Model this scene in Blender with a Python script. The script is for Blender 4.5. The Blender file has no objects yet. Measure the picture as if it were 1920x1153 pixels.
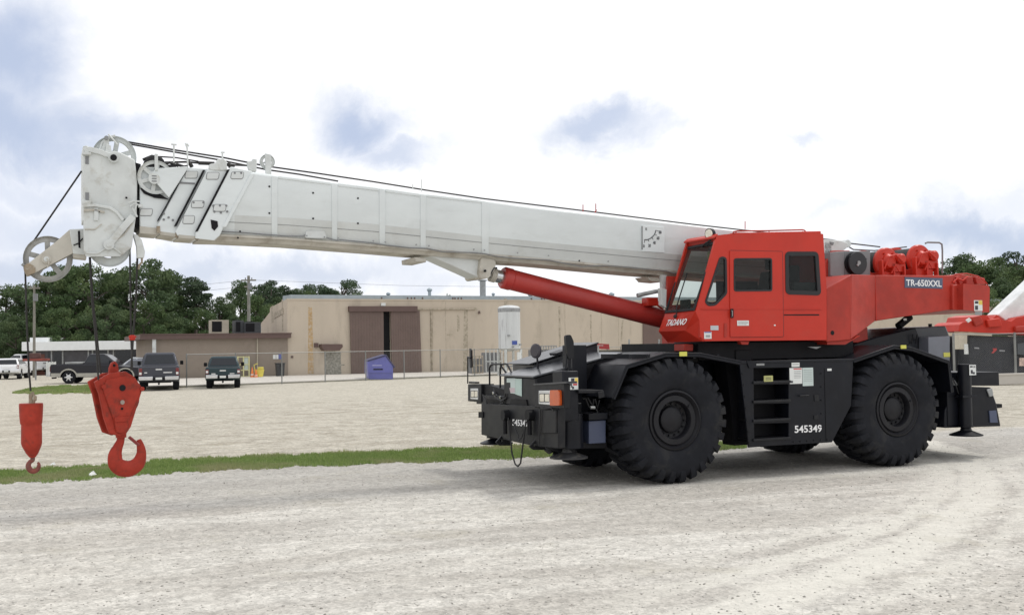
import bpy, math, random
import numpy as np
from mathutils import Vector, Matrix
from mathutils.geometry import tessellate_polygon
random.seed(7); rng = np.random.default_rng(7)
R = math.radians
scn = bpy.context.scene
COL = scn.collection

# ------------------------------------------------------------------ camera
FOC, HC, ROLL = 2000.0, 2.15, R(.8)
PITCH = math.atan(69.5/FOC)
Fv = Vector((0, math.cos(PITCH), math.sin(PITCH)))
U0 = Vector((0, -math.sin(PITCH), math.cos(PITCH)))
Rv = Vector((1,0,0))*math.cos(ROLL) - U0*math.sin(ROLL)
Uv = Vector((1,0,0))*math.sin(ROLL) + U0*math.cos(ROLL)
CP = Vector((0,0,HC))
cd = bpy.data.cameras.new('camera'); cam = bpy.data.objects.new('camera', cd); COL.objects.link(cam)
cd.sensor_width = 36; cd.lens = FOC/1920*36; cd.clip_end = 3000; cd.clip_start = .1
m = Matrix((Rv, Uv, -Fv)).transposed().to_4x4(); m.translation = CP
cam.matrix_world = m
scn.camera = cam

def ray(px, py): return (Fv + Rv*((px-960)/FOC) - Uv*((py-576.5)/FOC)).normalized()

# ------------------------------------------------------------------ sky, sun, exposure
SUN_EL, SUN_AZ = R(58), R(60)      # azimuth measured from +Y towards +X
sd = bpy.data.lights.new('sun', 'SUN'); sun = bpy.data.objects.new('sun', sd); COL.objects.link(sun)
sd.energy = 1.5; sd.angle = R(10); sd.color = (1, .97, .92)
to_sun = Vector((math.sin(SUN_AZ)*math.cos(SUN_EL), math.cos(SUN_AZ)*math.cos(SUN_EL), math.sin(SUN_EL)))
sun.rotation_euler = to_sun.to_track_quat('Z', 'Y').to_euler()
wd = bpy.data.worlds.new('World'); scn.world = wd; wd.use_nodes = True
scn.view_settings.view_transform = 'Standard'; scn.view_settings.look = 'None'
scn.view_settings.exposure = 0.0; scn.view_settings.gamma = 1

class NT:
    def __init__(s, tree): s.t = tree; s.n = tree.nodes; s.l = tree.links
    def add(s, typ, **kw):
        n = s.n.new(typ)
        for k, v in kw.items():
            if k == 'ins':
                for kk, vv in v.items():
                    if hasattr(vv, 'is_output') or isinstance(vv, bpy.types.NodeSocket): s.l.new(vv, n.inputs[kk])
                    else: n.inputs[kk].default_value = vv
            else: setattr(n, k, v)
        return n
    def math(s, op, a, b=0.0, c=None, clamp=False):
        n = s.add('ShaderNodeMath', operation=op, use_clamp=clamp)
        for i, v in enumerate([a, b] + ([c] if c is not None else [])):
            if isinstance(v, bpy.types.NodeSocket): s.l.new(v, n.inputs[i])
            else: n.inputs[i].default_value = v
        return n.outputs[0]
    def vm(s, op, a, b=None, out=0):
        n = s.add('ShaderNodeVectorMath', operation=op)
        for i, v in enumerate([a, b]):
            if v is None: continue
            if isinstance(v, bpy.types.NodeSocket): s.l.new(v, n.inputs[i])
            else: n.inputs[i].default_value = v
        return n.outputs[out]
    def noise(s, vec, scale, detail=4, rough=.55, dist=0, out=0):
        n = s.add('ShaderNodeTexNoise'); s.l.new(vec, n.inputs['Vector'])
        n.inputs['Scale'].default_value = scale; n.inputs['Detail'].default_value = detail
        n.inputs['Roughness'].default_value = rough; n.inputs['Distortion'].default_value = dist
        return n.outputs[out]
    def ramp(s, fac, a, b, smooth=True):
        n = s.add('ShaderNodeMapRange'); n.interpolation_type = 'SMOOTHSTEP' if smooth else 'LINEAR'
        s.l.new(fac, n.inputs[0]); n.inputs[1].default_value = a; n.inputs[2].default_value = b
        return n.outputs[0]
    def mix(s, fac, a, b, mode='MIX'):
        n = s.add('ShaderNodeMix', data_type='RGBA', blend_type=mode)
        for sock, v in ((n.inputs[0], fac), (n.inputs[6], a), (n.inputs[7], b)):
            if isinstance(v, bpy.types.NodeSocket): s.l.new(v, sock)
            elif isinstance(v, (int, float)): sock.default_value = v
            else: sock.default_value = (*v[:3], 1)
        return n.outputs[2]

def build_world():
    N = NT(wd.node_tree); N.n.clear()
    out = N.add('ShaderNodeOutputWorld'); bg = N.add('ShaderNodeBackground')
    N.l.new(bg.outputs[0], out.inputs[0]); bg.inputs[1].default_value = .1
    sky = N.add('ShaderNodeTexSky', sky_type='NISHITA', sun_disc=False)
    sky.sun_elevation = SUN_EL; sky.sun_rotation = SUN_AZ
    tc = N.add('ShaderNodeTexCoord'); d = tc.outputs['Generated']
    nz = N.noise(d, 9, 7, .62, .2, out=1)
    warp = N.vm('SCALE', N.vm('SUBTRACT', nz, (.5,.5,.5))); N.n[-1].inputs['Scale'].default_value = .12
    dw = N.vm('ADD', d, warp)
    # thick bright cloud with a few thinner blue-grey holes: (pixel x, y, half width, half height, weight)
    holes = [(10,110,120,110,1.),(-20,225,200,85,1.),(150,250,150,50,.85),(30,330,130,50,.6),(700,235,90,62,1.),(760,290,90,34,.75),
             (1140,245,120,42,.85),(1150,275,80,30,.5),(1500,252,40,16,.5),(1545,385,60,18,.35),(60,420,170,70,.65),(20,520,150,70,.8),(300,470,120,40,.55),(360,505,110,50,.75),(140,380,110,70,.35),
             (560,510,220,44,.75),(700,500,150,40,.5),(1830,440,170,44,1.),(1700,470,120,34,.7),(1860,390,120,30,.4),(780,525,160,26,.45),(1230,545,60,14,.3)]
    acc = None
    for (px, py, hw, hh, w) in holes:
        c = ray(px, py)
        dv = N.vm('SUBTRACT', dw, tuple(c))
        sc = N.vm('MULTIPLY', dv, (FOC/hw, FOC/hw*.6, FOC/hh))
        ln = N.vm('LENGTH', sc, out=1)
        mk = N.math('MULTIPLY', N.ramp(ln, 1.6, .1), w)
        acc = mk if acc is None else N.math('MAXIMUM', acc, mk)
    # the rest of the sky, away from the view, has its own broken cloud
    big = N.ramp(N.noise(dw, 2.2, 6, .6), .55, .72)
    beh = N.ramp(N.vm('DOT_PRODUCT', d, (0,1,0), out=1), .75, .35)
    acc = N.math('MAXIMUM', acc, N.math('MULTIPLY', N.math('MULTIPLY', big, beh), .8))
    fine = N.noise(dw, 14, 5, .6)
    cloud = N.mix(N.ramp(fine, .3, .75), (11.6,11.6,11.8), (10.2,10.35,10.7))
    sk = N.mix(.84, sky.outputs[0], (5.8,6.6,8.5))
    col = N.mix(acc, cloud, sk)
    N.l.new(col, bg.inputs[0])
build_world()

# ------------------------------------------------------------------ materials
MATS = {}
def srgb(r, g, b):
    f = lambda v: (v/255/12.92) if v/255 <= .04045 else ((v/255+.055)/1.055)**2.4
    return (f(r), f(g), f(b))
def mat(name, col, rough=.6, metal=0., var=.1, vs=2., bump=0., bs=30., dirt=None, damt=.3, ds=3., coat=0., spec=.5, stretch=(1,1,1), emit=None, dirtlo=.5):
    if name in MATS: return MATS[name]
    mt = bpy.data.materials.new(name); mt.use_nodes = True; MATS[name] = mt
    N = NT(mt.node_tree); b = N.n['Principled BSDF']
    tc = N.add('ShaderNodeTexCoord').outputs['Object']
    n1 = N.noise(N.vm('MULTIPLY', tc, stretch), vs, 5, .6)
    c = N.mix(N.ramp(n1, .3, .7), [x*(1-var) for x in col], [min(1, x*(1+var)) for x in col])
    if dirt:
        n2 = N.noise(N.vm('MULTIPLY', tc, stretch), ds, 7, .65, .4)
        c = N.mix(N.math('MULTIPLY', N.ramp(n2, dirtlo, dirtlo+.2), damt), c, dirt)
    N.l.new(c, b.inputs['Base Color'])
    rr = N.math('ADD', rough-.08, N.math('MULTIPLY', N.noise(tc, 7, 3), .16)); N.l.new(rr, b.inputs['Roughness'])
    b.inputs['Metallic'].default_value = metal; b.inputs['Coat Weight'].default_value = coat
    b.inputs['Coat Roughness'].default_value = .12; b.inputs['Specular IOR Level'].default_value = spec
    if bump:
        bp = N.add('ShaderNodeBump', ins={'Height': N.noise(tc, bs, 5, .6), 'Strength': bump, 'Distance': .02}); N.l.new(bp.outputs[0], b.inputs['Normal'])
    if emit:
        b.inputs['Emission Color'].default_value = (*emit[:3],1); b.inputs['Emission Strength'].default_value = emit[3]
    return mt
def glassmat(name, col=(.04,.05,.05), alpha=.55, rough=.05):
    if name in MATS: return MATS[name]
    mt = bpy.data.materials.new(name); mt.use_nodes = True; MATS[name] = mt
    N = NT(mt.node_tree); b = N.n['Principled BSDF']
    b.inputs['Base Color'].default_value = (*col,1); b.inputs['Roughness'].default_value = rough
    tr = N.add('ShaderNodeBsdfTransparent'); tr.inputs[0].default_value = (.75,.8,.78,1)
    mx = N.add('ShaderNodeMixShader'); fr = N.add('ShaderNodeFresnel'); fr.inputs[0].default_value = 1.45
    tc = N.add('ShaderNodeTexCoord').outputs['Object']
    smear = N.math('MULTIPLY', N.noise(tc, 3, 4), .1)
    f = N.math('ADD', N.math('ADD', fr.outputs[0], smear), alpha-.05, clamp=True)
    bk = N.add('ShaderNodeNewGeometry').outputs['Backfacing']; f = N.math('MULTIPLY', f, N.math('SUBTRACT', 1, bk))
    N.l.new(f, mx.inputs[0]); N.l.new(tr.outputs[0], mx.inputs[1]); N.l.new(b.outputs[0], mx.inputs[2])
    N.l.new(mx.outputs[0], N.n['Material Output'].inputs[0])
    return mt

M_RED  = mat('red_paint', (.50,.030,.015), .42, var=.07, vs=1.5, dirt=(.44,.045,.026), damt=.4, ds=2.2, spec=.3, coat=.06, bump=.02, bs=6)
M_RED2 = mat('faded_red_paint', (.39,.033,.020), .5, var=.14, vs=2.5, dirt=(.29,.034,.024), damt=.4, ds=3, spec=.35, bump=.03, bs=8)
M_REDH = mat('hook_red_paint', (.35,.036,.020), .6, var=.18, vs=5, spec=.25, dirt=(.13,.035,.024), damt=.65, ds=7, bump=.08, bs=20)
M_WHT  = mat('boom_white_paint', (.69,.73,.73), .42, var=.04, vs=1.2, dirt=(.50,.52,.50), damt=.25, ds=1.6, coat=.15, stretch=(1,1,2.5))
M_WHTL = mat('boom_lower_white', (.63,.655,.645), .5, var=.05, vs=1.5, dirt=(.42,.41,.37), damt=.3, ds=2.2)  # slightly darker white; on the lower web it includes the shade
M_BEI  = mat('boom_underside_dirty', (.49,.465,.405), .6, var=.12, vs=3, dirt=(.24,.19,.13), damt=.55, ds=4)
M_HEAD = mat('boom_head_paint', (.61,.635,.62), .5, var=.08, vs=3, dirt=(.34,.31,.24), damt=.45, ds=4.5, bump=.04, bs=15)
M_BLK  = mat('carrier_black_paint', (.006,.007,.011), .40, var=.25, vs=2, dirt=(.022,.022,.023), damt=.35, ds=2.5, spec=.25, bump=.02, bs=9)
M_BLKG = mat('carrier_grey_black', (.011,.0115,.014), .48, var=.2, vs=2, spec=.3, dirt=(.035,.033,.03), damt=.4, ds=3)
M_DARK = mat('dark_steel', (.006,.006,.008), .6, var=.2, spec=.25)
M_TYRE = mat('tyre_rubber', (.0135,.0145,.0185), .8, var=.2, vs=3, dirt=(.042,.041,.039), damt=.5, ds=2.0, bump=.15, bs=30, spec=.2)
M_RIM  = mat('rim_black', (.010,.010,.013), .5, var=.2, spec=.3, dirt=(.03,.03,.03), damt=.3)
M_RUB  = mat('rubber_seal', (.012,.012,.014), .6)
M_ROPE = mat('wire_rope', (.022,.02,.018), .6, metal=.2)
M_GREYM= mat('grey_metal', (.30,.31,.31), .5, metal=.3, var=.15, vs=4, dirt=(.14,.13,.12), damt=.5)
M_CHR  = mat('bright_metal', (.62,.63,.64), .22, metal=.9, var=.08)
M_STK  = mat('sticker_white', (.70,.72,.70), .5, var=.04)
M_PAPER= mat('sticker_pale_green', (.52,.60,.58), .6, var=.05)
M_YEL  = mat('reflector_yellow', (.62,.60,.10), .4)
M_YELS = mat('sticker_yellow', (.75,.55,.10), .5)
M_INK  = mat('print_dark', (.04,.04,.05), .6)
M_INKR = mat('print_red', (.5,.06,.06), .6)
M_INKB = mat('print_blue', (.06,.10,.35), .6)
M_LTR  = mat('lettering_white', (.82,.82,.82), .5, var=.02)
M_GLASS= glassmat('cab_glass', (.03,.036,.036), .26)
M_GLSW = glassmat('windshield_glass', (.10,.115,.11), .10)
M_DGL  = mat('dark_vehicle_glass', (.010,.013,.018), .12, spec=.5)
M_ORG  = mat('amber_lens', (.55,.085,.010), .2, var=.1, vs=12, coat=.6)
M_LENS = mat('lamp_lens', (.78,.74,.62), .15, var=.12, vs=20, coat=.7)
M_REFL = mat('lamp_reflector', (.65,.67,.68), .25, metal=.4)
M_SHVE = mat('sheave_grey', (.34,.34,.32), .5, var=.15, vs=6, dirt=(.2,.18,.14), damt=.5, ds=7)
M_RUST = mat('rusty_tip', (.27,.215,.15), .7, var=.2, vs=8, dirt=(.42,.39,.33), damt=.7, ds=12)
M_SEAT = mat('cab_interior', (.03,.03,.033), .8, var=.2)
M_REEL = mat('reel_black', (.014,.015,.018), .5)
M_BOXG = mat('reel_box_grey', (.20,.205,.21), .55, var=.1)
M_HOOD = mat('hood_grey_black', (.028,.031,.038), .35, var=.15, coat=.1)
M_BLUB = mat('blue_grey_box', (.06,.075,.13), .4)

# ------------------------------------------------------------------ frames and mesh helpers
class Frame:
    def __init__(s, o, ang):
        s.o = Vector(o); s.a = ang; s.ex = Vector((math.cos(ang), math.sin(ang), 0)); s.ey = Vector((-math.sin(ang), math.cos(ang), 0))
    def _hit(s, px, py, nrm, off):
        r = ray(px, py); t = (s.o + nrm*off - CP).dot(nrm)/r.dot(nrm); return CP + r*t - s.o
    def L(s, px, py, y=0.):
        P = s._hit(px, py, s.ey, y); return (P.dot(s.ex), P.z - 0)
    def X(s, px, py, x=0.):
        P = s._hit(px, py, s.ex, x); return (P.dot(s.ey), P.z)
    def P3(s, px, py, y): a = s.L(px, py, y); return (a[0], y, a[1])
    def P3x(s, px, py, x): a = s.X(px, py, x); return (x, a[0], a[1])
def ground(px, py, z=0.):
    r = ray(px, py); return CP + r*((z-HC)/r.z)
def atdepth(px, py, Y):
    r = ray(px, py); return CP + r*(Y/r.y)
def slope2d(A, B): return math.atan2(B[1]-A[1], B[0]-A[0])

class MB:
    def __init__(s): s.v = []; s.f = []
    def add(s, vs, fs):
        o = len(s.v); s.v += [tuple(v) for v in vs]; s.f += [tuple(i+o for i in f) for f in fs]; return s
    def box(s, x0, x1, y0, y1, z0, z1):
        x0,x1=sorted((x0,x1)); y0,y1=sorted((y0,y1)); z0,z1=sorted((z0,z1))
        return s.add([(x0,y0,z0),(x1,y0,z0),(x1,y1,z0),(x0,y1,z0),(x0,y0,z1),(x1,y0,z1),(x1,y1,z1),(x0,y1,z1)],
              [(0,3,2,1),(4,5,6,7),(0,1,5,4),(1,2,6,5),(2,3,7,6),(3,0,4,7)])
    def hexa(s, b, t):   # bottom four corners, top four corners, same order
        return s.add(list(b)+list(t), [(0,3,2,1),(4,5,6,7),(0,1,5,4),(1,2,6,5),(2,3,7,6),(3,0,4,7)])
    def prism(s, poly, y0, y1, holes=(), axis='y'):
        loops = [list(poly)] + [list(h) for h in holes]
        mk = {'y': lambda p, t: (p[0], t, p[1]), 'x': lambda p, t: (t, p[0], p[1]), 'z': lambda p, t: (p[0], p[1], t)}[axis]
        flat = [p for l in loops for p in l]; n = len(flat)
        tri = tessellate_polygon([[Vector((p[0], p[1], 0)) for p in l] for l in loops]) if (holes or len(poly) > 4) else None
        vs = [mk(p, y0) for p in flat] + [mk(p, y1) for p in flat]; fs = []
        if tri is None: fs += [tuple(range(n)), tuple(range(2*n-1, n-1, -1))]
        else:
            for t in tri: fs += [tuple(t), tuple(i+n for i in reversed(t))]
        o = 0
        for l in loops:
            k = len(l)
            for i in range(k): a, b = o+i, o+(i+1) % k; fs.append((a, a+n, b+n, b))
            o += k
        return s.add(vs, fs)
    def loft(s, rings, cap=True, closed=True):
        n = len(rings[0]); vs = [v for r in rings for v in r]; fs = []
        for i in range(len(rings)-1):
            for j in range(n if closed else n-1):
                a = i*n+j; b = i*n+(j+1) % n; fs.append((a, b, b+n, a+n))
        if cap: fs += [tuple(range(n-1,-1,-1)), tuple(range((len(rings)-1)*n, len(rings)*n))]
        return s.add(vs, fs)
    def cyl(s, p0, p1, r0, r1=None, n=16, cap=True):
        r1 = r0 if r1 is None else r1; p0 = Vector(p0); p1 = Vector(p1); d = (p1-p0).normalized()
        a = d.orthogonal().normalized(); b = d.cross(a)
        ring = lambda p, r: [tuple(p+a*(r*math.cos(2*math.pi*i/n))+b*(r*math.sin(2*math.pi*i/n))) for i in range(n)]
        return s.loft([ring(p0, r0), ring(p1, r1)], cap)
    def tube(s, pts, r, n=6):
        pts = [Vector(p) for p in pts]; rings = []
        ref = None
        for i, p in enumerate(pts):
            d = (pts[min(i+1, len(pts)-1)] - pts[max(i-1, 0)]).normalized()
            a = d.orthogonal().normalized() if ref is None else (ref - d*ref.dot(d)).normalized()
            ref = a; b = d.cross(a)
            rr = r[i] if isinstance(r, (list, tuple)) else r
            rings.append([tuple(p+a*(rr*math.cos(2*math.pi*k/n))+b*(rr*math.sin(2*math.pi*k/n))) for k in range(n)])
        return s.loft(rings)
    def lathe_y(s, c, prof, n=32):   # prof: (radius, y) about an axis parallel to y through c=(x,z)
        rings = [[(c[0]+r*math.cos(2*math.pi*i/n), y, c[1]+r*math.sin(2*math.pi*i/n)) for i in range(n)] for r, y in prof]
        return s.loft(rings, cap=True)
    def lathe_z(s, c, prof, n=24):
        rings = [[(c[0]+r*math.cos(2*math.pi*i/n), c[1]+r*math.sin(2*math.pi*i/n), z) for i in range(n)] for r, z in prof]
        return s.loft(rings, cap=True)
    def build(s, name, mt, parent=None, bevel=0., smooth=False, angle=35, seg=2):
        me = bpy.data.meshes.new(name); me.from_pydata(s.v, [], s.f); me.validate(); me.materials.append(mt)
        import bmesh
        bm = bmesh.new(); bm.from_mesh(me); bmesh.ops.recalc_face_normals(bm, faces=bm.faces)
        bm.to_mesh(me); bm.free()
        o = bpy.data.objects.new(name, me); COL.objects.link(o)
        if parent: o.parent = parent
        if bevel:
            md = o.modifiers.new('bevel', 'BEVEL'); md.width = bevel; md.segments = seg; md.limit_method = 'ANGLE'; md.angle_limit = R(angle)
            smooth = True
        if smooth:
            me.shade_smooth()
            me.set_sharp_from_angle(angle=R(angle))
        return o

def tag(o, label=None, cat=None, group=None, kind=None):
    if label: o['label'] = label
    if cat: o['category'] = cat
    if group: o['group'] = group
    if kind: o['kind'] = kind
    return o
def thing(name, fr, label, cat, group=None):
    o = bpy.data.objects.new(name, None); COL.objects.link(o)
    o.location = fr.o; o.rotation_euler = (0,0,fr.a); o.empty_display_size = .3
    return tag(o, label, cat, group)
def relabel(o, label): o['label'] = label; return o
def copy_tree(o, parent=None):
    c = o.copy(); COL.objects.link(c)
    if parent: c.parent = parent
    for ch in list(o.children): copy_tree(ch, c)
    return c
def text(body, name, mt, parent, origin, ux, uz, size, width=None, bold=0., shear=0., depth=.003):
    """flat raised lettering; origin = lower left corner, ux / uz = direction of the baseline and up"""
    cu = bpy.data.curves.new('tmp', 'FONT'); cu.body = body; cu.size = 1; cu.offset = bold; cu.shear = shear; cu.extrude = .01
    cu.resolution_u = 3
    ob = bpy.data.objects.new('tmp', cu); COL.objects.link(ob)
    me = bpy.data.meshes.new_from_object(ob); bpy.data.objects.remove(ob); bpy.data.curves.remove(cu)
    co = np.array([v.co[:] for v in me.vertices]); x0, y0 = co[:,0].min(), co[:,1].min()
    w = co[:,0].max()-x0; h = co[:,1].max()-y0
    sz = size/h; sx = (width/w) if width else sz
    ux = Vector(ux).normalized(); uz = Vector(uz).normalized(); nn = ux.cross(uz); og = Vector(origin)
    for v in me.vertices:
        p = og + ux*((v.co.x-x0)*sx) + uz*((v.co.y-y0)*sz) + nn*(depth if v.co.z > 0 else 0)
        v.co = p
    me.materials.clear(); me.materials.append(mt)
    o = bpy.data.objects.new(name, me); COL.objects.link(o); o.parent = parent
    return o

def rrect(pts, rad, n=4):
    """round the corners of a 2-D polygon"""
    out = []; k = len(pts)
    for i in range(k):
        p = Vector(pts[i]); a = Vector(pts[i-1]); b = Vector(pts[(i+1) % k])
        da = (a-p); db = (b-p); r = min(rad, da.length*.45, db.length*.45)
        A = p+da.normalized()*r; B = p+db.normalized()*r
        for j in range(n+1):
            t = j/n; q = A*(1-t)**2 + p*(2*t*(1-t)) + B*t**2; out.append((q.x, q.y))
    return out
def offset(poly, d):
    c = Vector((sum(p[0] for p in poly)/len(poly), sum(p[1] for p in poly)/len(poly)))
    out = []
    n = len(poly)
    for i, p in enumerate(poly):
        a = Vector(poly[i-1]); b = Vector(poly[(i+1) % n]); t = (b-a).normalized(); nrm = Vector((t.y, -t.x)); q = Vector(p)
        if nrm.dot(q-c) < 0: nrm = -nrm
        q = q + nrm*d; out.append((q.x, q.y))
    return out

# ================================================================== THE CRANE
W0 = ground(1268, 907)
CR = Frame(W0, R(24))
crane = thing('rough_terrain_crane', CR, 'large red and black mobile crane in the foreground with a long lowered white boom', 'crane')
XR = 4.41; TR = .935; TW = .75
L = CR.L; X = CR.X; P3 = CR.P3; P3x = CR.P3x
def LP(pts, y): return [L(px, py, y) for px, py in pts]
def part(mb, name, mt, par=None, **k): return mb.build(name, mt, par or crane, **k)
def sheet(pts, y, t, holes=()):      # outline seen on the plane y, solid from y to y+t
    return MB().prism(LP(pts, y), y, y+t, [LP(h, y) for h in holes])

# ---- wheels
def make_wheel():
    r = MB()
    r.lathe_y((0,0), [(.30,.20),(.30,.06),(.27,.03),(.275,.14),(.0,.14)], 36)
    rim = MB()
    rim.lathe_y((0,0), [(.0,.17),(.255,.17),(.27,.16),(.275,.06),(.285,.045),(.36,.05),(.375,.075),(.395,.06),(.415,.02),(.44,.03),(.45,.06),(.45,.68),(.40,.70),(.30,.62),(.0,.60)], 48)
    rim.lathe_y((0,0), [(.0,.10),(.15,.10),(.19,.125),(.20,.17),(.0,.18)], 28)
    for k in range(16):
        a = 2*math.pi*k/16; x, z = .235*math.cos(a), .235*math.sin(a)
        rim.cyl((x,.17,z), (x,.145,z), .016, n=6)
    rim.cyl((.36*.7,.05,.36*.7), (.30*.7,.03,.30*.7), .01, n=6)
    w = rim.build('wheel', M_RIM, crane, smooth=True, angle=40)
    t = MB()
    prof = [(.445,.055),(.47,.03),(.50,.022),(.58,.0),(.68,-.012),(.76,.0),(.815,.022),(.856,.065),(.872,.13),(.878,.375),(.872,.62),(.856,.685),(.815,.73),(.76,.75),(.68,.762),(.58,.75),(.50,.728),(.445,.69)]
    rings = [[(rr*math.cos(2*math.pi*i/96), y, rr*math.sin(2*math.pi*i/96)) for i in range(96)] for rr, y in prof]
    t.loft(rings, cap=False)
    # fine moulded rings of the sidewall
    n = 28
    for side in (0, 1):
        for k in range(n):
            a0 = 2*math.pi*(k+.5*side)/n; da = 2*math.pi/n
            Y = (lambda y: y) if side == 0 else (lambda y: .75-y)
            rows = []
            # lug: from the shoulder over the tread, slanting
            st = [(.755,-.006,.34,.0),(.835,.004,.42,.0),(.895,.030,.44,.0),(.930,.085,.44,.02),(.936,.25,.30,.20),(.937,.41,.24,.42)]
            base = [(.72,.01),(.78,.035),(.84,.075),(.862,.13),(.868,.25),(.87,.41)]
            top = []; bot = []
            for (rr, y, hw, sh), (br, by) in zip(st, base):
                am = a0 + sh*da
                aw = hw*da*.62*1.0
                top.append([(rr*math.cos(am-aw), Y(y), rr*math.sin(am-aw)), (rr*math.cos(am+aw), Y(y), rr*math.sin(am+aw))])
                aw2 = aw*1.15
                bot.append([(br*math.cos(am-aw2), Y(by), br*math.sin(am-aw2)), (br*math.cos(am+aw2), Y(by), br*math.sin(am+aw2))])
            rings = [[bot[i][0], top[i][0], top[i][1], bot[i][1]] for i in range(len(st))]
            t.loft(rings)
    ty = t.build('tyre', M_TYRE, w, smooth=True, angle=32)
    for rr in (.50, .56, .70):
        pass
    return w
WS = (1.035, 1.10, 1.035); TR = TR*1.035
wh = make_wheel(); wh.location = (0, -.05, TR); wh.scale = WS
for (x, y, rot, flip) in ((XR, -.05, .37, 0), (0, 3.35, 1.1, 1), (XR, 3.35, 2.0, 1)):
    c = copy_tree(wh, crane); c.location = (x, y, TR); c.rotation_euler = (0, rot, R(180) if flip else 0)
wh.rotation_euler = (0, .1, 0)

# ---- carrier: chassis, axles
ch = MB(); ch.box(-1.45, 6.1, .95, 2.35, .82, 1.55); ch.box(-.5, 5.2, .95, 2.35, 1.4, 1.86)
part(ch, 'chassis', M_BLK, bevel=.03)
for x in (0, XR):
    ax = MB(); ax.cyl((x,.6,TR), (x,2.7,TR), .17, n=16); ax.lathe_y((x, TR), [(0,1.3),(.2,1.32),(.33,1.45),(.36,1.65),(.33,1.85),(.2,1.98),(0,2.0)], 20)
    ax.cyl((x,.55,TR), (x,.80,TR), .30, n=20); ax.cyl((x,2.5,TR), (x,2.75,TR), .30, n=20)
    part(ax, 'axle', M_DARK, smooth=True)

# ---- fenders and deck
fe = [(1147,746),(1174,684),(1248,661),(1313,661),(1390,676)]
def strip(pts, y0, y1, t, name, mt, lip=.0):
    mb = MB(); n = len(pts)
    lo = []
    for i, p in enumerate(pts):
        a = Vector(pts[max(i-1,0)]); b = Vector(pts[min(i+1,n-1)]); d = (b-a).normalized(); nr = Vector((d.y, -d.x))
        if nr.y > 0: nr = -nr
        lo.append((p[0]+nr.x*t, p[1]+nr.y*t))
    mb.prism(list(pts)+lo[::-1], y0, y1)
    if lip:
        lo2 = []
        for (p, q) in zip(pts, lo): v = (Vector(q)-Vector(p)).normalized(); lo2.append((p[0]+v.x*lip, p[1]+v.y*lip))
        mb.prism(lo+lo2[::-1], y0, y0+.02)
    return mb
F1 = LP(fe, -.01)
part(strip(F1, -.01, .98, .03, 'f', M_BLK, .07), 'front_fender', M_BLK, bevel=.008)
F1b = [(x, z) for x, z in F1]
part(strip(F1b, 2.35, 3.31, .03, 'f', M_BLK, .0), 'front_fender', M_BLK, bevel=.008)
# rounded clean patch-free inner fender wall
inner = F1[:] + [(F1[-1][0], 1.0), (F1[0][0], 1.0)]
part(MB().prism(inner, .97, 1.0), 'inner_fender', M_DARK)
re_ = [(1600,673),(1676,647),(1712,651),(1781,676),(1789,735)]
F2 = LP(re_, -.01)
part(strip(F2, -.01, .98, .03, 'f', M_BLK, .07), 'rear_fender', M_BLK, bevel=.008)
part(strip(F2, 2.35, 3.31, .03, 'f', M_BLK, .0), 'rear_fender', M_BLK, bevel=.008)
part(MB().prism(F2 + [(F2[-1][0], 1.0), (F2[0][0], 1.0)], .97, 1.0), 'inner_fender', M_DARK)
# yellow reflectors on fender lips
for (a, b) in (((1274,659.5),(1288,667.5)), ((1689,647),(1699,653.5))):
    x0, z1 = L(*a, -.03); x1, z0 = L(*b, -.03); part(MB().box(x0, x1, -.036, -.02, z0, z1), 'reflector', M_YEL)
# deck between the fenders
d0 = L(1388,677,0); d1 = L(1600,673,0)
dk = MB(); dk.box(d0[0], d1[0], -.01, 3.31, d0[1]-.045, d0[1]); part(dk, 'deck', M_BLK, bevel=.008)

# ---- near step box with ladder openings
out = [(1387,681),(1600,677),(1596,760),(1560,829),(1440,836),(1404,839),(1397,770)]
holes = [[(1413,690),(1479,689),(1479,713.5),(1413,714.5)], [(1413.5,721),(1479,720),(1479,749.5),(1413.5,750.5)],
         [(1413.5,757),(1479,756),(1479,785),(1413.5,786)], [(1414,794),(1479,792.5),(1479,820),(1414,822)]]
part(sheet(out, 0, .035, holes), 'side_panel', M_BLK, bevel=.006)
bx = MB(); pb = LP(out, .035); bx.prism([(x+.01*(1 if x<2 else -1), z) for x, z in pb], .42, .75); part(bx, 'step_box', M_DARK)
for i, h in enumerate(holes):
    a = L(1411, h[3][1]+.5, 0); b = L(1481, h[2][1]+1.5, 0)
    part(MB().box(a[0], b[0], -.03, .40, a[1]-.04, a[1]), 'step', M_BLKG, bevel=.006)
for x in (1412, 1480):
    a = L(x, 688, 0); b = L(x, 828, 0); part(MB().box(a[0]-.02, a[0]+.02, .036, .40, b[1], a[1]), 'ladder_side', M_BLK)
part(MB().box(*[v for v in (L(1413,700,.3)[0], L(1479,700,.3)[0])], .37, .40, L(1440,835,0)[1], L(1440,690,0)[1]), 'ladder_back', M_DARK)
bot = MB(); bot.box(L(1404,835,0)[0]+.03, L(1560,829,0)[0]-.02, .03, .75, L(1404,835,0)[1]+.0, L(1404,835,0)[1]+.05); part(bot, 'box_floor', M_DARK)
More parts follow.
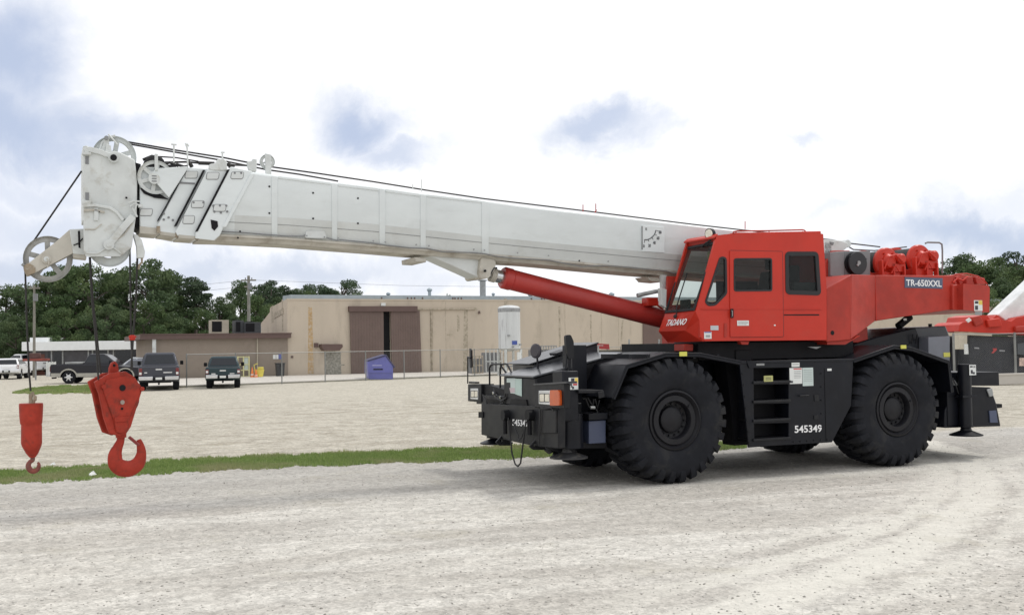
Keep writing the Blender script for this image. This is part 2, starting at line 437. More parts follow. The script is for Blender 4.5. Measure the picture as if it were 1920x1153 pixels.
# far side tank
part(MB().box(1.15, 3.25, 2.6, 3.3, .62, 1.75), 'far_tank', M_BLK, bevel=.02)
def sticker(p, q, y, name='sticker', mt=M_STK, par=None, marks=(), t=.004):
    x0, z1 = L(*p, y); x1, z0 = L(*q, y)
    s = MB().box(x0, x1, y-t, y, z0, z1).build(name, mt, par or crane)
    for (mx0, mz0, mx1, mz1, mm) in marks:
        MB().box(x0+(x1-x0)*mx0, x0+(x1-x0)*mx1, y-t-.002, y-t, z1+(z0-z1)*mz0, z1+(z0-z1)*mz1).build('print', mm, s)
    return s
lines = [(.3, .1+.13*i, .92, .14+.13*i, M_INK) for i in range(6)]
sticker((1480,690),(1504,719), -.001, 'notice_sticker', M_STK, marks=[(.32,.03,.95,.10,M_INKR),(.05,.8,.25,.93,M_INK)] + [(.35,.2+.1*i,.9,.23+.1*i,M_GREYM) for i in range(5)])
sticker((1504.2,689.5),(1525,723), -.001, 'notice_sticker', M_PAPER, marks=[(.1,.12+.1*i,.9,.135+.1*i,M_GREYM) for i in range(7)])
sticker((1484,679),(1499,687.5), -.001, 'label_sticker', M_STK, marks=[(.1,.4,.9,.55,M_GREYM)])
sticker((1551,691),(1559,695), -.001, 'label_sticker', M_STK)
sticker((1432,704.5),(1449,715), .0-.032, 'yellow_sticker', mat('sticker_olive', (.42,.42,.16), .5), marks=[(.2,.3,.8,.4,M_INK),(.2,.6,.8,.7,M_INK)])
sticker((1418,681.5),(1433,685), -.001, 'maker_plate', M_GREYM)
a = P3(1490,811.5,-.001); b = P3(1541,809.5,-.001)
text('545349', 'fleet_number', M_LTR, crane, a, Vector(b)-Vector(a), (0,0,1), .118, (Vector(b)-Vector(a)).length, bold=.018)
# grab handle by the panel and a seam on it
sm = MB(); p = P3(1546,690,-.004); q = P3(1546,828,-.004); sm.box(p[0]-.004, p[0]+.004, -.006, 0, q[2], p[2]); part(sm, 'panel_seam', M_DARK)

# ---- engine hood and grey box at the rear
hd = MB(); hy = 1.0
pts = [(1640,640),(1660,629),(1690,616),(1774,611),(1782,632),(1782,690),(1640,690)]
hd.prism(LP(pts, hy), hy, 2.4); part(hd, 'engine_hood', M_HOOD, bevel=.03)
hb = MB(); hb.prism(LP([(1741,632),(1781,630),(1781,676),(1741,668)], .75), .75, .99); part(hb, 'hood_side_box', mat('hood_side_grey', (.17,.18,.21), .4), bevel=.01)
sticker((1769,661),(1781,669), .745, 'reflector', M_YEL)
hm = MB(); hm.prism(LP([(1590,668),(1602,645),(1640,633),(1718,614),(1724,632),(1700,650),(1650,664)], .9), .9, 1.6); part(hm, 'rear_deck_step', M_BLK, bevel=.02)
lt = MB(); c = P3(1713,635,.88); lt.tube([(c[0]-.05,.88,c[2]-.09),(c[0]-.05,.84,c[2]+.08),(c[0]+.05,.84,c[2]+.08),(c[0]+.05,.88,c[2]-.09)], .012); part(lt, 'grab_handle', M_BLKG)
cap = MB(); c = P3(1744,612,1.3); cap.cyl((c[0],1.3,c[2]-.02),(c[0],1.3,c[2]+.05), .035, n=12); part(cap, 'filler_cap', M_BLK, smooth=True)
br = MB()
A = P3(1684,612,1.2); B = P3(1706,594,1.2)
br.tube([A, B], .07, 8); part(br, 'hydraulic_link', M_DARK)
sticker((1694,597),(1700,601), 1.1, 'bolt_plate', M_STK)

# ---- rear outriggers and bumper
rx0, rz = L(1800,740,.1)
rb = MB(); rb.box(L(1775,700,.3)[0], L(1822,700,.3)[0], .3, 3.0, L(1800,798,.3)[1], L(1800,722,.3)[1]); part(rb, 'outrigger_beam_box', M_BLK, bevel=.015)
lg = MB(); y = .12
x0 = L(1805,700,y)[0]; x1 = L(1828,700,y)[0]; zt = L(1816,683,y)[1]; zb = L(1816,799,y)[1]
lg.cyl(((x0+x1)/2, y+.1, zb), ((x0+x1)/2, y+.1, zt), .115, n=20); lg.box(x0-.03, x1+.03, y-.02, y+.24, L(1816,745,y)[1], L(1816,741,y)[1]); 
lg.cyl(((x0+x1)/2, y+.1, zb-.02), ((x0+x1)/2, y+.1, zb), .135, n=20)
part(lg, 'outrigger_leg', M_BLK, smooth=True)
pd = MB(); cx = (x0+x1)/2; z0 = L(1818,817,y)[1]; z1 = L(1818,800,y)[1]
pd.lathe_z((cx, y+.1), [(.0,z0),(.285,z0),(.285,z0+.018),(.24,z0+.035),(.10,z0+.09),(.075,z1+.02),(0,z1+.02)], 28); part(pd, 'outrigger_pad', M_BLK, smooth=True)
pd2 = MB(); pd2.lathe_z((cx, 3.1), [(.0,z0),(.285,z0),(.285,z0+.018),(.10,z0+.09),(.075,z1+.02),(0,z1+.02)], 20); pd2.cyl((cx,3.1,zb),(cx,3.1,zt), .115, n=16); part(pd2, 'outrigger_leg', M_BLK, smooth=True)
sticker((1817,684),(1830,703), y-.03, 'warning_sticker', M_STK, marks=[(.1,.1,.5,.25,M_INK),(.2,.5,.5,.85,M_INK),(.5,.7,.8,.9,M_INK),(.6,.1,.9,.3,M_GREYM)])
bm_ = MB(); 
bm_.prism(LP([(1783,698),(1873,697),(1874,723),(1783,723)], .35), .35, 3.0); part(bm_, 'rear_bumper', M_BLK, bevel=.01)
bm_ = MB(); bm_.prism(LP([(1790,724),(1858,726),(1869,757),(1877,799),(1770,802),(1772,770)], .32), .32, 3.0); part(bm_, 'rear_frame', M_BLK, bevel=.02)
bm_ = MB(); bm_.prism(LP([(1869,757),(1879,757),(1879,764),(1869,765)], .4), .4, .6); part(bm_, 'rear_hook', M_DARK)
bm_ = MB(); bm_.prism(LP([(1851,730),(1861,728),(1863,742),(1856,744)], .29), .29, .32); part(bm_, 'rear_lamp', M_GREYM, bevel=.01)
bm_ = MB(); bm_.prism(LP([(1855,770),(1868,769),(1871,792),(1857,792)], .30), .30, .32); part(bm_, 'rear_step_plate', M_BLUB)
hs = MB(); c = P3(1800,730,.25)
hs.tube([P3(1786,708,.3),P3(1792,722,.26),P3(1797,738,.25),P3(1803,733,.25)], .012); part(hs, 'hose', M_RUB)
fl = MB(); fl.prism(LP([(1786,708),(1806,732),(1790,732)], .31), .31, .33); part(fl, 'mud_flap', M_GREYM)

# ---- front: hood, bumper, outriggers, headlights
XF = -1.95
def XP(pts, x): return [X(px, py, x) for px, py in pts]
def fsheet(pts, x, t, holes=()): return MB().prism(XP(pts, x), x, x+t, [XP(h, x) for h in holes], axis='x')
# bumper beam: full width
yb = [X(1047,800,XF)[0], X(902,800,XF)[0]]
bz1 = X(975,761,XF)[1]; bz0 = X(1047,841,XF)[1]
fb = MB(); fb.prism(XP([(902,757),(1047,763),(1047,841),(1005,837),(902,815)], XF), XF, XF+.12, axis='x'); part(fb, 'front_bumper', M_BLKG, bevel=.015)
fc = MB(); fc.box(XF+.12, -1.3, .55, 3.1, .72, 1.25); part(fc, 'front_beam_box', M_BLK, bevel=.02)
# bumper upper tray
part(fsheet([(893,740),(1058,745),(1058,763),(893,757)], XF+.12, .10), 'front_cross_beam', M_BLK, bevel=.01)
# outrigger beam ends sticking out (inner tube ends)
part(fsheet([(897,772),(905,772),(905,783),(897,783)], XF-.02, .25), 'outrigger_pin', M_DARK)
part(fsheet([(1010,768),(1042,768),(1042,812),(1010,812)], XF-.03, .05), 'bumper_plate', M_BLKG, bevel=.008)
for pts in ([(1014,764),(1021,766),(1033,764),(1038,770)], [(993,770),(989,790),(991,815)], [(1013,768),(1012,800),(1011,835)]):
    part(MB().tube([P3x(px, py, XF-.05) for px, py in pts], .011), 'hose', M_RUB)
# tow eyes
for (cx_, cy_) in ((940, 823), (1003, 831)):
    pts = [(cx_-11,cy_+6),(cx_+6,cy_-14),(cx_+12,cy_-12),(cx_+20,cy_+12),(cx_-4,cy_+12)]
    c = Vector((cx_-1, cy_+3)); hole = [(c.x+2.6*math.cos(t), c.y+2.6*math.sin(t)) for t in [i*math.pi/4 for i in range(8)]]
    mb = MB(); yy = X(cx_, cy_, XF)[0]
    # a plate standing along the machine: take its outline on the plane y = yy
    o1 = LP(pts, yy); h1 = LP(hole, yy); mb.prism(o1, yy-.02, yy+.02, [h1]); part(mb, 'tow_eye', M_BLKG, bevel=.005)
# front hook block guides (two dark round lugs)
for cx_ in (951, 997):
    c = P3x(cx_, 778, XF-.02); mb = MB(); mb.cyl((XF-.10, c[1], c[2]), (XF, c[1], c[2]), .085, n=18); mb.cyl((XF-.06, c[1], c[2]-.0), (XF-.06, c[1], c[2]-.30), .035, n=10); part(mb, 'tow_hook', M_DARK, smooth=True)
for pts in ([(953,783),(954,800),(958,830),(960,850),(966,870),(971,874),(976,868),(979,845),(984,805),(986,790)], [(962,790),(967,806),(974,825),(979,818),(984,800),(989,786)]):
    P = [Vector(P3x(px, py, XF-.13)) for px, py in pts]; Q = []
    for i in range(len(P)-1):
        for t in (0,.5): Q.append(P[i].lerp(P[i+1], t))
    Q.append(P[-1]); part(MB().tube(Q, .013 if len(pts) > 7 else .010, 8), 'sling_cable', M_RUB, smooth=True)
a = P3x(961,797.5,XF-.006); b = P3x(990,800,XF-.006)
text('545349', 'fleet_number', M_LTR, crane, a, Vector(b)-Vector(a), (0,0,1), .10, (Vector(b)-Vector(a)).length, bold=.018)
# front low hood sloping up to the rear
fy = [X(1002,740,-1.9)[0], X(947,740,-1.9)[0]]
z_f = X(975,706,-1.9)[1]; z_b = z_f + .33
hd = MB(); hy0, hy1 = fy[0], fy[1]+.1
zlo = X(975,762,-1.9)[1]
hd.prism([(-1.88, zlo), (-1.88, z_f-.01), (-.35, z_b), (.9, z_b+.03), (.9, zlo)], hy0, hy1)
part(hd, 'front_hood', M_BLKG, bevel=.02)
ov = MB(); ov.prism([(-1.93, z_f-.01), (-1.93, z_f+.02), (-.35, z_b+.035), (-.35, z_b+.005)], hy0-.03, hy1+.03); part(ov, 'hood_lid', mat('hood_lid_grey', (.075,.08,.09), .35, var=.15, coat=.3), bevel=.008)
ov = MB(); ov.prism([(-1.5, z_f+.17), (-1.5, z_f+.19), (-.2, z_b+.20), (-.2, z_b+.17)], hy1-.2, hy1+.75); ov.prism([(-1.4, z_f-.1), (-1.4, z_f+.17), (-.2, z_b+.17), (-.2, z_f-.1)], hy1-.15, hy1+.7); part(ov, 'far_hood', M_HOOD, bevel=.01)
s1 = fsheet([(950,709),(966,709),(966,738),(957,737),(957,717),(950,717)], -1.89, .006); s1 = part(s1, 'notice_sticker', M_PAPER)
part(fsheet([(966.3,709.5),(978,710),(978,743),(966.3,739)], -1.89, .006), 'notice_sticker', mat('sticker_mint', (.45,.56,.52), .6))
part(fsheet([(955,727),(965,727),(965,736),(957,736)], -1.893, .004), 'print', mat('print_pink', (.5,.42,.44), .6))
dk_ = MB(); dk_.prism(XP([(958,748),(986,749),(989,763),(955,762)], -1.9), -1.9, -1.86, axis='x'); part(dk_, 'air_opening', M_DARK)
# headlight boxes
def hlbox(pts, lens, depth, xf):
    b = fsheet(pts, xf, depth).build('headlight_box', M_BLKG, crane, bevel=.012)
    h = fsheet(lens, xf-.012, .012).build('headlight', M_REFL, b, bevel=.004)
    (ax, ay), (bx_, by_) = lens[0], lens[2]
    w = bx_-ax; hh = by_-ay
    for k in range(2):
        l = ax+w*(.08+.46*k); r_ = ax+w*(.46+.46*k)
        fsheet([(l,ay+hh*.25),(r_,ay+hh*.25),(r_,ay+hh*.76),(l,ay+hh*.76)], xf-.018, .006).build('lens', M_LENS, h, bevel=.003)
        fsheet([(l-w*.03,ay+hh*.20),(r_+w*.03,ay+hh*.20),(r_+w*.03,ay+hh*.81),(l-w*.03,ay+hh*.81)], xf-.014, .003).build('bezel', M_DARK, h)
    return b
hlbox([(1002,719),(1058,719),(1058,766),(1002,764)], [(1010,732),(1031,732),(1031,759),(1010,757)], .10, XF-.05)
hlbox([(877,720),(902,720),(902,754),(877,752)], [(882,728),(896,728),(896,749),(882,748)], .25, XF+.1)
tsg = fsheet(rrect([(1036,731),(1054,731),(1055,760),(1036,760)], .9), XF-.09, .04); 
pp = rrect(XP([(1036.5,731),(1053,731),(1054,760),(1036.5,760)], XF-.05), .03)
part(MB().prism(pp, XF-.10, XF-.05, axis='x'), 'turn_signal', M_ORG, bevel=.012)
vs_ = MB(); vs_.prism(XP([(1000,719.5),(1062,715),(1062,719),(1000,722)], XF-.07), XF-.07, XF+.10, axis='x'); part(vs_, 'headlight_hood', M_HOOD)
# near front outrigger: upper column, sleeve and pad
oy = .12
ux0, ux1 = L(1054,720,oy)[0], L(1085,720,oy)[0]
part(MB().box(ux0+.01, ux1, oy, oy+.35, L(1070,790,oy)[1], L(1070,695,oy)[1]), 'outrigger_leg', M_BLK, bevel=.02)
sl = MB(); c0 = P3(1079,776,oy); c1 = P3(1079,841,oy); sl.cyl((c0[0], oy+.2, c1[2]), (c0[0], oy+.2, c0[2]), .2, n=24); part(sl, 'outrigger_sleeve', M_BLK, smooth=True)
sl = MB(); c2 = P3(1076,846,oy); sl.cyl((c0[0], oy+.2, c2[2]-.05), (c0[0], oy+.2, c1[2]), .10, n=20); part(sl, 'outrigger_rod', M_DARK, smooth=True)
pd = MB(); zp = P3(1075,861,oy)[2]; pd.lathe_z((c0[0]-.02, oy+.2), [(.0,zp),(.285,zp),(.285,zp+.02),(.22,zp+.04),(.10,zp+.09),(.09,zp+.14),(0,zp+.14)], 30)
part(pd, 'outrigger_pad', mat('pad_worn_black', (.03,.03,.032), .55, dirt=(.25,.22,.16), damt=.4, ds=6), smooth=True)
pd = MB(); pd.lathe_z((c0[0]-.02, 3.05), [(.0,zp),(.285,zp),(.285,zp+.02),(.10,zp+.09),(.09,zp+.14),(0,zp+.14)], 20); pd.cyl((c0[0],3.05,zp+.1),(c0[0],3.05,1.3), .19, n=18); part(pd, 'outrigger_leg', M_BLK, smooth=True)
sticker((1066,708),(1084,730), oy-.004, 'warning_sticker', M_STK, marks=[(.25,.05,.6,.3,M_INK),(.65,.03,.97,.45,M_YELS),(.15,.5,.35,.65,M_INK),(.45,.5,.9,.65,M_INKR),(.2,.68,.4,.8,M_INK),(.35,.75,.55,.95,M_INK)])
# box between sleeve and tyre
part(sheet([(1104,775),(1140,773),(1140,786),(1104,788)], .25, .3), 'bracket', M_BLK, bevel=.01)
part(sheet([(1104,789),(1136,787),(1136,830),(1104,832)], .32, .3), 'battery_box', M_BLUB, bevel=.01)
part(sheet([(1053,829),(1138,828),(1138,840),(1053,842)], .4, .5), 'lower_frame', M_DARK, bevel=.01)
part(sheet([(1085,731),(1132,731),(1127,737),(1085,737)], .05, .5), 'tread_plate', M_BLKG, bevel=.006)
for pts in ([(1092,747),(1098,747),(1104,762),(1112,764),(1113,748)], [(1116,748),(1120,765),(1124,750)], [(1102,745),(1108,756),(1120,770),(1121,785)]):
    part(MB().tube([P3(px, py, .3) for px, py in pts], .012), 'hose', M_RUB)
part(MB().cyl(P3(1107,764,.26), P3(1115,764,.26), .022, n=10), 'hose_fitting', M_GREYM, smooth=True)
# dark inner wall closing the front wheel bay
part(sheet([(1085,690),(1150,690),(1150,840),(1085,840)], .98, .03), 'wheel_bay_wall', M_DARK)
# air cleaner tower + mirrors
tw = MB(); ty0 = .75; a_ = L(1073,647,ty0); b_ = L(1101,700,ty0)
part(MB().box(a_[0], b_[0], ty0, ty0+.35, L(1085,735,ty0)[1], a_[1]), 'air_cleaner_box', M_BLK, bevel=.012)
mr = MB(); my = .45
pts = rrect([(1061,629),(1070,627),(1076,640),(1076,672),(1066,673),(1062,650)], 3.5)
part(sheet(pts, my, .07), 'mirror', M_BLKG, bevel=.02)
part(MB().tube([P3(1068,670,my+.04), P3(1067,690,my+.04), P3(1067,712,my+.04)], .022), 'mirror_post', M_BLK)
part(MB().tube([P3(1064,648,my+.04), P3(1062,680,my+.04), P3(1058,700,my+.04)], .012), 'mirror_brace', M_BLK)
part(sheet([(1044,662),(1064,655),(1066,660),(1046,667)], 1.8, .3), 'far_bracket', M_BLK, bevel=.01)
c = Vector(P3x(1006,658,-1.55)); mm = MB(); dn = Vector((-.95,-.3,0)).normalized()
mm.cyl(c+dn*.0, c+dn*.03, .118, .118, 28); mm.cyl(c+dn*.03, c+dn*.05, .118, .09, 28); mm.cyl(c-dn*.05, c, .05, .118, 28); part(mm, 'round_mirror', mat('mirror_back', (.05,.045,.055), .45), smooth=True)
part(MB().tube([P3x(1006,660,-1.5), P3x(1008,680,-1.5), P3x(1011,722,-1.5)], .017, 8), 'mirror_post', M_BLK)
# guard rails
for pts in ([(918,727),(918,690),(921,684),(926,682.5),(940,682.5)], [(938,728),(938,690),(940,684),(946,682),(951,683),(955,690),(959,698)], [(939,686),(944,692),(949,699)]):
    part(MB().tube([P3x(px, py, XF+.2) for px, py in pts], .017, 8), 'guard_rail', M_BLK, smooth=True)
part(MB().tube([P3x(877,719,XF+.15), P3x(877,668,XF+.15)], .012, 8), 'marker_pole', M_BLK)
part(fsheet(rrect([(880,653),(883,656),(884,688),(881,690),(880,672)], 1), XF+.15, .03), 'marker_mirror', M_BLKG)
part(MB().tube([P3x(877,670,XF+.15), P3x(883,671,XF+.15)], .02, 6), 'marker_clamp', M_BLK)
part(fsheet([(879,715),(891,716),(891,719),(879,719)], XF+.08, .08), 'headlight_tab', M_BLK)
ar = fsheet([(902,722),(918,722),(938,728),(946,730),(946,764),(905,764)], XF+.15, .3); part(ar, 'front_valve_block', M_DARK, bevel=.01)
for (px, py, s_) in ((928,736,2.2),(941,744,2.0),(932,741,1.5)):
    c = Vector(P3x(px, py, XF+.14)); part(MB().cyl(c, c+Vector((-.04,0,-.01)), .012*s_, n=8), 'hose_fitting', M_CHR)
for pts in ([(905,740),(912,752),(915,770),(913,779)], [(925,728),(930,745),(940,752),(950,745)], [(948,738),(944,755),(930,762),(920,758)]):
    part(MB().tube([P3x(px, py, XF+.05) for px, py in pts], .013), 'hose', M_RUB)

# ---- turntable under the superstructure
part(MB().box(.75, 3.9, .45, 2.9, 1.86, 2.13), 'slewing_base', M_DARK)
tt = MB(); tt.lathe_z((2.25, 1.65), [(0,1.8),(1.0,1.8),(1.0,1.95),(.9,1.96),(.9,2.06),(1.0,2.07),(1.0,2.2),(0,2.2)], 40); part(tt, 'turntable', M_DARK, smooth=True)
for k in range(9):
    xx = .35+.55*k
    if k % 2 == 0: part(MB().box(xx, xx+.32, .35+.04*k, .7, 1.83, 1.97+.02*(k % 3)), 'valve_housing', M_DARK, bevel=.01)
for pts in ([(1400,668),(1440,655),(1500,660),(1560,652)], [(1340,660),(1400,655),(1480,668),(1590,662)], [(1310,652),(1330,656),(1350,664),(1400,668)]):
    part(MB().tube([P3(px, py, .5) for px, py in pts], .022, 8), 'hose', M_RUB, smooth=True)
part(sheet([(1515,650),(1540,650),(1531,654),(1522,652)], .3, .02), 'steel_tab', M_GREYM)

# ---- bolts, brackets and service bits that break up the plain plates
def boltrow(p, q, n, y, par=crane, r_=.011, mt=M_BLKG):
    mb = MB()
    for i in range(n):
        t_ = i/(n-1) if n > 1 else 0; c = P3(p[0]+(q[0]-p[0])*t_, p[1]+(q[1]-p[1])*t_, y); mb.cyl((c[0], y-.014, c[2]), (c[0], y, c[2]), r_, n=6)
    return part(mb, 'bolt_row', mt)
boltrow((1392,700), (1405,830), 7, -.002); boltrow((1488,828), (1552,824), 6, -.002); boltrow((1540,700), (1540,800), 5, -.002)
part(MB().tube([P3(1500,742,-.0), P3(1500,742,-.05), P3(1516,741,-.05), P3(1516,741,0)], .009), 'panel_handle', M_BLKG)
part(MB().box(L(1526,735,0)[0], L(1534,735,0)[0], -.012, 0, L(1530,752,0)[1], L(1530,740,0)[1]), 'panel_latch', M_BLKG, bevel=.003)
part(MB().box(L(1526,790,0)[0], L(1534,790,0)[0], -.012, 0, L(1530,786,0)[1], L(1530,778,0)[1]), 'panel_latch', M_BLKG, bevel=.003)
part(MB().prism(LP([(1399,676.5),(1415,676),(1418,689),(1404,690)], -.004), -.02, -.004), 'deck_bracket', M_BLK)
for px in (1180, 1215, 1300, 1345): part(MB().box(L(px,668,.05)[0]-.02, L(px,668,.05)[0]+.02, .02, .9, L(px,672,.05)[1], L(px,664,.05)[1]), 'fender_rib', M_BLK)
for px in (1120, 1140): c = P3(px, 715, .0)
part(MB().prism(LP([(1120,735),(1131,733),(1133,744),(1122,747)], .02), .0, .03), 'fender_stay', M_BLKG, bevel=.004)
# ---- superstructure side frame (red)
yn = .15
def LZ(px, py, y): return L(px, py, y)
def sec(p_top, p_bot, y, ydeep=.35):   # a section of the side beam at its own depth
    xt, zt = L(*p_top, y); xb, zb = L(*p_bot, y); return [(xt, y, zt), (xt, y+ydeep, zt), (xb, y+ydeep, zb), (xb, y, zb)]
yk = .62
sb = MB()
sb.loft([sec((1550,541),(1550,641),yn,.9), sec((1597,514.5),(1595,637),yn,.9)])
sb.loft([sec((1597,514.5),(1595,637),yn,.9), [*(lambda a,b,c:[(a[0],yk,a[1]),(a[0],yk+.45,a[1]),(b[0],yk+.45,b[1]),(b[0],yk,b[1])])(L(1641,516,yk),L(1641,602,yk),0)]])
ru = MB()
A = L(1641,516,yk); B = L(1641,602,yk); C = L(1788,516.5,yk); D = L(1788,580,yk)
ru.loft([[(A[0],yk,A[1]),(A[0],yk+.45,A[1]),(B[0],yk+.45,B[1]),(B[0],yk,B[1])], [(C[0],yk,C[1]),(C[0],yk+.45,C[1]),(D[0],yk+.45,D[1]),(D[0],yk,D[1])]])
# lower bulge between (facet down to the turntable)
part(sb, 'slewing_frame_front', M_RED2, bevel=.012)
part(ru, 'slewing_frame', M_RED2, bevel=.012)
fr2 = MB(); fr2.loft([[(x, y+1.55 if y < 1.2 else y, z) for x, y, z in r_] for r_ in [[(A[0],yk,A[1]),(A[0],yk+.45,A[1]),(B[0],yk+.45,B[1]),(B[0],yk,B[1])], [(C[0],yk,C[1]),(C[0],yk+.45,C[1]),(D[0],yk+.45,D[1]),(D[0],yk,D[1])]]])
part(fr2, 'slewing_frame', M_RED2, bevel=.012)
base = MB(); zb_ = L(1560,641,yn)[1]; base.box(1.6, A[0]+.1, .95, 2.9, zb_-.02, zb_+.25); part(base, 'slewing_floor', M_RED2, bevel=.01)
fl_ = MB(); zf = A[1]-.05; fl_.box(A[0]-.5, C[0], yk+.45, 2.15, zf-.08, zf); part(fl_, 'winch_deck', M_RED2)
# heel of the frame: nose below
ns = MB(); ns.prism(LP([(1551,641),(1596,637),(1613,629),(1600,637),(1585,646),(1551,646)], yn+.05), yn+.05, yn+.9); part(ns, 'frame_skirt', M_RED2)
hl = MB(); c = P3(1561,624,yn-.004); hl.cyl((c[0], yn-.004, c[2]), (c[0], yn+.004, c[2]), .038, n=18); part(hl, 'drain_hole', M_DARK)
sm = MB(); p = L(1641.5,522,yk-.006); q = L(1641.5,602,yk); sm.box(p[0]-.006,p[0]+.006,yk-.006,yk+.01,q[1],p[1]); part(sm, 'frame_seam', M_RED)
# model plate with lettering
a0 = P3(1696,521,yk-.008); a1 = P3(1766,522,yk-.008); b0 = P3(1696,540,yk-.008)
pl = MB().prism(LP([(1696.5,519.5),(1767.5,521.5),(1767.5,541.5),(1696.5,539.5)], yk-.008), yk-.008, yk-.001); pl = part(pl, 'model_plate', mat('plate_slate_blue', (.075,.10,.16), .5))
a = P3(1699,536,yk-.009); b = P3(1765.5,538,yk-.009)
text('TR-650XXL', 'lettering', M_LTR, pl, a, Vector(b)-Vector(a), (0,0,1), L(1699,524,yk)[1]-L(1699,536.3,yk)[1], (Vector(b)-Vector(a)).length, bold=.018)

# ---- counterweight
cy0 = .42
cwp = LP([(1806,532),(1852,534.5),(1856,540),(1855,586),(1835,584),(1806,581)], cy0)
cw = MB(); cw.prism(cwp, cy0, 2.88); part(cw, 'counterweight', M_RED2, bevel=.05, seg=4)
cw = MB(); P = LP([(1787,534),(1812,533),(1812,583),(1787,581)], .55); cw.prism(P, .55, 2.75); part(cw, 'counterweight_inner', M_RED2, bevel=.02)
for k, (pts, y, d) in enumerate([([(1787,516),(1800,514),(1846,521),(1849,533),(1790,533)], 1.3, .5), ([(1793,519),(1799,517),(1806,530),(1800,533)], .65, .06),
        ([(1812,520),(1822,519),(1826,533),(1812,533)], .7, .12), ([(1829,519),(1838,521),(1846,533),(1832,533)], .7, .08), ([(1800,526),(1842,524),(1843,528),(1800,530)], .8, .1)]):
    part(sheet(pts, y, d), 'lifting_bracket', M_RED2, bevel=.008)
part(MB().tube([P3(1790,514.5,.8), P3(1812,513,.8), P3(1834,518,.8), P3(1846,526,.8), P3(1851,533,.8)], .012), 'hydraulic_pipe', M_RED)
part(MB().tube([P3(1787,530,.6), P3(1795,522,.6), P3(1805,526,.6), P3(1815,518,.6)], .014), 'hydraulic_pipe', M_RED)
st = sticker((1826,563),(1842,583), cy0, 'warning_sticker', M_STK, marks=[(.1,.08,.5,.32,M_INK),(.55,.02,.98,.42,M_YELS),(.1,.5,.45,.9,M_INK)])
sticker((1828,584),(1841,591), cy0, 'grey_sticker', M_GREYM)

# ---- winches
def winch(cx, cy, y0=.98):
    c = P3(cx, cy, y0)
    w = MB(); C_ = (c[0], c[2])
    w.lathe_y(C_, [(0,y0),(.13,y0),(.15,y0+.02),(.20,y0+.04),(.27,y0+.05),(.285,y0+.07),(.285,y0+.12),(.25,y0+.13),(.19,y0+.14),(.19,y0+.62),(.25,y0+.63),(.285,y0+.64),(.285,y0+.7),(.2,y0+.74),(0,y0+.74)], 32)
    b = part(w, 'winch', M_RED, smooth=True, angle=30)
    dr = MB(); dr.lathe_y(C_, [(.22,y0+.145),(.235,y0+.15),(.235,y0+.61),(.22,y0+.62)], 28); dr.build('rope_coil', M_ROPE, b, smooth=True)
    # motor bulge, brake housing, posts, base plate
    h = MB(); h.lathe_y((C_[0]+.21, C_[1]+.07), [(0,y0-.12),(.07,y0-.12),(.10,y0-.09),(.10,y0+.06),(0,y0+.06)], 20); h.lathe_y((C_[0]-.02, C_[1]+.02), [(0,y0-.06),(.11,y0-.06),(.14,y0-.02),(.14,y0+.03),(0,y0+.03)], 20)
    for k in range(6):
        a = math.pi*2*k/6; h.cyl((C_[0]+.20*math.cos(a), y0+.0, C_[1]+.20*math.sin(a)), (C_[0]+.20*math.cos(a), y0+.07, C_[1]+.20*math.sin(a)), .016, n=6)
    h.build('motor_housing', M_RED, b, smooth=True, angle=30)
    ps = MB()
    zb = A[1]-.05
    for dx in (-.25, 0.02, .27):
        ps.box(C_[0]+dx-.018, C_[0]+dx+.018, y0-.10, y0+.0, zb, C_[1]+(.04 if dx < 0 else -.06))
    ps.box(C_[0]-.30, C_[0]+.30, y0-.10, y0+.7, zb, zb+.05); ps.box(C_[0]-.24, C_[0]+.22, y0-.03, y0+.6, zb, C_[1]-.17)
    ps.build('stand', M_RED, b, bevel=.008)
    g2 = MB(); g2.lathe_y((C_[0]+.17, C_[1]-.03), [(0,y0-.02),(.16,y0-.02),(.21,y0+.0),(.21,y0+.66),(.16,y0+.68),(0,y0+.68)], 24); g2.box(C_[0]+.0, C_[0]+.30, y0-.06, y0+.1, C_[1]-.16, C_[1]-.02); g2.build('gearbox', M_RED, b, smooth=True, angle=30)
    pp_ = MB(); pp_.tube([(C_[0]-.22,y0-.1,C_[1]-.12),(C_[0]-.12,y0-.12,C_[1]+.10),(C_[0]+.02,y0-.13,C_[1]+.14),(C_[0]+.18,y0-.14,C_[1]+.02)], .014, 8)
    pp_.tube([(C_[0]-.06,y0-.1,C_[1]-.2),(C_[0]+.02,y0-.12,C_[1]-.06),(C_[0]+.10,y0-.12,C_[1]-.15)], .013, 8); pp_.build('hydraulic_pipe', M_RED, b, smooth=True)
    return b
winch(1668, 493); winch(1730, 487)
part(MB().tube([P3(1735,456.5,1.1), P3(1739,454.5,1.1), P3(1761,455,1.1), P3(1766,458,1.1), P3(1767,470,1.1), P3(1767,513,1.1)], .017, 8), 'winch_guard_rail', M_BOXG, smooth=True)

